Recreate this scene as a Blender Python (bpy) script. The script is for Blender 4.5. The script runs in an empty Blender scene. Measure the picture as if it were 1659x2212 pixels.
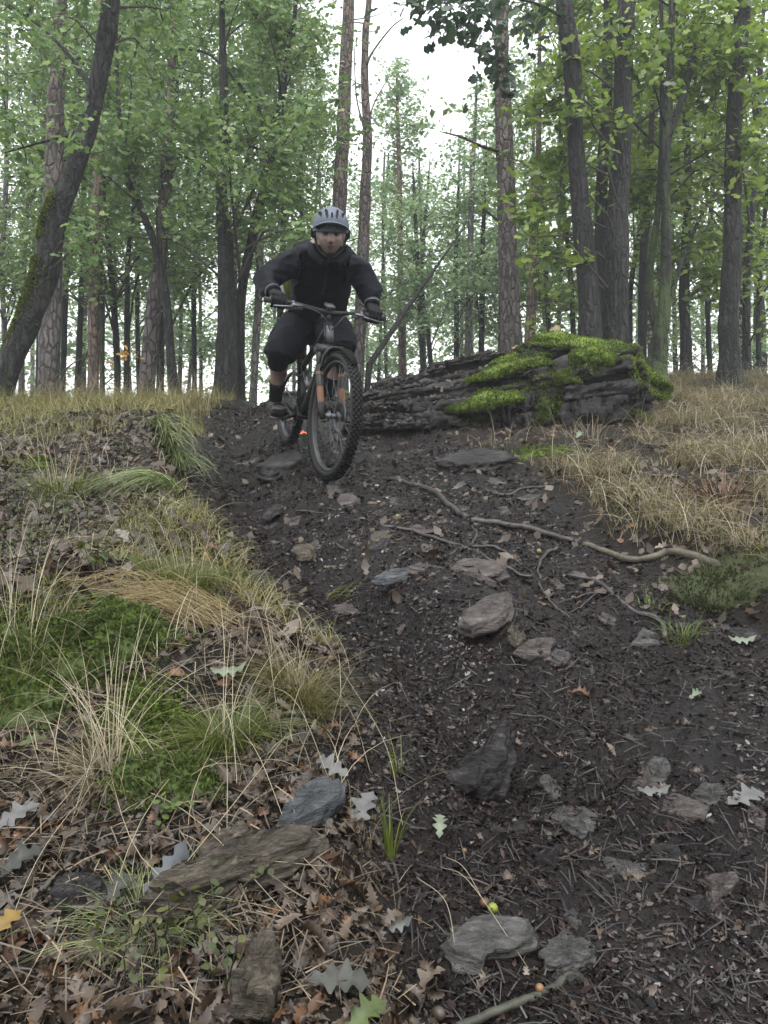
import bpy, math, random
import numpy as np
from mathutils import Vector, Matrix
random.seed(11)
rng = np.random.default_rng(11)
SC = bpy.context.scene
COL = SC.collection
# ------------------------------------------------------------------ camera, sky, sun, exposure
F, CU, CV = 1664.0, 829.5, 1106.0          # focal length and centre of the photograph at 1659 x 2212
cam = bpy.data.cameras.new('camera')
camera = bpy.data.objects.new('camera', cam)
COL.objects.link(camera)
camera.location = (0, 0, 0)
camera.rotation_euler = (math.radians(90), 0, 0)
cam.sensor_fit = 'HORIZONTAL'
cam.sensor_width = 36.0
cam.lens = 36.0 * F / 1659.0
cam.clip_start = 0.02
cam.clip_end = 600
SC.camera = camera

world = bpy.data.worlds.new('World')
SC.world = world
world.use_nodes = True
wn = world.node_tree.nodes
wl = world.node_tree.links
bg = wn['Background']
sky = wn.new('ShaderNodeTexSky')
sky.sky_type = 'NISHITA'
sky.sun_disc = False
sky.sun_elevation = math.radians(72)
sky.sun_rotation = math.radians(180)
sky.air_density = 2.2
sky.dust_density = 0.6
sky.ozone_density = 1.0
hs = wn.new('ShaderNodeHueSaturation')
hs.inputs['Saturation'].default_value = 0.16
wl.new(sky.outputs['Color'], hs.inputs['Color'])
wl.new(hs.outputs['Color'], bg.inputs['Color'])
bg.inputs['Strength'].default_value = 0.15

sun_d = bpy.data.lights.new('sun', 'SUN')
sun_d.energy = 1.0
sun_d.angle = math.radians(40)
sun_d.color = (1.0, 0.98, 0.95)
sun = bpy.data.objects.new('sun', sun_d)
COL.objects.link(sun)
el, az = math.radians(72), math.radians(180)
sdir = Vector((math.sin(az) * math.cos(el), math.cos(az) * math.cos(el), math.sin(el)))
sun.rotation_euler = sdir.to_track_quat('Z', 'Y').to_euler()

SC.view_settings.view_transform = 'Standard'
SC.view_settings.look = 'None'
SC.view_settings.gamma = 1.0
SC.view_settings.use_curve_mapping = False
SC.view_settings.exposure = 1.45
SC.render.engine = 'CYCLES'
cy = SC.cycles
cy.use_denoising = True
cy.max_bounces = 10
cy.diffuse_bounces = 6
cy.glossy_bounces = 2
cy.transmission_bounces = 6
cy.volume_bounces = 2
cy.transparent_max_bounces = 6
cy.sample_clamp_indirect = 6.0
cy.caustics_reflective = False
cy.caustics_refractive = False

# ------------------------------------------------------------------ helpers
def P(u, v, y):
    """point at depth y (metres in front of the camera) seen at photo position u, v"""
    return np.array([(u - CU) / F * y, y, -(v - CV) / F * y])

def _h2(ix, iy, s):
    n = (ix * 374761393 + iy * 668265263 + s * 2147483647) & 0xFFFFFFFF
    n = ((n ^ (n >> 13)) * 1274126177) & 0xFFFFFFFF
    return ((n ^ (n >> 16)) & 0xFFFF) / 65535.0

def vnoise2(x, y, s=0):
    x = np.asarray(x, float); y = np.asarray(y, float)
    ix = np.floor(x).astype(np.int64); iy = np.floor(y).astype(np.int64)
    fx = x - ix; fy = y - iy
    fx = fx * fx * (3 - 2 * fx); fy = fy * fy * (3 - 2 * fy)
    a = _h2(ix, iy, s); b = _h2(ix + 1, iy, s); c = _h2(ix, iy + 1, s); d = _h2(ix + 1, iy + 1, s)
    return (a * (1 - fx) + b * fx) * (1 - fy) + (c * (1 - fx) + d * fx) * fy - 0.5

def fbm2(x, y, o=4, s=0):
    r = 0; a = 1.0; f = 1.0
    for k in range(o):
        r = r + a * vnoise2(np.asarray(x) * f + 17.3 * k, np.asarray(y) * f - 9.1 * k, s + k)
        a *= 0.5; f *= 2.0
    return r

def _h3(ix, iy, iz, s):
    n = (ix * 374761393 + iy * 668265263 + iz * 1442695041 + s * 97531) & 0xFFFFFFFF
    n = ((n ^ (n >> 13)) * 1274126177) & 0xFFFFFFFF
    return ((n ^ (n >> 16)) & 0xFFFF) / 65535.0

def vnoise3(p, s=0):
    p = np.asarray(p, float)
    i = np.floor(p).astype(np.int64); f = p - i
    f = f * f * (3 - 2 * f)
    r = 0
    for dx in (0, 1):
        for dy in (0, 1):
            for dz in (0, 1):
                w = (f[:, 0] if dx else 1 - f[:, 0]) * (f[:, 1] if dy else 1 - f[:, 1]) * (f[:, 2] if dz else 1 - f[:, 2])
                r = r + w * _h3(i[:, 0] + dx, i[:, 1] + dy, i[:, 2] + dz, s)
    return r - 0.5

def fbm3(p, o=3, s=0):
    r = 0; a = 1.0; p = np.asarray(p, float)
    for k in range(o):
        r = r + a * vnoise3(p + 13.7 * k, s + k)
        a *= 0.5; p = p * 2
    return r

def sstep(a, b, x):
    t = np.clip((np.asarray(x, float) - a) / (b - a), 0, 1)
    return t * t * (3 - 2 * t)

class Buf:
    """collects triangles and quads into one mesh"""
    def __init__(s): s.V = []; s.T = []; s.n = 0
    def add(s, V, T):
        V = np.asarray(V, np.float32).reshape(-1, 3); T = np.asarray(T, np.int64).reshape(-1, 3)
        s.V.append(V); s.T.append(T + s.n); s.n += len(V)
        return s
    def get(s): return np.concatenate(s.V), np.concatenate(s.T)

def mesh(name, V, T, mats, smooth=True, mi=None):
    V = np.asarray(V, np.float32); T = np.asarray(T, np.int32)
    k = T.shape[1]
    m = bpy.data.meshes.new(name)
    m.vertices.add(len(V)); m.vertices.foreach_set('co', V.ravel())
    m.loops.add(T.size); m.loops.foreach_set('vertex_index', T.ravel())
    m.polygons.add(len(T))
    m.polygons.foreach_set('loop_start', np.arange(0, T.size, k, dtype=np.int32))
    m.polygons.foreach_set('loop_total', np.full(len(T), k, np.int32))
    if smooth: m.polygons.foreach_set('use_smooth', np.ones(len(T), bool))
    for q in (mats if isinstance(mats, (list, tuple)) else [mats]): m.materials.append(q)
    if mi is not None: m.polygons.foreach_set('material_index', np.asarray(mi, np.int32))
    m.update(calc_edges=True)
    m.validate()
    return m

def obj(name, V=None, T=None, mat=None, parent=None, loc=None, smooth=True, me=None, mi=None):
    """one mesh object; vertices are given in world space (or in the parent's space) and re-centred on loc"""
    if me is None:
        V = np.asarray(V, float)
        if loc is not None: V = V - np.asarray(loc, float)
        me = mesh(name, V, T, mat, smooth, mi)
    o = bpy.data.objects.new(name, me)
    COL.objects.link(o)
    if loc is not None: o.location = tuple(float(a) for a in loc)
    if parent is not None: o.parent = parent
    return o

def tag(o, label=None, cat=None, group=None, kind=None):
    if label: o['label'] = label
    if cat: o['category'] = cat
    if group: o['group'] = group
    if kind: o['kind'] = kind
    return o

def empty(name, loc, label, cat, group=None):
    o = bpy.data.objects.new(name, None)
    COL.objects.link(o)
    o.empty_display_size = 0.1
    o.location = tuple(float(a) for a in loc)
    return tag(o, label, cat, group)

def spline(pts, n):
    pts = np.asarray(pts, float)
    if len(pts) < 3:
        t = np.linspace(0, 1, n)[:, None]
        return pts[0] * (1 - t) + pts[-1] * t
    q = np.vstack([2 * pts[0] - pts[1], pts, 2 * pts[-1] - pts[-2]])
    t = np.linspace(0, len(pts) - 1 - 1e-6, n)
    i = t.astype(int); f = (t - i)[:, None]
    p0, p1, p2, p3 = q[i], q[i + 1], q[i + 2], q[i + 3]
    return 0.5 * (2 * p1 + (p2 - p0) * f + (2 * p0 - 5 * p1 + 4 * p2 - p3) * f ** 2 + (3 * p1 - p0 - 3 * p2 + p3) * f ** 3)

def nrm(v):
    v = np.asarray(v, float)
    return v / np.maximum(np.linalg.norm(v, axis=-1, keepdims=True), 1e-9)

def tube(pts, rad, sides=8, cap=True, flat=1.0, ref=None, bump=0.0, bs=3.0, seed=0):
    """tube along pts; rad scalar or array; flat squashes the second axis; bump adds uneven bark"""
    pts = np.asarray(pts, float); n = len(pts)
    rad = np.broadcast_to(np.asarray(rad, float), (n,))
    tan = np.gradient(pts, axis=0) if n > 2 else np.repeat((pts[1:] - pts[:1]), n, 0)
    tan = nrm(tan)
    r0 = np.array([1.0, 0, 0]) if ref is None else np.asarray(ref, float)
    if abs(np.dot(tan[0], nrm(r0))) > 0.95: r0 = np.array([0, 1.0, 0.1])
    a = r0 - tan * (tan @ r0)[:, None]; a = nrm(a)
    b = np.cross(tan, a)
    th = np.linspace(0, 2 * math.pi, sides, endpoint=False)
    R = rad[:, None]
    if bump:
        s = np.concatenate([[0], np.cumsum(np.linalg.norm(np.diff(pts, axis=0), axis=1))])
        q = np.stack(np.broadcast_arrays(np.cos(th)[None] * 1.5 * bs / 3 + seed, np.sin(th)[None] * 1.5 * bs / 3, s[:, None] * bs), -1).reshape(-1, 3)
        R = R * (1 + bump * fbm3(q, 3, seed % 97).reshape(n, sides))
    V = pts[:, None, :] + (a[:, None, :] * np.cos(th)[None, :, None] + b[:, None, :] * (np.sin(th) * flat)[None, :, None]) * (R[..., None] if R.ndim == 2 else R)
    V = V.reshape(-1, 3)
    i = np.arange(n - 1)[:, None] * sides; j = np.arange(sides)[None]; k = (j + 1) % sides
    A = i + j; B = i + k; C = i + sides + k; D = i + sides + j
    T = np.concatenate([np.stack([A, B, C], -1).reshape(-1, 3), np.stack([A, C, D], -1).reshape(-1, 3)])
    if cap:
        c0 = len(V); V = np.vstack([V, pts[:1], pts[-1:]])
        jj = np.arange(sides); kk = (jj + 1) % sides
        T = np.vstack([T, np.stack([np.full(sides, c0), kk, jj], -1), np.stack([np.full(sides, c0 + 1), (n - 1) * sides + jj, (n - 1) * sides + kk], -1)])
    return V, T

def loft(pts, rx, ry, xdir, sides=20, p=2.0):
    """closed loft of super-ellipses; xdir is the direction of the first half-axis"""
    pts = np.asarray(pts, float); n = len(pts)
    tan = nrm(np.gradient(pts, axis=0))
    x0 = np.asarray(xdir, float)
    x0 = np.broadcast_to(x0, (n, 3))
    a = nrm(x0 - tan * np.sum(tan * x0, 1)[:, None]); b = np.cross(tan, a)
    th = np.linspace(0, 2 * math.pi, sides, endpoint=False)
    c = np.sign(np.cos(th)) * np.abs(np.cos(th)) ** (2 / p); s = np.sign(np.sin(th)) * np.abs(np.sin(th)) ** (2 / p)
    rx = np.asarray(rx, float); ry = np.asarray(ry, float)
    V = (pts[:, None] + a[:, None] * (c[None] * rx[:, None])[..., None] + b[:, None] * (s[None] * ry[:, None])[..., None]).reshape(-1, 3)
    i = np.arange(n - 1)[:, None] * sides; j = np.arange(sides)[None]; k = (j + 1) % sides
    T = np.concatenate([np.stack([i + j, i + k, i + sides + k], -1).reshape(-1, 3), np.stack([i + j, i + sides + k, i + sides + j], -1).reshape(-1, 3)])
    c0 = len(V); V = np.vstack([V, pts[:1], pts[-1:]])
    jj = np.arange(sides); kk = (jj + 1) % sides
    T = np.vstack([T, np.stack([np.full(sides, c0), kk, jj], -1), np.stack([np.full(sides, c0 + 1), (n - 1) * sides + jj, (n - 1) * sides + kk], -1)])
    return V, T

def ball(c, r, nu=16, nv=10, axes=None):
    """ellipsoid"""
    th = np.linspace(0, 2 * math.pi, nu, endpoint=False); ph = np.linspace(-math.pi / 2, math.pi / 2, nv + 2)[1:-1]
    p = np.stack([np.cos(ph)[:, None] * np.cos(th)[None], np.cos(ph)[:, None] * np.sin(th)[None], np.sin(ph)[:, None] * np.ones(nu)[None]], -1).reshape(-1, 3)
    p = np.vstack([p, [[0, 0, -1]], [[0, 0, 1]]])
    p = p * np.asarray(r, float)
    if axes is not None: p = p @ np.asarray(axes, float)
    V = p + np.asarray(c, float)
    i = np.arange(nv - 1)[:, None] * nu; j = np.arange(nu)[None]; k = (j + 1) % nu
    T = np.concatenate([np.stack([i + j, i + k, i + nu + k], -1).reshape(-1, 3), np.stack([i + j, i + nu + k, i + nu + j], -1).reshape(-1, 3)])
    jj = np.arange(nu); kk = (jj + 1) % nu
    T = np.vstack([T, np.stack([np.full(nu, nv * nu), kk, jj], -1), np.stack([np.full(nu, nv * nu + 1), (nv - 1) * nu + jj, (nv - 1) * nu + kk], -1)])
    return V, T

def box(c, h, axes=None):
    p = np.array([[x, y, z] for x in (-1, 1) for y in (-1, 1) for z in (-1, 1)], float) * np.asarray(h, float)
    if axes is not None: p = p @ np.asarray(axes, float)
    q = [(0, 1, 3, 2), (4, 6, 7, 5), (0, 4, 5, 1), (2, 3, 7, 6), (0, 2, 6, 4), (1, 5, 7, 3)]
    T = []
    for a, b, c2, d in q: T += [(a, b, c2), (a, c2, d)]
    return p + np.asarray(c, float), np.array(T)

def scatter_template(tv, tt, pos, rot, scale):
    """copies of a template: pos (n,3), rot (n,3,3) rows = local axes, scale (n,) or (n,3)"""
    n = len(pos); scale = np.asarray(scale, float)
    s = scale[:, None, None] if scale.ndim == 1 else scale[:, None, :]
    V = np.einsum('nki,nij->nkj', tv[None] * s, rot) + pos[:, None, :]
    T = tt[None] + (np.arange(n) * len(tv))[:, None, None]
    return V.reshape(-1, 3), T.reshape(-1, 3)

def frames(normals, yaw=None):
    n = nrm(normals); m = len(n)
    if yaw is None: yaw = rng.uniform(0, 2 * math.pi, m)
    h = np.stack([np.cos(yaw), np.sin(yaw), np.zeros(m)], -1)
    x = nrm(h - n * np.sum(h * n, 1)[:, None])
    return np.stack([x, np.cross(n, x), n], 1)

def remesh(parts, voxel, smooth=4, fac=0.5):
    b = Buf()
    for V, T in parts: b.add(V, T)
    V, T = b.get()
    me = mesh('tmp', V, T, [], False)
    o = bpy.data.objects.new('tmp', me); COL.objects.link(o)
    md = o.modifiers.new('r', 'REMESH'); md.mode = 'VOXEL'; md.voxel_size = voxel
    if smooth:
        ms = o.modifiers.new('s', 'SMOOTH'); ms.factor = fac; ms.iterations = smooth
    dg = bpy.context.evaluated_depsgraph_get()
    m2 = bpy.data.meshes.new_from_object(o.evaluated_get(dg))
    m2.calc_loop_triangles()
    V = np.empty(len(m2.vertices) * 3, np.float32); m2.vertices.foreach_get('co', V)
    T = np.empty(len(m2.loop_triangles) * 3, np.int32); m2.loop_triangles.foreach_get('vertices', T)
    bpy.data.objects.remove(o); bpy.data.meshes.remove(me); bpy.data.meshes.remove(m2)
    return V.reshape(-1, 3).astype(float), T.reshape(-1, 3)

def vnormals(V, T):
    fn = np.cross(V[T[:, 1]] - V[T[:, 0]], V[T[:, 2]] - V[T[:, 0]])
    N = np.zeros_like(V)
    for k in range(3): np.add.at(N, T[:, k], fn)
    return nrm(N)

# ------------------------------------------------------------------ materials
def newmat(name):
    m = bpy.data.materials.new(name); m.use_nodes = True
    t = m.node_tree
    return m, t.nodes, t.links, t.nodes['Principled BSDF']

def ramp(n, stops):
    r = n.new('ShaderNodeValToRGB'); e = r.color_ramp.elements
    while len(e) < len(stops): e.new(0.5)
    for k, (p, c) in enumerate(stops):
        e[k].position = p; e[k].color = (*c, 1)
    return r

def noise(n, l, scale, detail=4, rough=0.55, stretch=(1, 1, 1), coord='Object', rot=(0, 0, 0)):
    tc = n.new('ShaderNodeTexCoord'); mp = n.new('ShaderNodeMapping'); nt = n.new('ShaderNodeTexNoise')
    mp.inputs['Scale'].default_value = stretch; mp.inputs['Rotation'].default_value = rot
    nt.inputs['Scale'].default_value = scale; nt.inputs['Detail'].default_value = detail; nt.inputs['Roughness'].default_value = rough
    l.new(tc.outputs[coord], mp.inputs['Vector']); l.new(mp.outputs['Vector'], nt.inputs['Vector'])
    return nt, mp

def mathn(n, l, op, a, b):
    m = n.new('ShaderNodeMath'); m.operation = op
    for k, x in enumerate((a, b)):
        if isinstance(x, (int, float)): m.inputs[k].default_value = x
        else: l.new(x, m.inputs[k])
    return m.outputs[0]

def mix(n, l, f, a, b, mode='MIX'):
    m = n.new('ShaderNodeMix'); m.data_type = 'RGBA'; m.blend_type = mode
    if isinstance(f, (int, float)): m.inputs['Factor'].default_value = f
    else: l.new(f, m.inputs['Factor'])
    for k, x in ((6, a), (7, b)):
        if isinstance(x, tuple): m.inputs[k].default_value = (*x, 1)
        else: l.new(x, m.inputs[k])
    return m.outputs[2]

def simple(name, stops, scale=8, rough=0.6, bump=0.0, bscale=None, island=0.0, stretch=(1, 1, 1), translucent=0.0, metal=0.0, spec=0.5, detail=4, bdist=0.01, rot=(0, 0, 0), sheen=0, rvar=0.0):
    """noise (and per-piece) driven colour, relief, optional light through the leaf"""
    m, n, l, b = newmat(name)
    if isinstance(stops[0], float): stops = [(0.0, stops), (1.0, stops)]
    nt, mp = noise(n, l, scale, detail, stretch=stretch, rot=rot)
    f = nt.outputs['Fac']
    if island:
        g = n.new('ShaderNodeNewGeometry')
        f = mathn(n, l, 'ADD', mathn(n, l, 'MULTIPLY', g.outputs['Random Per Island'], island), mathn(n, l, 'MULTIPLY', f, 1 - island))
    r = ramp(n, stops); l.new(f, r.inputs['Fac'])
    l.new(r.outputs['Color'], b.inputs['Base Color'])
    b.inputs['Roughness'].default_value = rough
    if rvar:
        l.new(mathn(n, l, 'ADD', mathn(n, l, 'MULTIPLY', nt.outputs['Fac'], rvar * 2), rough - rvar), b.inputs['Roughness'])
    b.inputs['Metallic'].default_value = metal
    b.inputs['Specular IOR Level'].default_value = spec
    if sheen:
        b.inputs['Sheen Weight'].default_value = sheen; b.inputs['Sheen Roughness'].default_value = 0.5
    if bump:
        bn, _ = noise(n, l, bscale or scale * 4, 5, 0.6, stretch, rot=rot)
        bp = n.new('ShaderNodeBump'); bp.inputs['Strength'].default_value = bump; bp.inputs['Distance'].default_value = bdist
        l.new(bn.outputs['Fac'], bp.inputs['Height']); l.new(bp.outputs['Normal'], b.inputs['Normal'])
    if translucent:
        tr = n.new('ShaderNodeBsdfTranslucent'); mx = n.new('ShaderNodeMixShader')
        l.new(r.outputs['Color'], tr.inputs['Color'])
        mx.inputs['Fac'].default_value = translucent
        l.new(b.outputs['BSDF'], mx.inputs[1]); l.new(tr.outputs['BSDF'], mx.inputs[2])
        l.new(mx.outputs['Shader'], n['Material Output'].inputs['Surface'])
    return m

def bark(name, dark, light, plate=False, vscale=1.0, moss=0.0, top=None):
    """vertical furrows (oak) or flaking plates (pine); moss grows in noise patches low on the trunk; top = colour of the upper stem"""
    m, n, l, b = newmat(name)
    tc = n.new('ShaderNodeTexCoord'); mp = n.new('ShaderNodeMapping')
    mp.inputs['Scale'].default_value = (1, 1, 0.35 if plate else 0.16)
    l.new(tc.outputs['Object'], mp.inputs['Vector'])
    # domain warp so that furrows wander
    wn_, _ = noise(n, l, 9.0, 3)
    wv = n.new('ShaderNodeVectorMath'); wv.operation = 'SCALE'; wv.inputs['Scale'].default_value = 0.06
    l.new(wn_.outputs['Color'], wv.inputs[0])
    ad = n.new('ShaderNodeVectorMath'); ad.operation = 'ADD'
    l.new(mp.outputs['Vector'], ad.inputs[0]); l.new(wv.outputs['Vector'], ad.inputs[1])
    vo = n.new('ShaderNodeTexVoronoi'); vo.feature = 'DISTANCE_TO_EDGE'
    vo.inputs['Scale'].default_value = (17 if plate else 20) * vscale
    l.new(ad.outputs['Vector'], vo.inputs['Vector'])
    vc = n.new('ShaderNodeTexVoronoi'); vc.inputs['Scale'].default_value = (17 if plate else 20) * vscale
    l.new(ad.outputs['Vector'], vc.inputs['Vector'])
    big, _ = noise(n, l, 3.0, 5)
    fine, _ = noise(n, l, 60, 4, stretch=(1, 1, 0.3))
    edge = ramp(n, [(0.0, (0, 0, 0)), (0.18 if plate else 0.3, (1, 1, 1))])
    l.new(vo.outputs['Distance'], edge.inputs['Fac'])
    f = mathn(n, l, 'MULTIPLY', edge.outputs['Color'], mathn(n, l, 'ADD', 0.45, mathn(n, l, 'MULTIPLY', fine.outputs['Fac'], 0.6)))
    sp = n.new('ShaderNodeSeparateColor'); l.new(vc.outputs['Color'], sp.inputs['Color'])
    f = mathn(n, l, 'MULTIPLY', f, mathn(n, l, 'ADD', 0.35, mathn(n, l, 'MULTIPLY', sp.outputs[0], 1.0)))
    lightc = light
    if top is not None:
        sx = n.new('ShaderNodeSeparateXYZ'); l.new(tc.outputs['Object'], sx.inputs[0])
        h = n.new('ShaderNodeMapRange'); h.inputs['From Min'].default_value = 2.5; h.inputs['From Max'].default_value = 6.5
        l.new(mathn(n, l, 'ADD', sx.outputs['Z'], mathn(n, l, 'MULTIPLY', big.outputs['Fac'], 1.5)), h.inputs['Value'])
        lightc = mix(n, l, h.outputs['Result'], light, top)
    c = mix(n, l, f, dark, lightc)
    lich = ramp(n, [(0.52, (0, 0, 0)), (0.72, (1, 1, 1))]); l.new(big.outputs['Fac'], lich.inputs['Fac'])
    c = mix(n, l, mathn(n, l, 'MULTIPLY', lich.outputs['Color'], 0.55), c, tuple(1.1 * a + 0.012 for a in light))
    if moss:
        ms, _ = noise(n, l, 4.5, 5, stretch=(1, 1, 0.6))
        sx2 = n.new('ShaderNodeSeparateXYZ'); l.new(tc.outputs['Object'], sx2.inputs[0])
        k = mathn(n, l, 'ADD', ms.outputs['Fac'], mathn(n, l, 'MULTIPLY', sx2.outputs['Z'], -0.045))
        mr = ramp(n, [(0.62 - 0.25 * moss, (0, 0, 0)), (0.80 - 0.25 * moss, (1, 1, 1))]); l.new(k, mr.inputs['Fac'])
        c = mix(n, l, mr.outputs['Color'], c, (0.05, 0.075, 0.022))
    l.new(c, b.inputs['Base Color'])
    b.inputs['Roughness'].default_value = 0.82
    b.inputs['Specular IOR Level'].default_value = 0.35
    bp = n.new('ShaderNodeBump'); bp.inputs['Strength'].default_value = 0.9; bp.inputs['Distance'].default_value = 0.035
    l.new(mathn(n, l, 'ADD', f, mathn(n, l, 'MULTIPLY', fine.outputs['Fac'], 0.3)), bp.inputs['Height'])
    l.new(bp.outputs['Normal'], b.inputs['Normal'])
    return m

MAT = {}
MAT['bark_oak'] = bark('oak bark', (0.0040, 0.0039, 0.0036), (0.0360, 0.0352, 0.0328), moss=0.25)
MAT['bark_dark'] = bark('dark wet bark', (0.0029, 0.0030, 0.0027), (0.0213, 0.0208, 0.0203), moss=0.1)
MAT['bark_pine'] = bark('pine bark', (0.0230, 0.0199, 0.0182), (0.1454, 0.1285, 0.1234), plate=True, top=(0.2295, 0.1658, 0.1325))
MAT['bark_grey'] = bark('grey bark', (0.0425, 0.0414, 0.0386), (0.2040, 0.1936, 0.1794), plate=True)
MAT['bark_red'] = bark('reddish pine bark', (0.0510, 0.0357, 0.0299), (0.2465, 0.1742, 0.1452), plate=True, top=(0.2805, 0.1700, 0.1232))
MAT['bark_moss'] = bark('mossy bark', (0.0068, 0.0079, 0.0045), (0.0421, 0.0456, 0.0326), moss=1.0)
MAT['leaf_left'] = simple('green oak leaves', [(0.0, (0.0678, 0.1291, 0.0352)), (0.45, (0.1268, 0.2163, 0.0630)), (0.8, (0.2046, 0.2943, 0.0791)), (1.0, (0.3314, 0.3799, 0.0995))], 0.6, 0.42, island=0.7, translucent=0.42)
MAT['leaf_right'] = simple('yellow green oak leaves', [(0.0, (0.0333, 0.0555, 0.0099)), (0.22, (0.0666, 0.1110, 0.0198)), (0.5, (0.1738, 0.2691, 0.0423)), (0.85, (0.2816, 0.3668, 0.0559)), (0.97, (0.3967, 0.4078, 0.0704)), (1.0, (0.5288, 0.3257, 0.0704))], 0.6, 0.42, island=0.7, translucent=0.45)
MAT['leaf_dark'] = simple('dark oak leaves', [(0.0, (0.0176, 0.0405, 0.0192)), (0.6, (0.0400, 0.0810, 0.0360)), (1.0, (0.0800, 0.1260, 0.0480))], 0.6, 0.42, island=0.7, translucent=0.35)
MAT['leaf_far_hazed'] = simple('far leaves paled for haze', [(0.0, (0.1374, 0.2320, 0.1056)), (0.5, (0.2322, 0.3550, 0.1695)), (1.0, (0.4363, 0.4892, 0.2056))], 0.4, 0.5, island=0.6, translucent=0.42)  # distant foliage, with haze put into the colour as extra paleness
MAT['twig'] = simple('twig bark', [(0.3, (0.025, 0.021, 0.017)), (0.7, (0.075, 0.063, 0.05))], 30, 0.8)

# ------------------------------------------------------------------ terrain shape
Z0, SLP = -1.05, 0.278
def plane_xy(u, v):
    y = -Z0 / (SLP + (v - CV) / F)
    return (u - CU) / F * y, y
_L = [plane_xy(*p) for p in [(470, 862), (425, 900), (412, 950), (385, 1050), (475, 1180), (565, 1310), (680, 1440), (740, 1600), (765, 1750), (850, 1900), (970, 2212)]]
_R = [plane_xy(*p) for p in [(800, 862), (930, 930), (1010, 965), (1130, 1020), (1225, 1105), (1285, 1175), (1440, 1225), (1659, 1320), (2100, 1430), (2600, 1500)]]
_L.sort(key=lambda p: p[1]); _R.sort(key=lambda p: p[1])
_Ly = np.array([p[1] for p in _L]); _Lx = np.array([p[0] for p in _L])
_Ry = np.array([p[1] for p in _R]); _Rx = np.array([p[0] for p in _R])
def xL(y): return np.interp(y, _Ly, _Lx)
def xR(y): return np.interp(y, _Ry, _Rx)
_CX = np.array([-9, -6, -4.2, -3.2, -2.4, -1.6, -0.9, 0.0, 1.0, 2.0, 3.0, 4.5, 6.5, 9])
_CZ = np.array([0.6, 0.75, 0.88, 0.98, 1.16, 1.32, 1.34, 1.42, 1.55, 1.75, 1.95, 2.05, 2.0, 1.9])
MOUNDS = []      # x, y, radius, height
def mound(u, v, r, h, ry=None):
    x, y = plane_xy(u, v); MOUNDS.append((x, y, r, ry or r, h))
mound(150, 1440, 0.30, 0.10); mound(20, 1480, 0.3, 0.08); mound(340, 1610, 0.16, 0.07); mound(480, 1585, 0.13, 0.05)
mound(390, 1270, 0.22, 0.06); mound(330, 1010, 0.35, 0.10); mound(640, 1500, 0.13, 0.05); mound(420, 1690, 0.12, -0.06)
mound(1560, 1300, 0.35, -0.05); mound(1250, 1690, 0.3, -0.03); mound(1500, 2000, 0.35, -0.04); mound(950, 1300, 0.5, 0.05); mound(540, 1100, 0.35, -0.05)
FRONTC = np.array([-0.33, 4.45, 0.187]); REARC = np.array([-0.694, 5.50, 0.479])     # where the bicycle's tyres touch
def Hbase(x, y):
    x = np.asarray(x, float); y = np.asarray(y, float)
    lin = Z0 + SLP * y
    pl = np.interp(x, _CX, _CZ) - 0.045 * (y - 8) - 0.03 * np.maximum(y - 12, 0)
    pl = np.maximum(pl, -4.0)
    k = 0.22
    h = np.clip(0.5 + 0.5 * (pl - lin) / k, 0, 1)
    return pl * (1 - h) + lin * h - k * h * (1 - h)
def tmask(x, y):
    """1 on the muddy trail, 0 on the banks, with a ragged edge"""
    j = 0.16 * fbm2(np.asarray(x) * 3.1, np.asarray(y) * 3.1, 3, 5)
    return sstep(-0.07, 0.07, x - xL(y) + j) * sstep(-0.09, 0.09, xR(y) - x + j)
def H(x, y, fine=True):
    x = np.asarray(x, float); y = np.asarray(y, float)
    z = Hbase(x, y)
    near = 1 - sstep(9, 13, y)
    z = z + near * np.interp(y, [0, 1.2, 2.5, 4.5, 6, 8], [0.10, 0.10, 0.12, 0.22, 0.16, 0.04]) * sstep(0.0, 0.17, xL(y) - x)
    z = z + near * np.interp(y, [0, 3, 4, 6, 8], [0.10, 0.12, 0.08, 0.05, 0.03]) * sstep(0.0, 0.25, x - xR(y))
    for mx, my, rx, ry, h in MOUNDS:
        d2 = ((x - mx) / rx) ** 2 + ((y - my) / ry) ** 2
        z = z + h * np.exp(-d2 * 1.4)
    a = sstep(0.1, 0.6, y)
    z = z + 0.07 * fbm2(x * 1.1, y * 1.1, 3, 1) * a
    if fine:
        z = z + 0.030 * fbm2(x * 6.0, y * 6.0, 3, 2) * near + 0.016 * fbm2(x * 21, y * 21, 2, 3) * near
        tr = sstep(-0.1, 0.2, x - xL(y)) * sstep(-0.1, 0.2, xR(y) - x) * near
        z = z - tr * (0.030 * np.abs(fbm2(x * 4.2 + 0.4 * y, y * 5.0, 4, 61)) + 0.022 * np.abs(fbm2(x * 13, y * 15, 3, 62)))
        z = z - tr * 0.085 * np.exp(-((x - xL(y) - 0.34) / 0.15) ** 2) * sstep(1.3, 2.2, y) + tr * 0.03 * np.exp(-((x - xL(y) - 0.68) / 0.12) ** 2) * sstep(1.3, 2.2, y)
    for q, dz in _CONTACT:
        z = z + dz * np.exp(-((x - q[0]) ** 2 + (y - q[1]) ** 2) / 0.05)
    return z
_CONTACT = []
for _k in range(3):
    _CONTACT = _CONTACT + [(q, float(q[2] - 0.006 - H(q[0], q[1]))) for q in (FRONTC, REARC)]
def hit(u, v, y0=0.7, y1=14.0):
    """ground point under photo position u, v"""
    ys = np.linspace(y0, y1, 1400)
    xs = (u - CU) / F * ys; zs = -(v - CV) / F * ys
    d = zs - H(xs, ys)
    s = np.where((d[:-1] > 0) & (d[1:] <= 0))[0]
    i = s[0] if len(s) else int(np.argmin(np.abs(d[:900])))
    y = ys[i]; x = (u - CU) / F * y
    return np.array([x, y, float(H(x, y))])
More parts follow.
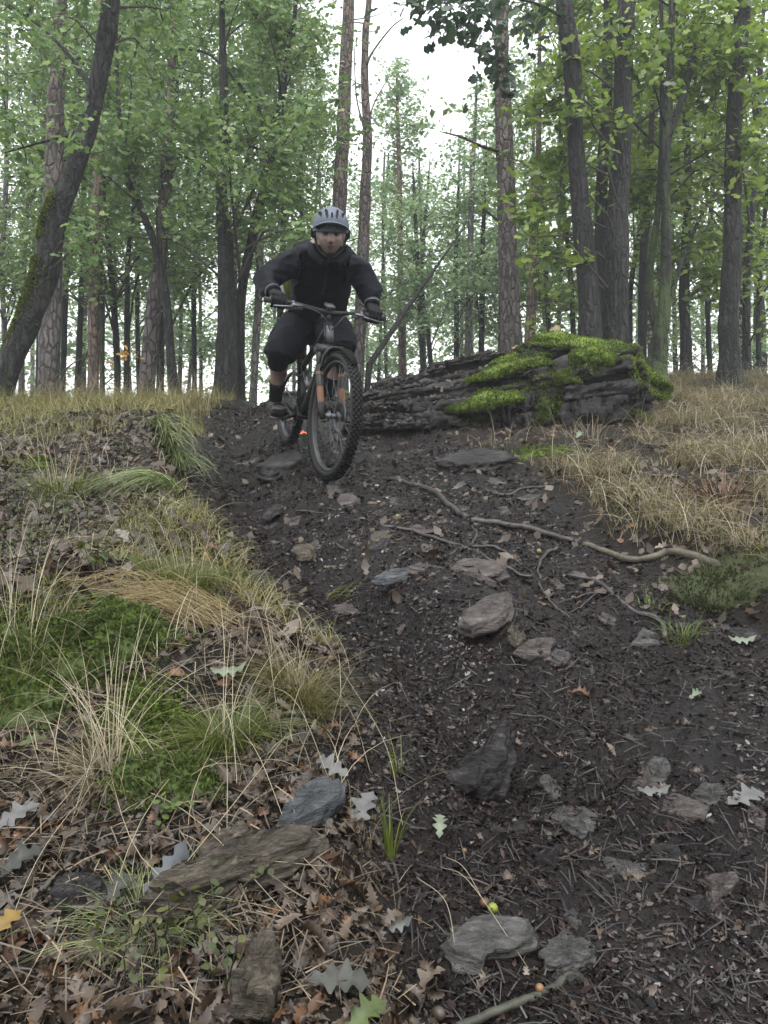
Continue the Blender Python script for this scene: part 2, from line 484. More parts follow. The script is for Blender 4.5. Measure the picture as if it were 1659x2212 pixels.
def gnormal(x, y, e=0.04):
    gx = (H(x + e, y) - H(x - e, y)) / (2 * e); gy = (H(x, y + e) - H(x, y - e)) / (2 * e)
    return nrm(np.stack([-gx, -gy, np.ones_like(gx)], -1))
# ------------------------------------------------------------------ ground sheet
def graded(a, fine0, fine1, b, step, grow=1.28):
    mid = list(np.arange(fine0, fine1 + 1e-6, step)); hi = []; s = step; x = mid[-1]
    while x < b: s = min(s * grow, 8); x += s; hi.append(x)
    lo = []; s = step; x = mid[0]
    while x > a: s = min(s * grow, 8); x -= s; lo.append(x)
    return np.array(lo[::-1] + mid + hi)
def make_ground():
    gx = graded(-70, -3.0, 3.6, 70, 0.02, 1.09)
    ys = [0.55]; 
    while ys[-1] < 11.5: ys.append(ys[-1] + max(0.0085 * ys[-1] ** 1.12, 0.012))
    s = 0.2
    while ys[-1] < 75: s = min(s * 1.25, 8); ys.append(ys[-1] + s)
    lo = []; s = 0.03; x = 0.55
    while x > -60: s = min(s * 1.3, 8); x -= s; lo.append(x)
    gy = np.array(lo[::-1] + ys)
    X, Y = np.meshgrid(gx, gy)
    Z = H(X, Y)
    V = np.stack([X, Y, Z], -1).reshape(-1, 3)
    nx, ny = len(gx), len(gy)
    i = np.arange(ny - 1)[:, None] * nx; j = np.arange(nx - 1)[None]
    T = np.stack([i + j, i + j + 1, i + nx + j + 1, i + nx + j], -1).reshape(-1, 4)
    m, n, l, b = newmat('forest soil')
    at = n.new('ShaderNodeAttribute'); at.attribute_name = 'trail'
    n1, _ = noise(n, l, 2.2, 6, 0.6); n2, _ = noise(n, l, 38, 6, 0.65); n3, _ = noise(n, l, 9, 5, 0.6)
    mud = ramp(n, [(0.30, (0.0028, 0.0020, 0.0018)), (0.5, (0.0085, 0.0062, 0.0055)), (0.66, (0.021, 0.0158, 0.0142)), (0.85, (0.05, 0.039, 0.036))])
    l.new(mathn(n, l, 'ADD', mathn(n, l, 'MULTIPLY', n1.outputs['Fac'], 0.55), mathn(n, l, 'MULTIPLY', n2.outputs['Fac'], 0.45)), mud.inputs['Fac'])
    soil = ramp(n, [(0.3, (0.004, 0.003, 0.0022)), (0.55, (0.012, 0.009, 0.006)), (0.8, (0.03, 0.023, 0.013))])
    l.new(mathn(n, l, 'ADD', mathn(n, l, 'MULTIPLY', n3.outputs['Fac'], 0.5), mathn(n, l, 'MULTIPLY', n2.outputs['Fac'], 0.5)), soil.inputs['Fac'])
    l.new(mix(n, l, at.outputs['Fac'], soil.outputs['Color'], mud.outputs['Color']), b.inputs['Base Color'])
    rr = mathn(n, l, 'ADD', 0.72, mathn(n, l, 'MULTIPLY', at.outputs['Fac'], mathn(n, l, 'SUBTRACT', mathn(n, l, 'MULTIPLY', n3.outputs['Fac'], 0.35), 0.48)))
    l.new(rr, b.inputs['Roughness']); b.inputs['Specular IOR Level'].default_value = 0.2
    bp = n.new('ShaderNodeBump'); bp.inputs['Strength'].default_value = 1.0; bp.inputs['Distance'].default_value = 0.018
    n4, _ = noise(n, l, 85, 4, 0.6)
    l.new(mathn(n, l, 'ADD', n2.outputs['Fac'], mathn(n, l, 'MULTIPLY', n4.outputs['Fac'], 0.5)), bp.inputs['Height'])
    l.new(bp.outputs['Normal'], b.inputs['Normal'])
    me = mesh('ground', V, T, m)
    a = me.attributes.new('trail', 'FLOAT', 'POINT')
    a.data.foreach_set('value', tmask(V[:, 0], V[:, 1]).astype(np.float32))
    tag(obj('ground', me=me), kind='structure')
make_ground()

# ------------------------------------------------------------------ leaves and crowns
def leaf_shape(st, length=1.0, fold=0.12, curl=0.0):
    """outline half-widths st along the midrib; triangles share the midrib, x along the leaf"""
    st = np.asarray(st, float); n = len(st)
    t = np.linspace(0, 1, n)
    zc = -curl * (t - 0.4) ** 2
    V = np.concatenate([np.stack([t, np.zeros(n), zc], -1), np.stack([t, st, zc + fold * st], -1), np.stack([t, -st, zc + fold * st], -1)])
    T = []
    for k in range(n - 1):
        T += [(k, k + 1, n + k + 1), (k, n + k + 1, n + k), (k, 2 * n + k + 1, k + 1), (k, 2 * n + k, 2 * n + k + 1)]
    return V * [length, length, length], np.array(T)
def strip_leaf(st, curl=0.25):
    st = np.asarray(st, float); n = len(st); t = np.linspace(0, 1, n)
    V = np.concatenate([np.stack([t, st, -curl * t ** 2], -1), np.stack([t, -st, -curl * t ** 2], -1)])
    T = []
    for k in range(n - 1): T += [(k, n + k, n + k + 1), (k, n + k + 1, k + 1)]
    return V, np.array(T)
OAK = leaf_shape([0.015, 0.10, 0.06, 0.19, 0.10, 0.27, 0.14, 0.31, 0.17, 0.29, 0.18, 0.20, 0.03], curl=0.35)
OAK6 = strip_leaf([0.02, 0.17, 0.10, 0.29, 0.19, 0.30, 0.06])
OAK5 = strip_leaf([0.03, 0.26, 0.14, 0.30, 0.05])
RHOMB = (np.array([[0, 0, 0], [0.55, 0.30, 0.03], [1, 0, -0.12], [0.5, -0.30, 0.03]], float), np.array([[0, 3, 2], [0, 2, 1]]))

def leaf_mesh_data(pos, size, tmpl, out=None, flat=0.65):
    """leaves at pos, blades mostly level with a strong spread and hanging tips"""
    n = len(pos)
    nn = nrm(rng.normal(size=(n, 3)) * flat + np.array([0, -0.25, 0.8]))
    R = frames(nn)
    s = size * rng.uniform(0.5, 1.35, n)
    V, T = scatter_template(tmpl[0], tmpl[1], pos, R, s)
    return V, T

GAP = np.array([(0, 712, 1010), (120, 712, 1000), (130, 830, 1000), (200, 808, 1000), (330, 800, 930), (345, 880, 970), (360, 900, 960)], float)
def in_gap(u, v):
    if v > 350: return False
    lo = np.interp(v, [-900, 0, 100, 180, 300, 350], [700, 715, 715, 735, 745, 790])
    hi = np.interp(v, [-900, 0, 120, 130, 250, 350], [1010, 1075, 1075, 1020, 1000, 960])
    return lo < u < hi

def px(p): return CU + F * p[0] / p[1], CV - F * p[2] / p[1]

def limb_and_twigs(B, root, end, r0, nt, spread, leaf_n, up=0.15, sides=5, sag=0.0):
    """a limb from root to end with nt twigs; returns leaf positions"""
    d = end - root; L = np.linalg.norm(d)
    mid = root + d * 0.5 + np.array([0, 0, up * L]) + rng.normal(0, 0.06 * L, 3)
    q = root + d * 0.8 + np.array([0, 0, up * 0.4 * L]) + rng.normal(0, 0.05 * L, 3)
    c = spline([root, mid, q, end], 9)
    B.add(*tube(c, np.linspace(r0, r0 * 0.22, 9), sides))
    out = []
    for k in range(nt):
        t = rng.uniform(0.35, 1.0); a = c[min(8, int(t * 8))]
        e = end + rng.normal(0, 1, 3) * spread * np.array([1, 1, 0.7])
        e[2] -= sag * spread
        if (e - a) @ (e - a) < 0.02: continue
        m = (a + e) / 2 + rng.normal(0, 0.12 * spread, 3) + np.array([0, 0, 0.1 * spread])
        tw = spline([a, m, e], 5)
        B.add(*tube(tw, np.linspace(max(r0 * 0.28, 0.004), 0.003, 5), 3, cap=False))
        kk = max(1, leaf_n // nt)
        f = rng.uniform(0.25, 1.05, kk) * 4
        i = np.minimum(f.astype(int), 3); g = (f - i)[:, None]
        out.append(tw[i] * (1 - g) + tw[i + 1] * g + rng.normal(0, 0.10 * spread + 0.035, (kk, 3)))
    return out

TREES = []
def tree(label, way, depth, mat, top=11.0, crown=(), leaf='leaf_left', size=0.088, tmpl=RHOMB, sides=14, flare=1.3, extra=(), group=None, name='tree', dens=1.0, base=None, twigs=8, stubs=0, open_sky=True):
    """way: photo waypoints (u, v, width px) of the stem from low to high at one depth; crown: foliage masses (u, v, radius m, depth offset)"""
    pts = np.array([P(u, v, depth) for u, v, w in way]); rad = np.array([w * depth / F / 2 for u, v, w in way])
    dirn = nrm(pts[0] - pts[1])
    zb0 = float(H(pts[0][0], depth)) if base is None else base
    if pts[0][2] - 0.05 > zb0:
        k = (pts[0][2] - zb0 + 0.2) / max(0.4, -dirn[2])
        foot = pts[0] + dirn * k; foot[2] = float(H(foot[0], foot[1])) - 0.2
        pts = np.vstack([foot[None], pts]); rad = np.concatenate([[rad[0] * flare], rad])
    else:
        rad[0] *= 1.0
    if top > pts[-1][2] + 0.3:
        d = nrm(pts[-1] - pts[-2]); d[:2] *= 0.7
        e = pts[-1] + d * (top - pts[-1][2]) / max(d[2], 0.3)
        pts = np.vstack([pts, e[None]]); rad = np.concatenate([rad, [rad[-1] * 0.3]])
    n = max(18, int(len(pts) * 7))
    C = spline(pts, n); R = np.maximum(spline(np.stack([rad, rad * 0, rad * 0], -1), n)[:, 0], 0.004)
    s = np.concatenate([[0], np.cumsum(np.linalg.norm(np.diff(C, axis=0), axis=1))])
    R = R * (1 + (flare - 1) * np.exp(-((s - 0.15) / 0.22) ** 2) * (s < 1.2))
    tz = np.abs(nrm(np.gradient(C, axis=0))[:, 2]); R = R * np.clip(tz, 0.6, 1)
    C[:, 1] += 0.10 * fbm2(s * 0.5, s * 0 + depth * 3.3 + way[0][0], 2, 8)
    loc = C[0].copy(); loc[2] = float(H(loc[0], loc[1])) if base is None else base
    root = empty(name, loc, label, 'tree', group)
    V, T = tube(C, R, sides, bump=0.20, bs=5.0, seed=int(way[0][0]) % 89)
    B = Buf(); leaves = []
    def off(c):
        return np.asarray(c) - loc
    LP = [spline(np.array([P(u, v, depth + dy) for u, v, w, dy in pa]), 12)[2:] for a, pa in extra]
    LP = np.concatenate(LP) if LP else None
    for (u, v, r, dy) in crown:
        if open_sky and in_gap(u, v): continue
        e = P(u, v, depth + dy)
        hz = np.linalg.norm((e - C[np.argmin(np.abs(C[:, 2] - e[2]))])[:2])
        zi = e[2] - 0.45 * hz
        i = int(np.clip(np.argmin(np.abs(C[:, 2] - zi)), 2, n - 2))
        rt, rl = C[i], min(R[i] * 0.4, 0.008 + 0.007 * hz)
        if LP is not None:
            q = np.argmin(np.linalg.norm(LP - e, axis=1))
            if np.linalg.norm(LP[q] - e) < 0.75 * np.linalg.norm(C[i] - e): rt, rl = LP[q], min(rl, 0.009)
        nl = int(165 * dens * (r / 0.5) ** 2 * (0.1 / size) ** 1.4)
        leaves += limb_and_twigs(B, rt, e, rl, max(3, int(twigs * r / 0.5)), r * 0.75, nl)
    for (a, pa) in extra:      # bare limbs: waypoints in photo positions
        q = np.array([P(u, v, depth + dy) for u, v, w, dy in pa]); w = np.array([w for u, v, w, dy in pa]) * depth / F / 2
        cc = spline(q, 12); tv, tt_ = tube(cc, np.interp(np.linspace(0, 1, 12), np.linspace(0, 1, len(w)), w), 8, bump=0.15, bs=6); obj('limb', off(tv), tt_, MAT[mat], root)
    for k in range(stubs):     # short dead stubs and bare side branches
        i = int(rng.integers(int(n * 0.12), int(n * 0.85))); a = rng.uniform(0, 2 * math.pi); L = rng.uniform(0.12, 0.7)
        d = np.array([math.cos(a), math.sin(a), rng.uniform(-0.1, 0.5)])
        p0 = C[i]; e = p0 + d * (L + R[i]); tv, tt_ = tube(spline([p0, (p0 + e) / 2 + rng.normal(0, 0.03, 3), e], 5), np.linspace(0.012, 0.004, 5), 5); obj('dead_twig', off(tv), tt_, MAT['twig'], root)
    obj('trunk', off(V), T, MAT[mat], root)
    if B.n:
        V, T = B.get(); tag(obj('branches', off(V), T, MAT['twig'] if mat != 'bark_moss' else MAT['bark_dark'], root), kind='stuff')
    if leaves:
        pos = np.concatenate(leaves)
        V, T = leaf_mesh_data(pos, size, tmpl)
        tag(obj('crown', off(V), T, MAT[leaf], root, smooth=False), kind='stuff')
    TREES.append(root)
    return root

def auto(way, k, v0, v1, su, r0=0.4, r1=0.75, dy=0.9, ulo=-150, uhi=1800):
    """k foliage masses along the stem between heights v0 and v1"""
    W = sorted(way, key=lambda t: t[1]); out = []
    for _ in range(k * 3):
        v = rng.uniform(v0, v1); u = np.interp(v, [w[1] for w in W], [w[0] for w in W]) + rng.normal(0, su)
        if u < ulo or u > uhi or in_gap(u, v): continue
        out.append((u, v, rng.uniform(r0, r1), rng.normal(0, dy)))
        if len(out) == k: break
    return out

# ---- near and middle trees, left side
w = [(-14, 905, 66), (10, 834, 54), (36, 762, 52), (66, 690, 54), (98, 595, 54), (118, 480, 52), (152, 385, 44), (186, 276, 39), (206, 190, 37), (228, 90, 39), (240, 0, 38)]
leaning = tree('leaning dark oak with a bright moss strip down its left side at the photo edge', w, 6.6, 'bark_oak', 6.6, flare=1.15, sides=20,
     crown=[(60, 120, 0.42, 0.3), (20, 260, 0.4, 0.2), (120, 30, 0.42, -0.2), (330, 110, 0.4, 0.4), (300, 10, 0.42, 0.6), (20, 20, 0.45, 0.5), (160, 280, 0.3, -0.3), (60, 400, 0.3, 0.3), (215, 520, 0.22, -0.2), (380, 40, 0.4, 0.6), (260, -80, 0.5, 0), (120, -80, 0.5, 0.3), (150, 520, 0.2, -0.3)],
     extra=[('limb', [(205, 200, 14, 0), (150, 120, 9, 0.2), (90, 60, 6, 0.3), (20, 10, 4, 0.5)]), ('limb', [(190, 290, 10, 0), (120, 300, 6, 0.2), (10, 330, 3, 0.3)])], leaf='leaf_left', size=0.08, tmpl=OAK5, dens=1.0)
def moss_on(root, way, depth, side, v0, v1, k, wid):
    W = sorted(way, key=lambda t: t[1]); vv = rng.uniform(v0, v1, k)
    uu = np.interp(vv, [a[1] for a in W], [a[0] for a in W]); ww = np.interp(vv, [a[1] for a in W], [a[2] for a in W]) * depth / F / 2
    ang = rng.normal(side, wid, k)
    pos = np.stack([(uu - CU) / F * depth + ww * 0.97 * np.cos(ang), depth + ww * 0.97 * np.sin(ang), -(vv - CV) / F * depth], -1)
    out = np.stack([np.cos(ang), np.sin(ang), np.full(k, 0.35)], -1)
    nn = nrm(out + rng.normal(0, 0.5, (k, 3)))
    V, T = scatter_template(np.array([[0, 0, 0], [0.25, 0.5, 0.9], [0.5, -0.3, 1.3], [-0.35, -0.1, 0.8]]), np.array([[0, 1, 2], [0, 2, 3]]), pos, frames(nn), rng.uniform(0.012, 0.03, k))
    lo = np.array(root.location)
    obj('moss_patch', V - lo, T, MAT['moss_trunk'], root, smooth=False)['kind'] = 'stuff'
MAT['moss'] = simple('bright moss', [(0.22, (0.0104, 0.0148, 0.0030)), (0.38, (0.0425, 0.0659, 0.0070)), (0.6, (0.1222, 0.1805, 0.0158)), (1.0, (0.2549, 0.3292, 0.0385))], 4, 0.85, island=0.45, translucent=0.25)
MAT['moss_dark'] = simple('deep green hair moss', [(0.0, (0.0193, 0.0333, 0.0054)), (0.5, (0.0580, 0.0925, 0.0135)), (1.0, (0.1518, 0.1925, 0.0296))], 6, 0.7, island=0.6, translucent=0.25)
MAT['moss_trunk'] = simple('trunk moss', [(0.0, (0.02, 0.03, 0.004)), (0.5, (0.07, 0.095, 0.010)), (1.0, (0.17, 0.21, 0.02))], 5, 0.8, island=0.7, translucent=0.15)
MAT['moss_shade'] = simple('olive moss', [(0.0, (0.010, 0.014, 0.003)), (0.5, (0.032, 0.042, 0.009)), (1.0, (0.085, 0.095, 0.022))], 6, 0.8, island=0.7, translucent=0.15)
moss_on(leaning, w, 6.6, math.pi * 1.12, 425, 520, 1300, 0.45)
moss_on(leaning, w, 6.6, math.pi * 1.12, 560, 910, 6500, 0.6)

def T_(label, way, depth, mat, k=0, v0=-50, v1=500, su=90, **kw):
    cr = auto(way, k, v0, v1, su, kw.pop('r0', 0.4), kw.pop('r1', 0.75), kw.pop('dy', 0.9), kw.pop('ulo', -150), kw.pop('uhi', 1800)) if k else ()
    return tree(label, way, depth, mat, crown=list(cr) + list(kw.pop('crown', ())), **kw)

T_('stout grey pine right behind the leaning mossy oak', [(106, 890, 45), (109, 600, 44), (114, 400, 39), (120, 200, 35), (130, 0, 29)], 8.6, 'bark_pine', top=12, flare=1.1, sides=18, stubs=6)
T_('scaly pine second to the right of the leaning oak, turning pink towards its top', [(199, 872, 25), (203, 640, 24), (206, 520, 22), (212, 350, 20), (216, 200, 18), (217, 0, 14)], 11.0, 'bark_red', top=12, stubs=5)
T_('thin moss green trunk touching the right side of the scaly pine', [(221, 868, 11), (221, 640, 11), (216, 500, 9), (222, 300, 7)], 11.6, 'bark_moss', k=9, v0=60, v1=640, su=70, leaf='leaf_left')
T_('slim dark trunk between the stout grey pine and the scaly pine', [(165, 870, 14), (172, 700, 12), (178, 542, 12), (180, 400, 10), (170, 200, 8), (176, 0, 6)], 12.5, 'bark_dark', k=16, v0=-80, v1=700, su=85, leaf='leaf_left')
T_('slim dark trunk close to the right side of the stout grey pine', [(136, 872, 12), (142, 640, 12), (150, 500, 10), (158, 300, 8), (165, 100, 6)], 13.5, 'bark_dark', k=16, v0=-60, v1=620, su=90)
T_('crooked thin dark trunk to the right of the moss green stem', [(252, 868, 13), (250, 760, 14), (241, 610, 13), (232, 500, 10), (225, 400, 8), (235, 200, 6)], 11.4, 'bark_dark', k=12, v0=40, v1=600, su=80)
T_('thin dark trunk next to the yellow leaved sprig', [(272, 872, 13), (274, 720, 12), (277, 560, 10), (290, 420, 8), (284, 200, 6)], 12.6, 'bark_dark', k=15, v0=-60, v1=640, su=85)
T_('scaly grey pine with a wide rough foot in the middle of the left group', [(312, 874, 38), (322, 760, 33), (334, 640, 31), (345, 560, 30), (350, 480, 26), (357, 350, 22), (368, 180, 18), (374, 0, 14)], 9.8, 'bark_pine', top=12, flare=1.15, sides=18, stubs=5)
T_('dark trunk half hidden behind the scaly grey pine of the left group', [(345, 868, 17), (346, 740, 16), (347, 640, 15), (362, 420, 12), (380, 200, 8)], 12.0, 'bark_dark', k=15, v0=-80, v1=600, su=95)
T_('oak with a sweeping curved stem that crosses the scaly grey pine', [(377, 850, 24), (368, 760, 20), (360, 660, 19), (350, 595, 18), (331, 520, 17), (301, 445, 16), (277, 390, 14), (267, 320, 11), (256, 230, 9), (250, 80, 7)], 9.2, 'bark_oak', k=16, v0=-60, v1=420, su=100, r0=0.35, r1=0.6, dy=0.6, top=7.2, size=0.085, tmpl=OAK5)
T_('thick dark oak on the crest with a mossy flared foot', [(488, 842, 56), (490, 780, 46), (490, 700, 40), (489, 542, 34), (483, 470, 27), (479, 380, 23), (485, 250, 20), (482, 120, 16), (480, 0, 12)], 9.4, 'bark_oak', k=20, v0=-80, v1=560, su=110, flare=1.15, sides=18, r0=0.35, r1=0.65, dy=0.6, size=0.085, tmpl=OAK5)
T_('slender oak leaning right beside the thick crest oak with a long bare limb', [(517, 836, 24), (519, 740, 20), (522, 640, 20), (541, 530, 20), (556, 460, 21), (575, 375, 19), (600, 262, 17), (613, 160, 14), (630, 75, 11), (640, 0, 9)], 9.6, 'bark_dark', k=18, v0=-60, v1=420, su=95, r0=0.35, r1=0.6, dy=0.6, size=0.085, tmpl=OAK5, uhi=705,
   extra=[('limb', [(600, 257, 10, 0), (560, 240, 8, -0.1), (522, 188, 7, -0.2), (480, 142, 6, -0.2), (440, 112, 5, -0.1), (370, 105, 3, 0)]), ('limb', [(590, 335, 8, 0), (520, 310, 5, 0.2), (430, 300, 3, 0.3)])])
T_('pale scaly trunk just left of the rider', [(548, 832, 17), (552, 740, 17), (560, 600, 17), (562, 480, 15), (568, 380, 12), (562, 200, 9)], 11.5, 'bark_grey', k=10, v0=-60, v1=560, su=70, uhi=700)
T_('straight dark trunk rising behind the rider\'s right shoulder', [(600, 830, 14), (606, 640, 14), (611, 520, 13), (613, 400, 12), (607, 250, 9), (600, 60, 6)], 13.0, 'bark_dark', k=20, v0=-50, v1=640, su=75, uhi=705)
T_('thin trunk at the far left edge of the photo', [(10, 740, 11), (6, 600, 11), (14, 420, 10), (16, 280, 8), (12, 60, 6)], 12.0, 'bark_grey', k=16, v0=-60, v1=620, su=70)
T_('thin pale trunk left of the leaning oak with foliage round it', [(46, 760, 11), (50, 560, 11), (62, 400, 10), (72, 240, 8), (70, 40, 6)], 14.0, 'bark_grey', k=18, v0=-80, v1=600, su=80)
T_('tall thin trunk in dense leaves between the curved oak and the crest oak', [(420, 850, 11), (418, 640, 11), (425, 480, 10), (432, 300, 8), (440, 60, 6)], 15.0, 'bark_dark', k=28, v0=-50, v1=600, su=100, uhi=700)
T_('leafy mid green tree behind the slender leaning oak', [(505, 850, 10), (508, 640, 10), (512, 450, 10), (540, 300, 8), (545, 60, 6)], 15.5, 'bark_dark', k=28, v0=-50, v1=560, su=95, uhi=690)
T_('leafy tree with a hidden trunk behind the stout grey pine', [(80, 870, 11), (86, 600, 10), (90, 400, 9), (100, 150, 7)], 16.0, 'bark_dark', k=26, v0=-50, v1=640, su=110)
T_('leafy tree with a hidden trunk behind the sweeping curved oak', [(300, 870, 10), (296, 640, 10), (300, 420, 9), (310, 150, 7)], 16.5, 'bark_dark', k=28, v0=-50, v1=640, su=110)
T_('thin leafy tree left of the tall bare pine', [(655, 850, 10), (660, 640, 10), (652, 460, 9), (650, 250, 7)], 16.0, 'bark_dark', k=20, v0=-40, v1=640, su=45, uhi=705)

# ---- the middle
T_('tall bare pine rising straight above the rider\'s helmet', [(722, 850, 36), (727, 640, 33), (733, 450, 31), (740, 300, 29), (747, 130, 27), (754, 0, 24)], 13.0, 'bark_pine', top=13.5, sides=18, stubs=3)
pine_thin = T_('slimmer crooked pine right of the tall bare pine with dead twigs near the top', [(771, 830, 30), (775, 740, 29), (780, 660, 27), (786, 520, 25), (790, 400, 23), (794, 300, 20), (788, 180, 17), (790, 60, 15), (797, 0, 12)], 11.8, 'bark_pine', top=11, sides=16, stubs=6,
   extra=[('limb', [(792, 140, 6, 0), (806, 110, 4, -0.1), (845, 60, 3, -0.2), (870, 40, 2, -0.2)]), ('limb', [(790, 290, 5, 0), (770, 210, 3, 0.1), (765, 100, 2, 0.1)]), ('limb', [(797, 255, 4, 0), (812, 215, 3, 0.1), (838, 170, 2, 0.2)])])
# fallen leaning log
def leaning_log():
    c = spline([P(782, 812, 12.6), P(862, 692, 13.4), P(940, 580, 14.2), P(1004, 490, 15.0)], 16)
    c[0][2] = min(c[0][2], float(H(c[0][0], c[0][1])) + 0.02)
    V, T = tube(c, np.concatenate([np.linspace(0.055, 0.04, 7), np.linspace(0.036, 0.012, 9)]), 12, bump=0.12, bs=5)
    tag(obj('leaning_log', V, T, MAT['bark_oak'], loc=c[0]), 'bare pale trunk fallen at a slant against the reddish slim pine', 'fallen trunk')
leaning_log()
T_('reddish slim pine with leafy conical top at the end of the fallen trunk', [(869, 820, 16), (867, 700, 15), (865, 600, 13), (863, 400, 11), (859, 250, 8), (857, 140, 4)], 19.0, 'bark_red', top=11.3, leaf='leaf_far_hazed', stubs=10,
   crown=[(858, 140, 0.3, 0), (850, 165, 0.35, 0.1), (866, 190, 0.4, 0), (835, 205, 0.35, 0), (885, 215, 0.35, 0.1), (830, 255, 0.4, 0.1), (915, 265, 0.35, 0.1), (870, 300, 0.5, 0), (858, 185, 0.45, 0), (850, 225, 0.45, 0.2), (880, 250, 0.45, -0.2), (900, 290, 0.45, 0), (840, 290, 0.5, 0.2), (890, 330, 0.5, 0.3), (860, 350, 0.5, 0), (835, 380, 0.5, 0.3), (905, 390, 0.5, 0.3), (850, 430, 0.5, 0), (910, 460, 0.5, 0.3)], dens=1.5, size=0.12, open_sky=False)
T_('pale slim straight trunk between the rider and the thick grey pine', [(1011, 790, 17), (1013, 680, 15), (1015, 580, 14), (1018, 420, 11), (1026, 270, 8)], 17.0, 'bark_grey', top=9.5, leaf='leaf_far_hazed', stubs=8, crown=[(1030, 290, 0.3, 0), (1000, 330, 0.4, 0.2), (1040, 350, 0.45, 0), (985, 390, 0.4, 0), (1050, 420, 0.5, 0), (1000, 460, 0.45, 0.3), (1040, 190, 0.25, 0), (1045, 240, 0.3, 0)], dens=1.2, size=0.12, open_sky=False)
T_('thin dark trunk left of the pale slim trunk', [(914, 800, 13), (908, 690, 12), (902, 580, 10), (897, 470, 8), (893, 390, 5)], 17.5, 'bark_dark', k=14, v0=400, v1=700, su=45, leaf='leaf_far_hazed', top=8, size=0.11)
T_('thin leaning trunk right beside the thin dark one with a narrow gap between', [(932, 800, 11), (922, 700, 10), (912, 640, 9), (915, 520, 7), (925, 400, 5)], 18.5, 'bark_dark', k=14, v0=380, v1=720, su=45, leaf='leaf_far_hazed', top=8.5, size=0.11)
T_('dark slim trunk directly left of the pale slim straight trunk', [(986, 790, 12), (986, 680, 11), (985, 560, 9), (990, 420, 6)], 18.0, 'bark_dark', k=12, v0=390, v1=720, su=40, leaf='leaf_far_hazed', top=8.5, size=0.11)
T_('dark slim trunk directly right of the pale slim straight trunk', [(1040, 780, 13), (1041, 680, 12), (1042, 560, 11), (1046, 440, 8), (1050, 350, 5)], 17.5, 'bark_dark', k=16, v0=320, v1=700, su=35, leaf='leaf_far_hazed', top=8.5, size=0.12)
T_('pinkish pine half hidden behind the right side of the thick grey pine', [(1142, 770, 26), (1147, 700, 23), (1150, 600, 20), (1153, 520, 18), (1160, 440, 16), (1163, 300, 12)], 13.5, 'bark_red', top=10, stubs=5)
T_('thick grey pine standing behind the left part of the mossy rock', [(1104, 790, 50), (1103, 700, 46), (1099, 600, 43), (1095, 450, 39), (1089, 280, 37), (1085, 150, 32), (1084, 60, 28), (1086, 0, 26)], 9.8, 'bark_pine', top=11, sides=20, stubs=2, flare=1.1,
   extra=[('limb', [(1080, 327, 9, 0), (1040, 316, 7, -0.2), (1000, 297, 5, -0.4), (950, 284, 2, -0.6)]), ('limb', [(1078, 478, 7, 0), (1050, 455, 4, -0.3), (1040, 445, 3, -0.3)])])

# ---- right side
big = dict(leaf='leaf_right', size=0.115, tmpl=OAK5, dens=1.35)
T_('thick dark oak leaning left, left one of the pair behind the mossy rock', [(1276, 770, 54), (1274, 680, 48), (1270, 590, 45), (1258, 450, 41), (1246, 310, 35), (1237, 160, 37), (1226, 60, 38), (1218, 0, 38)], 8.2, 'bark_oak', top=6.8, sides=20, flare=1.1,
   crown=[(930, 22, 0.27, -0.8), (985, 45, 0.26, -0.8), (1040, 35, 0.28, -0.7), (1010, 85, 0.18, -0.8), (1035, 110, 0.16, -0.7), (1090, 140, 0.26, -0.5), (1150, 60, 0.35, -0.2), (1060, -30, 0.4, -0.3), (940, -40, 0.3, -0.6), (1075, 185, 0.2, -0.5)],
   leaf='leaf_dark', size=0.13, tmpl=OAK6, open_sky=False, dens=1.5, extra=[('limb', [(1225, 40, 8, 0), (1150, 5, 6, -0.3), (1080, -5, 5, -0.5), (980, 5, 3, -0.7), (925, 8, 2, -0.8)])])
T_('straight thick dark oak trunk, right one of the pair behind the mossy rock', [(1330, 770, 60), (1331, 680, 53), (1331, 590, 50), (1335, 450, 44), (1345, 300, 41), (1350, 130, 37), (1355, 0, 34)], 8.3, 'bark_oak', top=6.9, sides=20, flare=1.1,
   crown=[(1255, 130, 0.3, 0.3), (1170, 160, 0.38, 0.3), (1190, 250, 0.4, 0.4), (1130, 215, 0.3, 0.3), (1280, 60, 0.35, -0.4), (1180, 340, 0.38, 0.3), (1240, 230, 0.25, -0.4), (1380, 30, 0.35, -0.3), (1160, 425, 0.36, 0.2), (1200, 470, 0.3, 0.2), (1130, 500, 0.25, 0.1), (1290, 330, 0.18, -0.6), (1350, 230, 0.22, -0.5), (1130, 560, 0.2, 0), (1300, 440, 0.16, -0.5), (1240, 540, 0.16, -0.5)], **big)
T_('dark oak stem in the gap between the thick pair', [(1302, 780, 34), (1301, 640, 30), (1299, 480, 27), (1304, 330, 25), (1311, 180, 22), (1313, 0, 18)], 9.6, 'bark_dark', k=14, v0=-50, v1=480, su=110, r0=0.35, r1=0.6, dy=0.5, top=8, ulo=1120, **big)
T_('slim dark trunk close to the right of the thick pair', [(1388, 790, 20), (1389, 680, 19), (1391, 540, 17), (1402, 380, 14), (1408, 200, 10), (1410, 40, 8)], 11.5, 'bark_dark', k=18, v0=-80, v1=560, su=90, top=9, leaf='leaf_right', size=0.12)
fork = [(1415, 800, 46), (1424, 730, 34), (1432, 670, 27), (1437, 560, 22), (1437, 400, 20), (1440, 300, 20), (1446, 200, 18), (1452, 110, 15), (1455, 0, 12)]
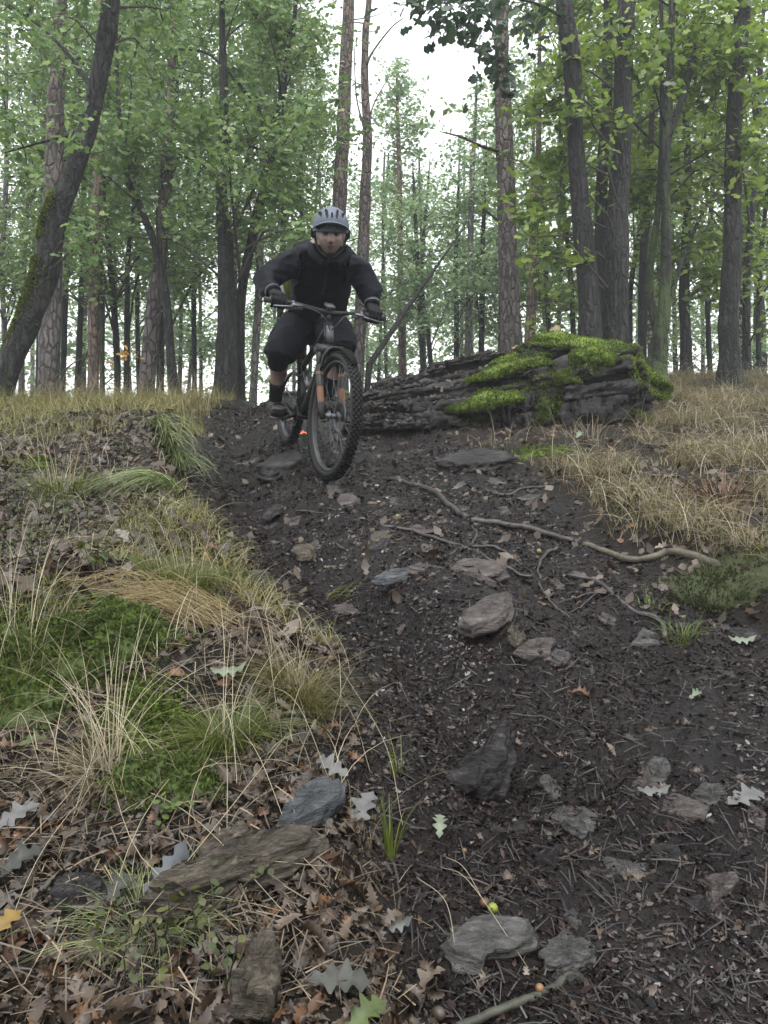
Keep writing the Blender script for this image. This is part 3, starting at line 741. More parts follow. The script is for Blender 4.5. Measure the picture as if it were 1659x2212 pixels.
T_('forked oak with a mossy foot and grey bark right of the rock', fork, 8.8, 'bark_moss', k=11, v0=-80, v1=420, su=120, r0=0.3, r1=0.5, dy=0.5, top=7.2, flare=1.25,
   extra=[('limb', [(1441, 300, 16, 0), (1470, 225, 16, 0.1), (1487, 165, 15, 0.2), (1500, 90, 13, 0.2), (1520, 20, 10, 0.3)]), ('limb', [(1424, 740, 22, 0), (1402, 620, 18, 0.2), (1415, 510, 16, 0.2), (1426, 390, 13, 0.2), (1430, 240, 11, 0.2), (1428, 0, 9, 0.2)]), ('limb', [(1436, 700, 10, 0), (1462, 600, 9, 0.1), (1480, 540, 8, 0.2)])], ulo=1180, **big)
T_('straight mid grey trunk between the forked oak and the dark oak near the edge', [(1483, 800, 28), (1481, 720, 24), (1478, 640, 22), (1483, 500, 18), (1487, 380, 15), (1480, 200, 12)], 11.6, 'bark_oak', k=18, v0=-50, v1=620, su=90, top=9, leaf='leaf_right', size=0.10,
   extra=[('limb', [(1480, 545, 9, 0), (1515, 465, 9, 0.3), (1550, 412, 7, 0.4), (1600, 330, 4, 0.4)])])
T_('dark oak with a mossy bulge near the right edge', [(1582, 850, 52), (1578, 760, 44), (1575, 690, 42), (1580, 560, 38), (1581, 460, 36), (1580, 340, 33), (1590, 200, 32), (1603, 60, 32), (1606, 0, 31)], 8.9, 'bark_oak', top=7.3, sides=18, flare=1.2,
   crown=[(1640, 90, 0.3, 0), (1650, 190, 0.25, -0.3), (1500, 60, 0.35, 0.2), (1660, 320, 0.25, -0.3), (1540, 330, 0.25, 0.2), (1520, 170, 0.32, 0.3), (1480, 340, 0.28, 0.1), (1625, 420, 0.22, 0.1), (1650, 10, 0.3, 0), (1440, 420, 0.24, -0.1), (1560, 10, 0.35, 0), (1650, 480, 0.2, -0.2)], **big)
T_('slender trunk touching the right side of the dark mossy oak', [(1612, 840, 18), (1610, 700, 17), (1612, 560, 15), (1625, 420, 13), (1636, 260, 12)], 11.8, 'bark_oak', k=16, v0=-80, v1=640, su=75, top=9, leaf='leaf_right', size=0.12)
T_('thin dark trunk at the right edge of the photo', [(1642, 830, 12), (1640, 700, 11), (1643, 560, 10), (1655, 420, 8)], 13.0, 'bark_dark', k=14, v0=-60, v1=640, su=70, top=9, leaf='leaf_right', size=0.12)
T_('leafy tree hidden behind the thick dark pair', [(1240, 800, 12), (1235, 600, 11), (1215, 400, 10), (1210, 200, 8)], 13.0, 'bark_dark', k=26, v0=-50, v1=640, su=70, top=9, leaf='leaf_right', size=0.10, ulo=1085)
T_('leafy tree behind the forked oak', [(1535, 810, 12), (1530, 600, 11), (1540, 400, 10), (1550, 200, 8)], 14.5, 'bark_dark', k=28, v0=-50, v1=660, su=100, top=9, leaf='leaf_right', size=0.12)
T_('leafy tree behind the slim trunk right of the pair', [(1360, 800, 12), (1365, 600, 11), (1400, 400, 10), (1420, 200, 8)], 15.0, 'bark_dark', k=28, v0=-50, v1=640, su=90, top=9, leaf='leaf_right', size=0.12)
T_('leafy tree behind the thick grey pine', [(1190, 800, 11), (1180, 600, 10), (1170, 420, 9), (1160, 250, 7)], 15.5, 'bark_dark', k=24, v0=180, v1=680, su=55, top=9, leaf='leaf_left', size=0.12, ulo=1050)

# ---- thin trees farther in, one per visible stem
FAR = {}
REFS = [(8, 'the thin trunk at the left photo edge'), (60, 'the leaning mossy oak'), (110, 'the stout grey pine'), (200, 'the scaly pine with the pink top'), (246, 'the crooked thin dark trunk'), (330, 'the scaly grey pine with the wide foot'), (380, 'the sweeping curved oak'), (490, 'the thick crest oak'), (556, 'the pale scaly trunk left of the rider'), (612, 'the rider\'s right shoulder'), (728, 'the tall bare pine over the helmet'), (780, 'the slimmer crooked pine'), (866, 'the reddish slim pine'), (925, 'the two thin close trunks'), (1013, 'the pale slim straight trunk'), (1100, 'the thick grey pine behind the rock'), (1150, 'the pinkish pine'), (1270, 'the left trunk of the thick dark pair'), (1331, 'the right trunk of the thick dark pair'), (1437, 'the forked oak'), (1480, 'the mid grey trunk'), (1577, 'the dark oak with the bulge'), (1641, 'the thin trunk at the right edge')]
def far_label(u):
    k = int(np.argmin([abs(u - r[0]) for r in REFS])); sd = 'left' if u < REFS[k][0] else 'right'
    n = FAR[(k, sd)] = FAR.get((k, sd), 0) + 1
    return '%sslim distant tree %s of %s' % ({1: '', 2: 'second ', 3: 'third ', 4: 'fourth '}.get(n, 'far '), sd, REFS[k][1])
def far_trees():
    used = []
    r = np.random.default_rng(5)
    for k in range(46):
        for _ in range(40):
            u = r.uniform(-60, 1720); d = r.uniform(17, 30)
            if all(abs(u - a) > 16 for a in used): break
        used.append(u)
        wpx = r.uniform(5, 11) * 17 / d + 2.5
        lean = r.normal(0, 14)
        way = [(u, 860, wpx * 1.2), (u + lean * 0.3 + r.normal(0, 3), 680, wpx), (u + lean * 0.7 + r.normal(0, 4), 500, wpx * 0.8), (u + lean, 330, wpx * 0.6)]
        mid = 760 < u < 1090
        tree(far_label(np.interp(640, [330, 500, 680, 860], [way[3][0], way[2][0], way[1][0], way[0][0]])), way, d, ['bark_grey', 'bark_oak', 'bark_grey', 'bark_oak'][k % 4], top=(r.uniform(5.5, 8) if mid else 9.5),  # lighter grey bark on far stems stands in for haze
             crown=auto(way, 12, 380 if mid else 120, 800, 60, 0.5, 0.95, 1.2, uhi=(705 if u < 715 else 1800)), leaf='leaf_far_hazed', size=0.12, sides=7, group='slim distant trees behind the crest', twigs=6, dens=0.62)
far_trees()
def far_woods():
    n = 36000
    y = rng.uniform(24, 46, n); u = rng.uniform(-250, 1900, n)
    top = np.interp(u, [-250, 500, 700, 760, 860, 950, 1040, 1120, 1900], [250, 250, 300, 400, 330, 440, 370, 260, 220])
    v = top + (880 - top) * rng.uniform(0, 1, n) ** 0.62
    pos = np.stack([(u - CU) / F * y, y, -(v - CV) / F * y], -1)
    keep = fbm3(pos * 0.55, 3, 4) > -0.10
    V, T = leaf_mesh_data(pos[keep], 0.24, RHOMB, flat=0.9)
    tag(obj('far_woods', V, T, MAT['leaf_far_hazed'], smooth=False), kind='stuff')
far_woods()

# ------------------------------------------------------------------ haze between the trees
def haze():
    m = bpy.data.materials.new('haze'); m.use_nodes = True
    t = m.node_tree; t.nodes.remove(t.nodes['Principled BSDF'])
    v = t.nodes.new('ShaderNodeVolumePrincipled')
    v.inputs['Color'].default_value = (0.93, 0.96, 1.0, 1)
    v.inputs['Density'].default_value = 0.0028
    v.inputs['Anisotropy'].default_value = 0.2
    t.links.new(v.outputs['Volume'], t.nodes['Material Output'].inputs['Volume'])
    V, T = box((0, 7, 4.2), (85, 85, 14.2))
    o = obj('haze', V, T, m, smooth=False)
    tag(o, kind='stuff')
haze()
# ------------------------------------------------------------------ stones and the slate outcrop
def slate(name, c0, c1, c2, rough=0.42, spec=0.5):
    m, n, l, b = newmat(name)
    a, _ = noise(n, l, 3.5, 6, 0.6, stretch=(1, 1, 6)); f, _ = noise(n, l, 45, 5, 0.65, stretch=(0.6, 1, 5)); g, _ = noise(n, l, 140, 3, 0.6)
    r = ramp(n, [(0.34, tuple(0.7 * q for q in c0)), (0.5, c1), (0.64, tuple(1.25 * q for q in c2))])
    l.new(mathn(n, l, 'ADD', mathn(n, l, 'MULTIPLY', a.outputs['Fac'], 0.5), mathn(n, l, 'MULTIPLY', f.outputs['Fac'], 0.5)), r.inputs['Fac'])
    l.new(r.outputs['Color'], b.inputs['Base Color'])
    l.new(mathn(n, l, 'ADD', rough - 0.12, mathn(n, l, 'MULTIPLY', a.outputs['Fac'], 0.35)), b.inputs['Roughness'])
    b.inputs['Specular IOR Level'].default_value = spec
    bp = n.new('ShaderNodeBump'); bp.inputs['Strength'].default_value = 1.0; bp.inputs['Distance'].default_value = 0.016
    l.new(mathn(n, l, 'ADD', f.outputs['Fac'], mathn(n, l, 'MULTIPLY', g.outputs['Fac'], 0.35)), bp.inputs['Height'])
    l.new(bp.outputs['Normal'], b.inputs['Normal'])
    return m
MAT['slate'] = slate('dark wet slate', (0.0088, 0.0083, 0.0088), (0.0262, 0.0239, 0.0240), (0.0735, 0.0660, 0.0640), 0.42, 0.2)
MAT['slate_grey'] = slate('grey slate', (0.0279, 0.0273, 0.0265), (0.0594, 0.0566, 0.0539), (0.1048, 0.1014, 0.0965), 0.5, 0.25)
MAT['slate_tan'] = slate('tan schist', (0.0244, 0.0203, 0.0152), (0.0696, 0.0577, 0.0430), (0.1321, 0.1112, 0.0835), 0.6, 0.25)
MAT['slate_red'] = slate('brownish trail stone', (0.0252, 0.0210, 0.0193), (0.0630, 0.0521, 0.0479), (0.1176, 0.1008, 0.0924), 0.5, 0.25)
MAT['slate_blue'] = slate('blue grey slate', (0.0207, 0.0235, 0.0262), (0.0517, 0.0566, 0.0607), (0.0966, 0.1000, 0.1035), 0.5, 0.25)

MAT['litter'] = simple('dead oak leaves', [(0.0, (0.0120, 0.0071, 0.0040)), (0.35, (0.0317, 0.0197, 0.0114)), (0.65, (0.0573, 0.0373, 0.0229)), (0.9, (0.0925, 0.0672, 0.0449)), (1.0, (0.1307, 0.0912, 0.0571))], 12, 0.45, island=0.7, bump=0.3, bscale=60, bdist=0.003, translucent=0.08)
MAT['litter_red'] = simple('russet dead leaves', [(0.0, (0.0375, 0.0165, 0.0075)), (0.5, (0.0900, 0.0413, 0.0165)), (1.0, (0.1650, 0.0825, 0.0338))], 12, 0.5, island=0.7, translucent=0.1)
def stone_mesh(outline, thick, layers=4, jag=0.02, seed=0, top_bump=0.012, under=1.0, taper=0.85):
    """flat stone: ragged strata round the side, uneven top. outline (n,2) in metres, top near z=thick"""
    r = np.random.default_rng(seed)
    o = np.asarray(outline, float)
    # resample the outline evenly with sharp corners kept
    q = np.vstack([o, o[:1]]); L = np.linalg.norm(np.diff(q, axis=0), axis=1); s = np.concatenate([[0], np.cumsum(L)])
    n = 44 if s[-1] < 1.5 else 110; t = np.linspace(0, s[-1], n, endpoint=False)
    ring = np.stack([np.interp(t, s, q[:, 0]), np.interp(t, s, q[:, 1])], -1)
    c = ring.mean(0); d = ring - c
    size = np.sqrt(np.mean(np.sum(d * d, 1)))
    s_q = t / max(0.08, 0.35 * size)
    V = []
    for k in range(layers * 2):
        lay = k // 2
        off = jag * (fbm2(s_q * 1.0 + lay * 7.1 + seed, s_q * 0 + seed * 1.7 + lay, 5, seed % 50) * 2.2 + r.normal(0, 0.25, n))
        f = (taper + (1 - taper) * (1 - lay / max(1, layers - 1)) * under) if under else 1
        z = thick * (lay + (0.06 if k % 2 == 0 else 0.94)) / layers
        V.append(np.column_stack([c + d * f + nrm(d) * off[:, None], np.full(n, z) + (r.normal(0, thick * 0.03, n))]))
    for f in (0.82, 0.6, 0.36, 0.16):
        p = c + (V[layers * 2 - 1][:, :2] - c) * f
        V.append(np.column_stack([p, np.full(n, thick) + top_bump * 1.8 * np.round(fbm2(p[:, 0] / size * 2.2 + seed, p[:, 1] / size * 2.2, 4, seed % 31) * 5) / 5 + r.normal(0, top_bump * 0.18, n)]))
    rows = len(V); V = np.vstack(V + [np.array([[c[0], c[1], thick]]), np.array([[c[0], c[1], 0.0]])])
    i = np.arange(rows - 1)[:, None] * n; j = np.arange(n)[None]; k = (j + 1) % n
    T = np.concatenate([np.stack([i + j, i + k, i + n + k], -1).reshape(-1, 3), np.stack([i + j, i + n + k, i + n + j], -1).reshape(-1, 3)])
    jj = np.arange(n); kk = (jj + 1) % n
    T = np.vstack([T, np.stack([np.full(n, rows * n), (rows - 1) * n + jj, (rows - 1) * n + kk], -1), np.stack([np.full(n, rows * n + 1), kk, jj], -1)])
    return V, T

def placed(V, normal, yaw, at):
    R = frames(np.asarray(normal, float)[None], np.array([yaw]))[0]
    return V @ R + np.asarray(at, float)

def stone(u, v, poly, thick, mat, label, layers=3, jag=0.008, seed=1, tilt=(0, 0), lift=0.0, top_bump=0.006, cat='stone', name='slate_stone', sink=0.3):
    """poly: outline in photo positions round (u, v); laid on the ground slope"""
    c = hit(u, v)
    n0 = nrm(np.array([-0.02, -SLP, 1.0]) + np.array([tilt[0], tilt[1], 0]))
    R = frames(n0[None], np.array([0.0]))[0]
    pts = []
    for a, b in poly:
        d = np.array([(a - CU) / F, 1, -(b - CV) / F]); t = (c @ n0) / (d @ n0)
        q = (d * t - c) @ R.T; pts.append(q[:2])
    pts = np.array(pts)
    area = 0.5 * np.sum(pts[:, 0] * np.roll(pts[:, 1], -1) - pts[:, 1] * np.roll(pts[:, 0], -1))
    if area < 0: pts = pts[::-1]
    V, T = stone_mesh(pts, thick, layers, jag, seed, top_bump)
    V[:, 2] += lift - thick * sink
    V = V @ R + c
    return tag(obj(name, V, T, MAT[mat], loc=c, smooth=False), label, cat)

S = stone
S(500, 1920, [(288, 1978), (345, 1940), (430, 1915), (560, 1850), (650, 1826), (708, 1832), (700, 1860), (640, 1900), (560, 1930), (470, 1965), (380, 1985)], 0.065, 'slate_tan', 'long layered tan schist slab pointing right at the lower left of the photo', 7, 0.012, 3, top_bump=0.012, sink=0.12)
S(480, 1845, [(425, 1865), (470, 1830), (505, 1822), (535, 1795), (545, 1825), (520, 1850), (470, 1880), (435, 1895)], 0.05, 'slate_tan', 'thin grey brown flake lying along the back of the long tan slab', 2, 0.006, 4)
S(668, 1750, [(588, 1815), (612, 1765), (650, 1725), (705, 1700), (750, 1712), (745, 1740), (700, 1775), (640, 1812)], 0.042, 'slate_blue', 'blue grey slate block with an ochre stain beside the pale grey oak leaves', 3, 0.007, 5)
S(1050, 2035, [(940, 2055), (965, 2020), (1010, 1990), (1060, 1985), (1150, 1990), (1158, 2040), (1105, 2070), (1050, 2075), (1040, 2105), (985, 2085)], 0.022, 'slate_grey', 'broad flat grey slate plate next to the green acorn at the bottom of the trail', 3, 0.007, 6, top_bump=0.004)
S(1215, 2065, [(1160, 2085), (1185, 2045), (1230, 2030), (1280, 2050), (1270, 2085), (1215, 2105), (1175, 2100)], 0.024, 'slate_grey', 'jagged grey stone with a small pinkish patch at its right corner', 4, 0.012, 7)
S(1235, 2115, [(1180, 2128), (1205, 2105), (1245, 2100), (1262, 2118), (1230, 2138)], 0.02, 'slate_grey', 'small grey stone tucked between the jagged stone and the mossy stick', 3, 0.006, 57)
S(560, 2130, [(508, 2215), (515, 2130), (545, 2060), (590, 2040), (605, 2080), (600, 2150), (595, 2230)], 0.10, 'slate_tan', 'tapered brown schist stone rising from the bottom edge of the photo', 4, 0.01, 8, tilt=(0.1, -0.4))
S(170, 1935, [(105, 1955), (130, 1920), (185, 1905), (240, 1925), (215, 1955), (150, 1970)], 0.035, 'slate', 'dark wet stone left of the long tan slab', 3, 0.007, 9)
S(1035, 1700, [(950, 1735), (985, 1700), (1040, 1665), (1085, 1610), (1110, 1590), (1105, 1660), (1090, 1715), (1040, 1745)], 0.075, 'slate', 'big dark slate shard sticking out of the mud with its tip pointing up right', 6, 0.014, 10, tilt=(-0.35, -0.25), top_bump=0.012, sink=0.15)
S(1060, 1325, [(985, 1365), (1000, 1330), (1050, 1300), (1105, 1288), (1100, 1335), (1075, 1362), (1020, 1378)], 0.038, 'slate_red', 'large pale brown slab with a steep dark right edge in the middle of the trail', 4, 0.01, 11, tilt=(-0.12, -0.1), sink=0.15)
S(1118, 1378, [(1095, 1370), (1105, 1352), (1130, 1360), (1138, 1388), (1122, 1402), (1105, 1392)], 0.026, 'slate_tan', 'small rounded tan stone below the right edge of the large pale slab', 3, 0.006, 12, top_bump=0.01)
S(1035, 1240, [(960, 1245), (985, 1222), (1030, 1212), (1090, 1225), (1100, 1245), (1050, 1258), (995, 1258)], 0.035, 'slate_red', 'flat brownish stone below the forking roots', 3, 0.01, 13, sink=0.35)
S(875, 1240, [(800, 1258), (840, 1238), (900, 1226), (922, 1234), (880, 1250), (830, 1264)], 0.025, 'slate_blue', 'narrow pale blue grey stone left of the flat brownish one', 2, 0.008, 14)
S(822, 1166, [(795, 1172), (808, 1156), (838, 1152), (850, 1166), (835, 1180), (808, 1182)], 0.03, 'slate_tan', 'small pale tan stone just above the long thin root', 3, 0.008, 15)
S(655, 1195, [(628, 1200), (640, 1186), (668, 1182), (688, 1192), (675, 1206), (645, 1210)], 0.035, 'slate_tan', 'ochre tinted stone half sunk in the mud on the left of the trail', 3, 0.007, 16)
S(755, 1322, [(712, 1318), (745, 1308), (788, 1306), (795, 1325), (765, 1342), (725, 1340)], 0.026, 'slate_red', 'grey brown angular stone at the left rim of the trail', 3, 0.009, 17)
S(750, 1088, [(722, 1095), (732, 1076), (765, 1072), (778, 1086), (760, 1102), (735, 1106)], 0.04, 'slate_red', 'worn pale brown stone below the front wheel', 3, 0.01, 18)
S(602, 1105, [(565, 1118), (590, 1100), (622, 1085), (640, 1088), (612, 1108), (580, 1122)], 0.03, 'slate', 'dark splinter of slate on the left half of the trail', 3, 0.008, 19)
S(1025, 1015, [(928, 1022), (975, 1000), (1040, 990), (1108, 996), (1115, 1015), (1060, 1028), (985, 1034)], 0.10, 'slate', 'long layered dark slate ledge lying below the rock outcrop', 6, 0.02, 20, tilt=(0.05, -0.05), sink=0.2)
S(600, 1010, [(550, 1030), (580, 1005), (640, 990), (665, 1000), (640, 1025), (590, 1040)], 0.09, 'slate', 'dark slate ledge under the rear wheel at the left of the trail', 5, 0.02, 21, sink=0.3)
S(1440, 1272, [(1415, 1262), (1432, 1254), (1468, 1266), (1470, 1282), (1445, 1290), (1425, 1280)], 0.04, 'slate_tan', 'tan flat stone under the dark overhang of moss on the right', 2, 0.006, 22)
S(1420, 1665, [(1395, 1660), (1412, 1640), (1440, 1645), (1452, 1672), (1430, 1690), (1405, 1686)], 0.018, 'slate_grey', 'pale flat flake alone in the mud on the lower right', 2, 0.006, 23)
S(1255, 1785, [(1215, 1780), (1250, 1770), (1288, 1778), (1285, 1800), (1255, 1810)], 0.016, 'slate_grey', 'thin grey flake in the middle of the dark lower trail', 2, 0.006, 24)
S(1190, 1695, [(1160, 1690), (1178, 1672), (1205, 1690), (1222, 1718), (1200, 1735), (1178, 1715)], 0.014, 'slate_grey', 'ragged grey flake right of the big dark shard', 2, 0.008, 25)
S(1530, 1235 + 480, [(1495, 1720), (1520, 1702), (1560, 1706), (1570, 1728), (1535, 1740)], 0.02, 'slate_grey', 'low grey stone toward the right edge of the lower trail', 2, 0.008, 26)
S(312, 1200, [(288, 1205), (300, 1185), (330, 1180), (348, 1195), (335, 1218), (302, 1222)], 0.04, 'slate_grey', 'pale lichen grey stone above the green grass tuft on the left bank', 3, 0.008, 27)
S(560, 1250, [(535, 1255), (550, 1240), (580, 1238), (590, 1252), (570, 1264), (545, 1266)], 0.03, 'slate', 'dark grey stone beside the left edge of the trail', 3, 0.008, 28)
S(1205, 1420, [(1185, 1420), (1200, 1408), (1225, 1414), (1228, 1432), (1205, 1438)], 0.02, 'slate_grey', 'small flat grey stone right of the rounded tan stone', 2, 0.006, 29)
S(1290, 1460, [(1255, 1440), (1275, 1432), (1288, 1460), (1280, 1476), (1260, 1470)], 0.016, 'slate_grey', 'upright oval grey flake above the orange brown leaf', 2, 0.005, 30)

def embedded():
    r = np.random.default_rng(91)
    for k in range(75):
        y = r.uniform(1.3, 5.8); x = r.uniform(xL(y) + 0.25, min(xR(y), 0.52 * y) - 0.05)
        if abs(x + 0.36) < 0.25 and 4.2 < y < 5.8: continue
        c = np.array([x, y, float(H(x, y))]); R = frames(nrm(gnormal(np.array([x]), np.array([y]), 0.1) + r.normal(0, 0.10, (1, 3))), np.array([r.uniform(0, 6.28)]))[0]
        n = int(r.integers(5, 9)); a = np.sort(r.uniform(0, 6.283, n)); q = r.uniform(0.6, 1.1, n); s = r.uniform(0.022, 0.065) * (0.6 + 0.18 * y)
        V, T = stone_mesh(np.stack([np.cos(a) * q * s * 1.5, np.sin(a) * q * s], -1), 0.022, 2, 0.005, 200 + k, 0.005)
        V[:, 2] -= 0.017
        tag(obj('embedded_stone', V @ R + c, T, MAT[['slate_grey', 'slate_red', 'slate', 'slate_red'][k % 4]], loc=c, smooth=False), 'small flat stone trodden flush into the muddy trail', 'stone', 'flat stones trodden into the trail')
embedded()

def outcrop():
    base = P(1060, 940, 6.0); base[2] = float(H(base[0], base[1]))
    root = empty('rock_outcrop', base, 'dark layered slate outcrop with bright moss cushions on the right of the trail', 'rock outcrop')
    lo = np.array(base)
    dip = np.array([math.cos(math.radians(13.5)), 0, math.sin(math.radians(13.5))])   # strata climb to the right
    k = 0; SURF = []
    def slab(u0, u1, v0, v1, y, depth, th, mat='slate', layers=5, jag=0.035, lean=0.10, seed=None, tb=0.02):
        """front top edge runs from (u0, v0) to (u1, v1) at depth y; the slab reaches 'depth' metres back"""
        nonlocal k
        k += 1; sd = seed or k * 7
        r = np.random.default_rng(sd)
        a = P(u0, v0, y); b = P(u1, v1, y)
        x = nrm(b - a); L = np.linalg.norm(b - a)
        yv = nrm(np.array([0, 1, lean]) - x * x[2] * lean); z = np.cross(x, yv)
        m = 12
        fx = np.linspace(0, L, m)
        fr = np.stack([fx, -0.05 * r.random(m) + 0.09 * fbm2(fx * 3 + sd, fx * 0 + sd, 3, 9)], -1)
        bk = np.stack([fx[::-1], depth + 0.12 * fbm2(fx * 2 + sd, fx * 0, 2, 19)], -1)
        V, T = stone_mesh(np.vstack([fr, bk]), th, layers, jag, sd, tb, under=0.0)
        V[:, 2] -= th
        V = a + V[:, :1] * x + V[:, 1:2] * yv + V[:, 2:] * z
        obj('slab', V - lo, T, MAT[mat], root, smooth=False); SURF.append((V, T))
    # solid heart of the outcrop
    c = spline([P(760, 930, 6.7), P(950, 900, 6.75), P(1150, 860, 6.8), P(1280, 838, 6.75), P(1335, 842, 6.75)], 40)
    tt = np.linspace(0, 1, 12); t4 = np.linspace(0, 1, 40)
    V, T = loft(c, np.interp(t4, tt, [0.1, .2, .3, .38, .42, .46, .5, .52, .54, .55, .5, .35]), np.interp(t4, tt, [0.05, .11, .15, .19, .22, .25, .27, .29, .30, .30, .28, .2]), (0, 1, 0), 72, 3)
    fr_ = fbm3(V * np.array([2.2, 2.6, 6]), 4, 3); fr_ = np.round(fr_ * 6) / 6 * 0.75 + fr_ * 0.25
    V = V + (fr_ * 0.30)[:, None] * nrm(V - np.repeat(c.mean(0)[None], len(V), 0))
    obj('core', V - lo, T, MAT['slate'], root, smooth=False)
    # broken strata, step by step from the front foot to the upper ledge
    rs = np.random.default_rng(77)
    def broken(u0, u1, va, vb, y, depth, th, k, lean=0.10, drop=0.12, jit=9):
        """a row of k broken slabs whose front edges run from (u0, va) to (u1, vb)"""
        cuts = np.sort(rs.uniform(0.08, 0.92, k - 1)); cuts = np.concatenate([[0], cuts, [1]])
        for a_, b_ in zip(cuts[:-1], cuts[1:]):
            if b_ - a_ < 0.05 or rs.random() < drop: continue
            a2 = max(0, a_ - 0.04 * rs.random()); b2 = min(1, b_ + 0.05 * rs.random())
            o1, o2 = rs.normal(0, jit * 0.5, 2)
            slab(u0 + (u1 - u0) * a2, u0 + (u1 - u0) * b2, va + (vb - va) * a2 + o1 + rs.normal(0, 3), va + (vb - va) * b2 + o1 + rs.normal(0, 3), y + rs.normal(0, 0.07), depth * rs.uniform(0.7, 1.1), th * rs.uniform(0.55, 1.35), layers=int(rs.integers(3, 6)), jag=0.03, lean=lean + rs.normal(0, 0.06), tb=0.022)
    broken(745, 1075, 918, 905, 5.99, 0.7, 0.10, 4)
    broken(760, 1100, 905, 876, 6.05, 0.7, 0.10, 5)
    broken(775, 1150, 893, 850, 6.12, 0.7, 0.10, 5)
    broken(790, 1190, 880, 826, 6.2, 0.7, 0.09, 5)
    broken(800, 1200, 868, 802, 6.3, 0.8, 0.08, 4)
    broken(1010, 1330, 915, 880, 6.06, 0.6, 0.16, 4)
    broken(1060, 1350, 880, 846, 6.12, 0.6, 0.16, 4)
    broken(1120, 1368, 850, 815, 6.16, 0.7, 0.15, 3, drop=0)
    broken(1150, 1380, 815, 772, 6.2, 0.8, 0.15, 3, drop=0)
    broken(1190, 1380, 775, 756, 6.35, 0.9, 0.12, 2, drop=0)
    broken(775, 1190, 852, 778, 6.6, 0.8, 0.07, 4, lean=0.22)
    broken(775, 1185, 838, 755, 7.05, 0.7, 0.12, 4, lean=0.08, drop=0)
    broken(840, 1200, 815, 740, 7.1, 0.7, 0.09, 4, lean=0.08)
    broken(930, 1195, 790, 733, 7.2, 0.6, 0.06, 3, lean=0.08, drop=0)
    slab(1130, 1372, 742, 750, 6.75, 0.9, 0.12, layers=4)
    broken(1250, 1402, 905, 870, 6.3, 0.6, 0.14, 2, drop=0)
    broken(1265, 1400, 868, 832, 6.3, 0.6, 0.13, 2, drop=0)
    broken(1270, 1396, 832, 796, 6.32, 0.6, 0.13, 2, drop=0)
    broken(1280, 1374, 800, 772, 6.35, 0.6, 0.12, 2, drop=0)
    slab(1290, 1400, 900, 880, 6.45, 0.6, 0.2, layers=4)
    # moss cushions
    def cushion(pts, mat='moss', seed=1, dens=1.0):
        """pts: (u, v, depth, half-width m, thickness m) along the cushion"""
        c = np.array([P(u, v, y) for u, v, y, w, t in pts]); n = 14
        cc = spline(c, n); ww = np.interp(np.linspace(0, 1, n), np.linspace(0, 1, len(pts)), [p[3] for p in pts]); tt = np.interp(np.linspace(0, 1, n), np.linspace(0, 1, len(pts)), [p[4] for p in pts])
        cc = spline(c, 26); ww = np.interp(np.linspace(0, 1, 26), np.linspace(0, 1, n), ww); tt = np.interp(np.linspace(0, 1, 26), np.linspace(0, 1, n), tt) * 0.5; n = 26
        e = np.sin(np.linspace(0.08, math.pi - 0.08, n)) ** 0.6
        V, T = loft(cc, ww * e, tt * e, (0, 1, 0.45), 30)
        V = V + nrm(V - np.repeat(cc.mean(0)[None], len(V), 0)) * (fbm3(V * 7, 4, seed) * 0.11)[:, None]
        o = obj('moss_cushion', V - lo, T, MAT[mat], root)
        N = vnormals(V, T); kq = int(3200 * dens)
        ti = rng.integers(0, len(T), kq); w = rng.dirichlet((1, 1, 1), kq)
        pos = (V[T[ti]] * w[..., None]).sum(1); nn = nrm((N[T[ti]] * w[..., None]).sum(1) + rng.normal(0, 0.45, (kq, 3)) + np.array([0, 0, 0.3]))
        V2, T2 = scatter_template(np.array([[0, 0, 0], [0.25, 0.5, 0.9], [0.5, -0.3, 1.3], [-0.35, -0.1, 0.8]]), np.array([[0, 1, 2], [0, 2, 3]]), pos, frames(nn), rng.uniform(0.006, 0.014, kq))
        f = obj('moss_tufts', V2 - lo, T2, MAT[mat], o, smooth=False); tag(f, kind='stuff')
    def mat_cover():
        """thin moss mats and dead leaves on the slab faces"""
        PV = []; PN = []; LV = []
        for V, T in SURF:
            A = V[T]; fn = np.cross(A[:, 1] - A[:, 0], A[:, 2] - A[:, 0]); ar = np.linalg.norm(fn, axis=1) / 2; fn = nrm(fn)
            kq = int(ar.sum() * 9000); ti = rs.choice(len(T), kq, p=ar / ar.sum()); w = rs.dirichlet((1, 1, 1), kq)
            p = (A[ti] * w[..., None]).sum(1); q = fn[ti]
            u = CU + F * p[:, 0] / p[:, 1]; v = CV - F * p[:, 2] / p[:, 1]
            f = fbm3(p * 3.2, 4, 12)
            want = 0.30 * sstep(1120, 1230, u) + 0.22 * sstep(810, 760, v) * sstep(1000, 1150, u) + 0.16 * np.exp(-((u - 1060) / 60) ** 2 - ((v - 865) / 22) ** 2) - 0.45 * sstep(800, 850, v) * sstep(1150, 1250, u) + 0.35 * sstep(1350, 1385, u) * (v < 850)
            ok = (q[:, 2] > -0.25) & (u > 960 + 90 * f) & (f + want + 0.10 * q[:, 2] > 0.20)
            PV.append(p[ok]); PN.append(q[ok])
            lf = (q[:, 2] > 0.75) & (rs.random(kq) < 0.05) & (u < 1200); LV.append(p[lf])
        p = np.concatenate(PV); q = np.concatenate(PN); kq = len(p)
        p = p + q * rs.uniform(0, 0.012, kq)[:, None]
        V2, T2 = scatter_template(np.array([[0, 0, 0], [0.25, 0.5, 0.9], [0.5, -0.3, 1.3], [-0.35, -0.1, 0.8]]), np.array([[0, 1, 2], [0, 2, 3]]), p, frames(nrm(q + rs.normal(0, 0.45, (kq, 3)) + [0, 0, 0.4])), rs.uniform(0.006, 0.015, kq))
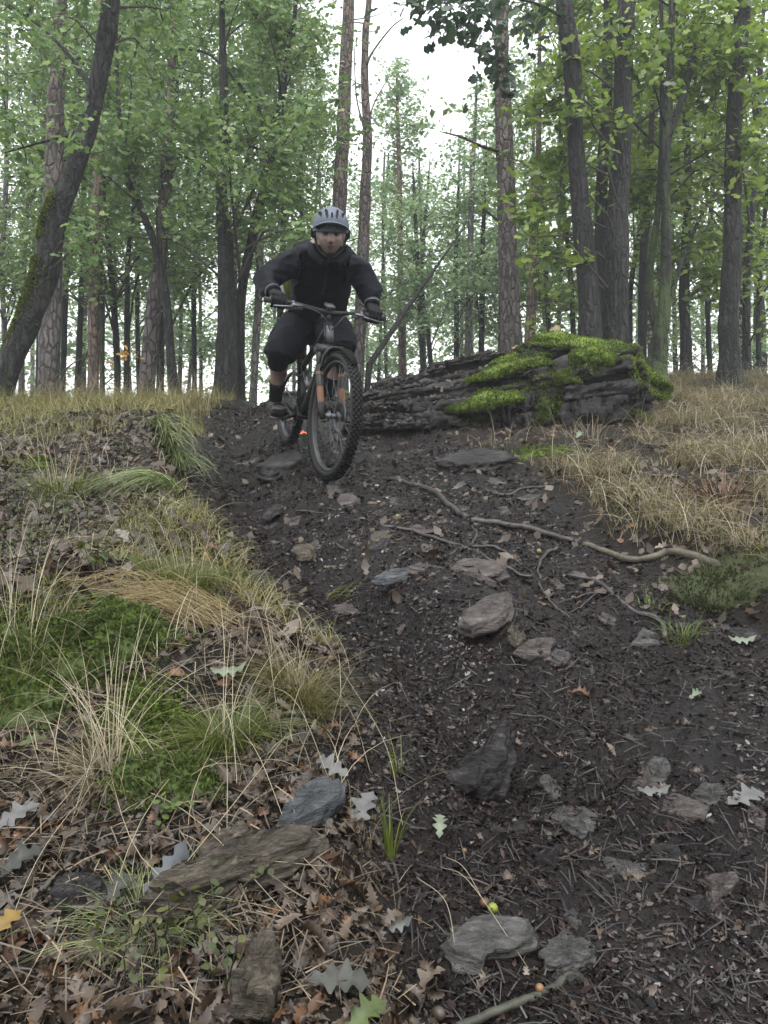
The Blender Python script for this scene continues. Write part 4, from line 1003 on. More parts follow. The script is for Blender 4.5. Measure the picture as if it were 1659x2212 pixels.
        tag(obj('moss_mat', V2 - lo, T2, MAT['moss'], root, smooth=False), kind='stuff')
        p = np.concatenate(LV); kq = len(p); t = strip_leaf([0.03, 0.2, 0.12, 0.28, 0.2, 0.04], 0.4)
        V2, T2 = scatter_template(t[0] - [0.5, 0, 0], t[1], p + [0, 0, 0.008], frames(nrm(rs.normal(0, 0.35, (kq, 3)) + [0, 0, 1])), rs.uniform(0.03, 0.07, kq))
        tag(obj('leaf_litter_on_rock', V2 - lo, T2, MAT['litter'], root, smooth=False), kind='stuff')
    cushion([(1180, 745, 6.5, .16, .05), (1260, 742, 6.5, .22, .06), (1330, 750, 6.45, .22, .06), (1376, 764, 6.4, .16, .07)], seed=2, dens=1.5)
    cushion([(1225, 790, 6.2, .12, .10), (1250, 770, 6.15, .14, .11), (1295, 772, 6.12, .12, .10), (1325, 790, 6.12, .08, .11)], seed=3, dens=1.4)
    cushion([(1190, 825, 6.1, .08, .07), (1215, 815, 6.08, .1, .1), (1250, 825, 6.08, .08, .08)], seed=4)
    cushion([(1372, 770, 6.2, .06, .05), (1376, 800, 6.18, .05, .05), (1372, 835, 6.2, .03, .04)], seed=5, dens=.7)
    cushion([(1010, 822, 6.3, .10, .04), (1070, 805, 6.3, .14, .07), (1130, 785, 6.3, .16, .09), (1190, 783, 6.25, .10, .08)], seed=6, dens=1.5)
    cushion([(1060, 790, 6.75, .08, .04), (1110, 775, 6.8, .1, .05), (1150, 765, 6.8, .08, .04)], seed=7)
    cushion([(965, 885, 6.02, .05, .05), (1010, 878, 6.0, .07, .06), (1060, 865, 5.98, .09, .08), (1110, 855, 6.0, .09, .08), (1140, 862, 6.02, .06, .07)], seed=8, dens=1.4)
    cushion([(1140, 735, 7.0, .12, .04), (1200, 728, 7.0, .14, .05), (1260, 733, 7.0, .12, .04)], seed=9)
    cushion([(1385, 790, 6.7, .10, .06), (1410, 815, 6.6, .12, .07), (1440, 845, 6.5, .10, .06), (1430, 870, 6.4, .07, .05)], seed=10, dens=1.2)
    cushion([(1340, 870, 6.3, .05, .04), (1370, 888, 6.2, .07, .06), (1410, 915, 6.1, .07, .05)], seed=11)
    mat_cover()
    cushion([(1345, 850, 6.5, .06, .04), (1390, 848, 6.5, .07, .05), (1425, 855, 6.5, .05, .04)], mat='moss', seed=12)
    cushion([(1170, 870, 6.02, .05, .05), (1178, 890, 6.0, .05, .05), (1165, 905, 6.0, .04, .04)], mat='moss_dark', seed=13)
    return root
outcrop()

def board_box():
    c = P(1185, 722, 8.6); c = np.array(c)
    root = empty('wooden_box', c - np.array([0, 0, 0.3]), 'pale new wooden boards showing above the top of the mossy rock', 'wooden box')
    lo = np.array(root.location)
    m = simple('new wood', [(0.3, (0.30, 0.22, 0.12)), (0.7, (0.42, 0.33, 0.20))], 6, 0.6, stretch=(1, 1, 8))
    a = P(1120, 757, 9.0); b = P(1205, 716, 8.6)
    x = nrm(b - a); y = nrm(np.cross([0, 0, 1], x)); z = np.cross(x, y); R = np.stack([x, y, z])
    V, T = box((a + b) / 2 - z * 0.06, (np.linalg.norm(b - a) / 2, 0.02, 0.06), R); obj('board', V - lo, T, m, root, smooth=False)
    V, T = box((a + b) / 2 - z * 0.19, (np.linalg.norm(b - a) / 2, 0.02, 0.06), R); obj('board', V - lo, T, m, root, smooth=False)
    V, T = box(b - z * 0.2 + x * 0.0 - y * 0.047, (0.055, 0.025, 0.24), R); obj('post', V - lo, T, m, root, smooth=False)
    V, T = box(a - z * 0.2 - y * 0.047, (0.04, 0.025, 0.24), R); obj('post', V - lo, T, m, root, smooth=False)
board_box()

# ------------------------------------------------------------------ roots and sticks
MAT['root'] = simple('worn root bark', [(0.3, (0.0120, 0.0096, 0.0088)), (0.55, (0.0340, 0.0280, 0.0256)), (0.8, (0.0680, 0.0580, 0.0520))], 26, 0.55, bump=0.6, bscale=70, stretch=(1, 1, 1), bdist=0.006)
MAT['root_pale'] = simple('pale root bark', [(0.3, (0.0240, 0.0206, 0.0144)), (0.55, (0.0768, 0.0672, 0.0456)), (0.8, (0.1344, 0.1200, 0.0816))], 22, 0.65, bump=0.6, bscale=70, bdist=0.006)
MAT['stick'] = simple('dark stick', [(0.3, (0.0099, 0.0083, 0.0066)), (0.6, (0.0275, 0.0231, 0.0187)), (0.85, (0.0495, 0.0440, 0.0330))], 30, 0.6, bump=0.5, bscale=90, bdist=0.004)
MAT['stick_moss'] = simple('greenish stick', [(0.3, (0.0150, 0.0138, 0.0096)), (0.55, (0.0420, 0.0420, 0.0270)), (0.8, (0.0720, 0.0750, 0.0450))], 18, 0.6, bump=0.5, bscale=90, bdist=0.004)
def lying(name, pts, w0, w1, mat, label, cat, lift=0.5, forks=(), n=26, wig=0.004):
    """root or stick following the ground under photo positions; widths in photo px"""
    def run(pp, a, b, lf):
        g = np.array([hit(u, v) for u, v in pp]); c = spline(g, n)
        c[:, 2] = H(c[:, 0], c[:, 1], False) * 0.5 + H(c[:, 0], c[:, 1]) * 0.5
        r = np.linspace(a, b, n) / 2 * c[:, 1] / F * 0.85; lf = np.asarray(lf) - 0.3 * ('root' in name)
        c[:, 2] += r * (lf if np.isscalar(lf) else np.interp(np.linspace(0, 1, n), np.linspace(0, 1, len(lf)), lf))
        c[:, :2] += wig * np.stack([fbm2(np.arange(n) * 0.7, np.full(n, a), 2, 1), fbm2(np.arange(n) * 0.7, np.full(n, b), 2, 2)], -1)
        return c, r
    c, r = run(pts, w0, w1, lift)
    V, T = tube(c, r, 10, bump=0.35, bs=14, seed=int(pts[0][0]) % 61)
    o = obj(name, V, T, MAT[mat], loc=c[0])
    tag(o, label, cat)
    for pp, a, b in forks:
        c2, r2 = run(pp, a, b, lift if np.isscalar(lift) else 0.5)
        V, T = tube(c2, r2, 8, bump=0.3, bs=14, seed=int(pp[0][0]) % 61)
        obj('side_root' if 'root' in name else 'side_twig', V - c[0], T, MAT[mat], o)
    return o
lying('tree_root', [(842, 1036), (890, 1050), (925, 1060), (952, 1078), (985, 1106), (1010, 1118)], 12, 15, 'root', 'thick wavy root starting below the front wheel at mid trail', 'root', [0.2, 0.7, 0.8, 0.9, 0.6, 0.1])
lying('tree_root', [(1018, 1122), (1060, 1132), (1120, 1145), (1180, 1158), (1240, 1172)], 16, 13, 'root', 'thick straight root in line with the wavy one running to the right bank', 'root', [0.3, 0.8, 0.8, 0.7, 0.2])
lying('tree_root', [(1262, 1178), (1310, 1196), (1350, 1212), (1410, 1210), (1455, 1198), (1520, 1212), (1590, 1228), (1640, 1238)], 13, 24, 'root_pale', 'pale thick root along the edge of the dry grass on the right', 'root', [0.2, 0.9, 1.0, 1.0, 1.1, 1.1, 0.6, 0.2])
lying('tree_root', [(825, 1135), (880, 1148), (940, 1165), (1000, 1182), (1050, 1205), (1110, 1235), (1150, 1248)], 10, 7, 'root', 'long thin root crossing the middle of the trail below the thick ones', 'root', 0.7, forks=[([(1000, 1182), (960, 1200)], 7, 4), ([(1020, 1180), (1075, 1190), (1125, 1212)], 9, 5), ([(1015, 1175), (1030, 1155), (1020, 1140)], 7, 3)])
lying('tree_root', [(1230, 1248), (1290, 1262), (1350, 1300), (1400, 1330), (1430, 1352), (1436, 1378)], 10, 15, 'root', 'root curving down the right side of the trail to a small green grass tuft', 'root', 0.7, forks=[([(1310, 1280), (1260, 1290), (1200, 1310)], 6, 3), ([(1300, 1275), (1265, 1305), (1215, 1328)], 5, 3)])
lying('tree_root', [(1205, 1188), (1180, 1205), (1162, 1230), (1168, 1252)], 10, 5, 'root', 'short dark root bending down from the right bank', 'root', 0.7)
lying('tree_root', [(1165, 1265), (1180, 1290), (1200, 1315), (1230, 1340)], 6, 4, 'root', 'thin root going down beside the large pale slab', 'root', 0.7)
lying('tree_root', [(1050, 1062), (1090, 1070), (1140, 1055), (1190, 1050)], 10, 6, 'root', 'root half under dead grass near the layered ledge', 'root', 0.6)
lying('tree_root', [(640, 1112), (690, 1108), (740, 1118)], 6, 3, 'root', 'thin dark root left of the worn pale brown stone', 'root', 0.6)
lying('stick', [(985, 2230), (1060, 2190), (1130, 2160), (1190, 2135), (1240, 2098)], 26, 18, 'stick_moss', 'thick mossy stick at the bottom of the photo', 'stick', 0.9)
lying('stick', [(205, 1760), (150, 1860), (90, 1930), (30, 1990), (-20, 2040)], 16, 20, 'stick_moss', 'greyish branch at the left edge below the pale oak leaf', 'stick', 1.1)
lying('stick', [(80, 1930), (110, 1950), (125, 1990), (128, 2060), (126, 2110)], 8, 10, 'stick', 'dark bent twig left of the dark wet stone', 'stick', 1.2)
lying('stick', [(800, 1800), (845, 1860), (860, 1910), (862, 1960)], 14, 7, 'stick', 'dark twig beside the green blades at the trail edge', 'stick', 0.9)
lying('stick', [(1190, 1862), (1230, 1845), (1275, 1815)], 5, 6, 'stick', 'thin dark twig beside the grey flake on the lower trail', 'stick', 1.0, forks=[([(1205, 1855), (1250, 1852), (1300, 1848)], 4, 3)])
lying('stick', [(1100, 1560), (1180, 1555), (1240, 1575), (1320, 1600)], 4, 5, 'stick', 'long thin bent twig on the mud below the orange brown leaf', 'stick', 1.0)
lying('stick', [(214, 1640), (212, 1720), (205, 1800)], 9, 7, 'stick', 'upright brown twig under the dry grass tuft', 'stick', 1.6)

# ------------------------------------------------------------------ scattered cover
def spread(n, y0, y1, fn, wid=0.56, pad=0.35, power=0.0):
    """points on the ground, thinning with distance, kept where fn(x, y) > random"""
    out = []; m = 0
    while m < n:
        k = n * 2
        if power: y = (y0 ** (1 - power) + rng.random(k) * (y1 ** (1 - power) - y0 ** (1 - power))) ** (1 / (1 - power))
        else: y = np.exp(rng.uniform(math.log(y0), math.log(y1), k))
        x = rng.uniform(-1, 1, k) * (y * wid + pad)
        ok = rng.random(k) < fn(x, y)
        out.append(np.stack([x[ok], y[ok]], -1)); m += ok.sum()
    q = np.concatenate(out)[:n]
    return np.column_stack([q, H(q[:, 0], q[:, 1])])
def left_bank(x, y): return (1 - tmask(x, y)) * (x < (xL(y) + xR(y)) / 2)
def right_bank(x, y): return (1 - tmask(x, y)) * (x > (xL(y) + xR(y)) / 2)
def uv(x, y):
    z = H(x, y, False); return CU + F * x / y, CV - F * z / y
MAT['chip'] = simple('wet mud crumbs', [(0.0, (0.0021, 0.0013, 0.0012)), (0.5, (0.0060, 0.0037, 0.0032)), (0.8, (0.0181, 0.0107, 0.0089)), (0.93, (0.0505, 0.0309, 0.0257)), (1.0, (0.1010, 0.0646, 0.0542))], 3, 0.27, island=0.8, spec=0.13)
MAT['needle'] = simple('dead needles', [(0.0, (0.0043, 0.0029, 0.0022)), (0.6, (0.0119, 0.0079, 0.0059)), (1.0, (0.0367, 0.0234, 0.0146))], 3, 0.5, island=0.85)

def mud_cover():
    B = Buf()
    # crumbs and leaf scraps trodden into the mud
    for n, y0, y1, s0, s1, tilt in ((52000, 0.95, 8.0, 0.004, 0.0125, 0.6), (3500, 0.95, 8.0, 0.010, 0.024, 0.3)):
        p = spread(n, y0, y1, lambda x, y: tmask(x, y) * (0.35 + 0.65 * (fbm2(x * 2.3, y * 2.3, 3, 44) > -0.12)))
        N = nrm(gnormal(p[:, 0], p[:, 1]) + rng.normal(0, tilt, (n, 3)))
        p[:, 2] += rng.uniform(-0.002, 0.006, n)
        k = rng.uniform(s0, s1, n) * (0.6 + 0.27 * p[:, 1])
        s = np.stack([k, k * rng.uniform(0.35, 0.9, n), k], -1)
        tv = np.array([[-1, -0.5, 0.0], [0.1, -0.7, 0.12], [1, 0.1, 0.0], [0.2, 0.65, -0.1], [-0.7, 0.5, 0.12]]) * 0.6
        B.add(*scatter_template(tv, np.array([[0, 1, 4], [1, 3, 4], [1, 2, 3]]), p, frames(N), s))
    V, T = B.get()
    tag(obj('mud_crumbs', V, T, MAT['chip'], smooth=False), kind='stuff')
    n = 7500
    p = spread(n, 0.95, 7.5, lambda x, y: 0.25 + 0.75 * tmask(x, y))
    N = nrm(gnormal(p[:, 0], p[:, 1]) + rng.normal(0, 0.14, (n, 3)))
    p[:, 2] += 0.004
    L = rng.uniform(0.015, 0.05, n) * rng.choice([1, 1, 1, 1.8], n)
    tv = np.array([[-1, -1, 0], [-1, 1, 0], [0, -1, 0.1], [0, 1, 0.1], [1, -0.5, 0], [1, 0.5, 0]]) * [0.5, 0.5, 0.5]
    V, T = scatter_template(tv, np.array([[0, 2, 3], [0, 3, 1], [2, 4, 5], [2, 5, 3]]), p, frames(N), np.stack([L, rng.uniform(0.0012, 0.0028, n) + p[:, 1] * 0.0002, L], -1))
    tag(obj('needle_litter', V, T, MAT['needle'], smooth=False), kind='stuff')
mud_cover()
MAT['flake'] = simple('wet shale glint flakes', [(0.0, (0.0064, 0.0041, 0.0038)), (0.6, (0.0276, 0.0179, 0.0155)), (1.0, (0.0797, 0.0537, 0.0469))], 9, 0.22, island=0.7, spec=0.6, bump=0.3, bscale=80, bdist=0.003)  # pale glossy shale flakes, added to give the trail its wet glints
MAT['debris'] = simple('bank crumbs', [(0.0, (0.0050, 0.0033, 0.0025)), (0.5, (0.0277, 0.0180, 0.0109)), (0.85, (0.0756, 0.0518, 0.0317)), (1.0, (0.1512, 0.1068, 0.0693))], 3, 0.6, island=0.85, spec=0.25)
def flakes():
    tv = np.array([[-1, -0.5, 0.0], [0.1, -0.7, 0.05], [1, 0.1, 0.0], [0.2, 0.65, -0.05], [-0.7, 0.5, 0.05]]) * 0.6
    tt = np.array([[0, 1, 4], [1, 3, 4], [1, 2, 3]])
    n = 6500; p = spread(n, 1.0, 8.0, lambda x, y: tmask(x, y) * (0.05 + 0.95 * (fbm2(x * 1.6 + 4, y * 1.6, 4, 48) + 0.2 * np.exp(-((y - 3.6) / 1.3) ** 2) > 0.12)))
    N = nrm(gnormal(p[:, 0], p[:, 1]) + rng.normal(0, 0.22, (n, 3))); p[:, 2] += rng.uniform(0, 0.006, n)
    k = rng.uniform(0.005, 0.016, n) * (0.6 + 0.25 * p[:, 1])
    V, T = scatter_template(tv, tt, p, frames(N), np.stack([k, k * rng.uniform(0.4, 0.9, n), k], -1))
    tag(obj('shale_glint_flakes', V, T, MAT['flake'], smooth=False), kind='stuff')
    n = 20000; p = spread(n, 1.0, 5.0, left_bank)
    N = nrm(gnormal(p[:, 0], p[:, 1]) + rng.normal(0, 0.5, (n, 3))); p[:, 2] += rng.uniform(0, 0.022, n)
    k = rng.uniform(0.004, 0.014, n) * (0.6 + 0.25 * p[:, 1])
    V, T = scatter_template(tv, tt, p, frames(N), np.stack([k, k * rng.uniform(0.25, 0.9, n), k], -1))
    tag(obj('bank_crumbs', V, T, MAT['debris'], smooth=False), kind='stuff')
    n = 5000; p = spread(n, 1.0, 5.0, left_bank)
    N = nrm(gnormal(p[:, 0], p[:, 1]) + rng.normal(0, 0.3, (n, 3))); p[:, 2] += rng.uniform(0.004, 0.03, n)
    L = rng.uniform(0.025, 0.08, n)
    tv = np.array([[-1, -1, 0], [-1, 1, 0], [0, -1, 0.1], [0, 1, 0.1], [1, -0.5, 0], [1, 0.5, 0]]) * [0.5, 0.5, 0.5]
    V, T = scatter_template(tv, np.array([[0, 2, 3], [0, 3, 1], [2, 4, 5], [2, 5, 3]]), p, frames(N), np.stack([L, rng.uniform(0.001, 0.0022, n) + p[:, 1] * 0.0002, L], -1))
    tag(obj('bank_needles', V, T, simple('tan needles', [(0.0, (0.02, 0.015, 0.01)), (0.6, (0.075, 0.055, 0.035)), (1.0, (0.2, 0.15, 0.09))], 3, 0.5, island=0.85), smooth=False), kind='stuff')
flakes()

def leaf_tmpl(seed, curl, fold):
    r = np.random.default_rng(seed)
    st = np.array([0.015, 0.09, 0.06, 0.17, 0.10, 0.25, 0.13, 0.29, 0.16, 0.27, 0.17, 0.19, 0.03]) * r.uniform(0.85, 1.15, 13)
    V, T = leaf_shape(st, 1.0, fold, curl)
    V[:, 0] -= 0.5
    V[:, 1] *= np.where(V[:, 1] > 0, r.uniform(0.75, 1.15), r.uniform(0.75, 1.15)); V[:, 1] += 0.10 * r.normal() * (V[:, 0] ** 2)
    V[:, 0] += r.normal(0, 0.018, len(V)); V[:, 1] += r.normal(0, 0.012, len(V))
    V[:, 2] += 0.05 * np.sin(V[:, 0] * 9 + seed) * np.abs(V[:, 1]) * 4 + 0.25 * curl * V[:, 1] * V[:, 0]
    return V, T
LT = [leaf_tmpl(k, [0.35, 0.9, -0.8, 1.5, 0.6][k], [0.2, 0.7, -0.45, 1.0, 0.1][k]) for k in range(5)]
def leaf_fine(seed, curl, fold):
    r = np.random.default_rng(seed + 40); t = np.linspace(0, 1, 26)
    env = np.sin(np.pi * np.clip(t, 0, 1) ** 0.8) ** 0.75 * (0.16 + 0.16 * t)
    st = env * (0.72 + 0.34 * np.sin(t * 2 * np.pi * 4.1 - 0.9)) * r.uniform(0.9, 1.1) + 0.008
    V, T = leaf_shape(st, 1.0, fold, curl); V[:, 0] -= 0.5
    V[26:52, 1] *= r.uniform(0.85, 1.15); V[:, 0] += 0.10 * np.abs(V[:, 1]); V[:, 1] += 0.12 * r.normal() * V[:, 0] ** 2
    V[:, 2] += 0.035 * np.sin(V[:, 0] * 11 + seed) * np.abs(V[:, 1]) * 6 + 0.3 * curl * V[:, 1] * V[:, 0]
    V[:, 2] += 0.02 * fbm2(V[:, 0] * 5 + seed, V[:, 1] * 5, 2, seed)
    return V, T
LF = [leaf_fine(k, [0.3, 0.7, -0.6, 1.3, 0.5][k], [0.12, 0.45, -0.3, 0.8, 0.1][k]) for k in range(5)]
def leaf_cover():
    """the mass of dead leaves; the largest near ones are objects of their own further down"""
    B = Buf(); R = Buf()
    def lay(buf, n, y0, y1, fn, s0, s1, tilt, full, lift=0.012, power=0.0):
        p = spread(n, y0, y1, fn, power=power)
        N = nrm(gnormal(p[:, 0], p[:, 1]) + rng.normal(0, tilt, (n, 3))); p[:, 2] += rng.uniform(0.0, lift, n)
        s = rng.uniform(s0, s1, n); w = rng.integers(0, 5, n)
        for k in range(5):
            q = w == k
            t = LT[k] if full else strip_leaf(np.array([0.03, 0.2, 0.12, 0.28, 0.2, 0.04]) , [0.2, 0.7, -0.5, 0.9, 0.3][k])
            if not full: t = (t[0] - [0.5, 0, 0], t[1])
            buf.add(*scatter_template(t[0], t[1], p[q], frames(N[q]), s[q]))
    lay(B, 2400, 0.95, 2.4, left_bank, 0.018, 0.048, 0.6, True, 0.022)
    lay(B, 7500, 2.0, 7.5, left_bank, 0.035, 0.085, 0.40, False)
    lay(B, 420, 0.95, 3.0, tmask, 0.02, 0.045, 0.22, True, 0.003)
    lay(B, 1500, 2.6, 8.5, lambda x, y: tmask(x, y) * 0.8 + 0.2 * right_bank(x, y), 0.03, 0.07, 0.3, False, 0.006)
    lay(B, 2200, 2.6, 8.5, right_bank, 0.035, 0.085, 0.4, False)
    lay(R, 420, 0.95, 3, left_bank, 0.03, 0.06, 0.4, True)
    lay(R, 800, 3.0, 8, lambda x, y: left_bank(x, y) * 0.4 + right_bank(x, y) + 0.3 * tmask(x, y) * (y > 5), 0.03, 0.07, 0.4, False)
    for b, nm, m in ((B, 'leaf_litter', 'litter'), (R, 'russet_leaf_litter', 'litter_red')):
        V, T = b.get(); tag(obj(nm, V, T, MAT[m], smooth=False), kind='stuff')
leaf_cover()

# individual dead leaves that show largest
def leaf_mat(name, c, tr=0.1, rough=0.5):
    return simple(name, [(0.3, tuple(0.62 * a for a in c)), (0.55, c), (0.8, tuple(min(1, 1.25 * a) for a in c))], 30, rough, bump=0.4, bscale=50, bdist=0.002, translucent=tr)
def put_leaf(u, v, length, mat, label, k=0, yaw=0.0, tilt=(0, 0), lift=0.018, name='fallen_leaf', cat='leaf', group=None):
    c = hit(u, v)
    n0 = nrm(np.array([0.0, -SLP, 1.0]) + np.array([tilt[0], tilt[1], 0])); R = frames(n0[None], np.array([yaw]))[0]
    V, T = LF[k]
    o = obj(name, V * length @ R, T, mat)
    o.location = tuple(c + n0 * lift)
    return tag(o, label, cat, group)
LM = {k: leaf_mat(k + ' leaf', c) for k, c in dict(cream=(0.1836, 0.1530, 0.1258), grey=(0.0884, 0.0870, 0.0830), blue=(0.0680, 0.0748, 0.0830), green=(0.0476, 0.0714, 0.0109), mint=(0.1292, 0.1530, 0.1020), orange=(0.1632, 0.0578, 0.0082), rust=(0.1088, 0.0476, 0.0170), yellow=(0.1632, 0.1020, 0.0136), darkgreen=(0.022, 0.024, 0.016), brown=(0.0408, 0.0292, 0.0204)).items()}
put_leaf(268, 1166, 0.105, LM['cream'], 'pale cream oak leaf lying face up on the left bank', 0, -0.9, (0, -0.35), 0.03)
put_leaf(265, 1215, 0.10, LM['green'], 'yellow green oak leaf just below the pale cream one', 1, 0.5, (0, -0.3), 0.02)
put_leaf(456, 1192, 0.06, LM['rust'], 'rusty orange leaf on the bank edge beside the trail', 1, 0.1, (0, -0.4), 0.03)
put_leaf(448, 1215, 0.07, LM['yellow'], 'ochre yellow leaf hanging below the rusty orange one', 1, -1.4, (0, -0.6), 0.025)
put_leaf(497, 1464, 0.085, LM['mint'], 'pale mint leaf underside on brown litter above the grass tufts', 2, 0.15, (0, -0.2), 0.025)
put_leaf(1256, 1498, 0.055, LM['rust'], 'curled orange brown leaf alone on the dark mud', 3, -0.3, (0, -0.35), 0.014)
put_leaf(712, 1680, 0.085, LM['grey'], 'pale grey oak leaf resting on top of the blue grey block', 0, 2.5, (0.1, -0.4), 0.045)
put_leaf(785, 1765, 0.10, LM['grey'], 'large pale grey oak leaf right of the blue grey block', 0, 1.2, (-0.1, -0.4), 0.03)
put_leaf(372, 1885, 0.095, LM['blue'], 'blue grey leaf standing against the long tan slab', 2, 1.1, (0, -0.7), 0.035)
put_leaf(40, 1778, 0.085, LM['grey'], 'pale oak leaf near the left edge above a brown acorn', 0, 0.9, (0, -0.4), 0.025)
put_leaf(78, 1611, 0.06, LM['green'], 'small fresh green leaf near the left edge above dead needles', 1, 0.5, (0, -0.3), 0.02)
put_leaf(735, 2135, 0.085, LM['darkgreen'], 'big dark grey green oak leaf at the bottom of the photo', 0, 0.0, (0, -0.3), 0.03)
put_leaf(790, 2200, 0.07, LM['green'], 'fresh green leaf at the bottom edge under the big dark oak leaf', 1, 0.8, (0, -0.3), 0.03)
put_leaf(856, 2005, 0.055, LM['grey'], 'grey leaf with wavy rim left of the broad flat plate', 2, 0.2, (0, -0.2), 0.012)
put_leaf(1505, 1502, 0.06, LM['mint'], 'whitish green leaf on the mud on the right side', 3, 0.5, (0, -0.3), 0.012)
put_leaf(1600, 1392, 0.085, LM['mint'], 'pale mint leaf by the right edge below the mossy overhang', 2, -0.1, (0, -0.2), 0.02)
put_leaf(748, 1995, 0.028, LM['orange'], 'tiny bright orange leaf in the litter right of the long tan slab', 1, 1.4, (0, -0.8), 0.02)
put_leaf(680, 1972, 0.03, LM['orange'], 'tiny amber leaf left of the bright orange one', 1, 1.2, (0, -0.8), 0.02)
put_leaf(10, 2015, 0.075, LM['yellow'], 'yellow and orange leaf cut by the left edge of the photo', 1, 1.2, (0, -0.6), 0.03)
put_leaf(10, 1615, 0.05, LM['rust'], 'russet leaf at the left edge beside the dead needles', 1, 0.4, (0, -0.4), 0.02)
put_leaf(195, 1305, 0.11, LM['green'], 'dull green leaf lying under the arching straw on the left', 1, 0.9, (0, -0.5), 0.03)
put_leaf(60, 1870, 0.075, LM['darkgreen'], 'long grey green leaf beside the greyish branch at the left', 1, 0.9, (0, -0.4), 0.035)
put_leaf(265, 1930, 0.06, LM['darkgreen'], 'small green leaf at the left tip of the long tan slab', 1, 1.1, (0, -0.6), 0.03)
put_leaf(1610, 1725, 0.10, LM['grey'], 'ragged grey oak leaf near the right edge of the dark mud', 0, 0.4, (0, -0.2), 0.01)
put_leaf(1410, 1715, 0.07, LM['grey'], 'shiny grey leaf below the pale flat flake', 2, 0.0, (0, -0.2), 0.01)
put_leaf(950, 1785, 0.055, LM['mint'], 'greenish torn leaf standing left of the lower trail', 1, 1.5, (0, -0.5), 0.012)
put_leaf(1135, 2100, 0.022, LM['cream'], 'tiny square pale leaf scrap below the broad flat plate', 1, 1.5, (0, -0.5), 0.012)
put_leaf(1430, 1185, 0.07, LM['cream'], 'pale leaf at the rim of the dry grass above the pale root', 1, 0.2, (0, -0.3), 0.02)
put_leaf(1250, 945, 0.10, LM['mint'], 'pale leaf caught in the dry grass in front of the rock', 1, 1.1, (0, -0.7), 0.04)
put_leaf(1485, 965, 0.07, LM['yellow'], 'single yellow leaf in the dry grass on the right', 1, 1.3, (0, -0.8), 0.06)
put_leaf(655, 942, 0.075, LM['orange'], 'glowing orange leaf on the ground between the two bicycle wheels', 1, 0.5, (0, -0.6), 0.03)
LM['orange_bright'] = leaf_mat('vivid orange leaf', (0.85, 0.16, 0.03))
bpy.data.objects['fallen_leaf.030'].data.materials[0] = LM['orange_bright'] if 'fallen_leaf.030' in bpy.data.objects else LM['orange']
def many_leaves():
    n = 215
    ms = [mesh('leaf', LF[k][0], LF[k][1], LM['brown']) for k in range(5)]
    var = [LM['brown'], leaf_mat('grey brown leaf', (0.085, 0.07, 0.057)), leaf_mat('dark brown leaf', (0.028, 0.02, 0.015)), leaf_mat('tan leaf', (0.12, 0.092, 0.066))]
    mm = []
    for k in range(5):
        for q in var:
            m = ms[k].copy(); m.materials[0] = q; mm.append((m, q))
    p = spread(n, 1.0, 3.2, left_bank)
    p = p[np.argsort(p[:, 1])]
    N = nrm(gnormal(p[:, 0], p[:, 1]) + rng.normal(0, 0.5, (n, 3))); R = frames(N)
    for i in range(n):
        m, q = mm[int(rng.integers(0, len(mm)))]
        o = bpy.data.objects.new('oak_leaf', m); COL.objects.link(o)
        s = float(rng.uniform(0.032, 0.068))
        Mx = Matrix(R[i].T.tolist()).to_4x4(); Mx.translation = Vector(p[i] + N[i] * 0.016)
        o.matrix_world = Mx @ Matrix.Scale(s, 4)
        tag(o, 'dead brown oak leaf among many others in the litter of the left bank', 'leaf', 'dead oak leaves on the left bank')
many_leaves()

# acorns and galls
def acorn(u, v, d, col, label, cap=None, tilt=0.6, name='acorn', cat='acorn', longer=1.25):
    c = hit(u, v); r = d * c[1] / F / 2
    o = tag(bpy.data.objects.new(name, None), label, cat); COL.objects.link(o); o.location = tuple(c + np.array([0, -0.3 * r, r * 0.85]))
    a = nrm(np.array([math.cos(tilt * 3), -0.5, 0.3])); R = frames(a[None], np.array([0.3]))[0]
    col = tuple(0.55 * q for q in col); m = simple(label[:30], [(0.3, tuple(0.6 * q for q in col)), (0.7, col)], 60, 0.4)
    V, T = ball((0, 0, 0), (r, r, r * longer), 16, 10, R); obj('nut', V, T, m, o)
    if cap:
        V, T = ball(-a * r * longer * 0.55, (r * 1.08, r * 1.08, r * 0.6), 14, 8, R); obj('cup', V, T, simple('acorn cup', [(0.3, (0.05, 0.035, 0.022)), (0.7, (0.12, 0.09, 0.06))], 60, 0.7, bump=0.5), o)
acorn(1064, 1968, 23, (0.36, 0.42, 0.05), 'bright yellow green acorn touching a brown one above the broad flat plate')
acorn(1046, 1952, 22, (0.16, 0.095, 0.05), 'brown acorn with a dark cup beside the bright green one', cap=True)
acorn(946, 2192, 30, (0.10, 0.075, 0.055), 'dark brown acorn standing in the litter left of the mossy stick', tilt=0.4)
acorn(1165, 2138, 19, (0.36, 0.2, 0.09), 'small tan acorn against the mossy stick')
acorn(165, 2120, 32, (0.22, 0.125, 0.085), 'round reddish brown oak gall at the bottom left', name='oak_gall', cat='oak gall', longer=1.0)
acorn(140, 2041, 16, (0.50, 0.30, 0.07), 'little yellow acorn with a pale eye above the oak gall')
acorn(38, 1808, 22, (0.24, 0.13, 0.06), 'brown acorn below the pale oak leaf at the left edge')
acorn(290, 1897, 14, (0.28, 0.15, 0.06), 'small brown acorn left of the blue grey leaf')
acorn(802, 1874, 16, (0.09, 0.075, 0.06), 'small dark acorn right of the end of the long tan slab')
acorn(860, 1121, 13, (0.33, 0.34, 0.10), 'yellow green acorn on the upper trail left of the thick roots')
acorn(1164, 1193, 11, (0.38, 0.34, 0.08), 'yellowish acorn near the short bending root')
acorn(1003, 1838, 13, (0.2, 0.12, 0.06), 'brown acorn on the mud below the big dark shard')

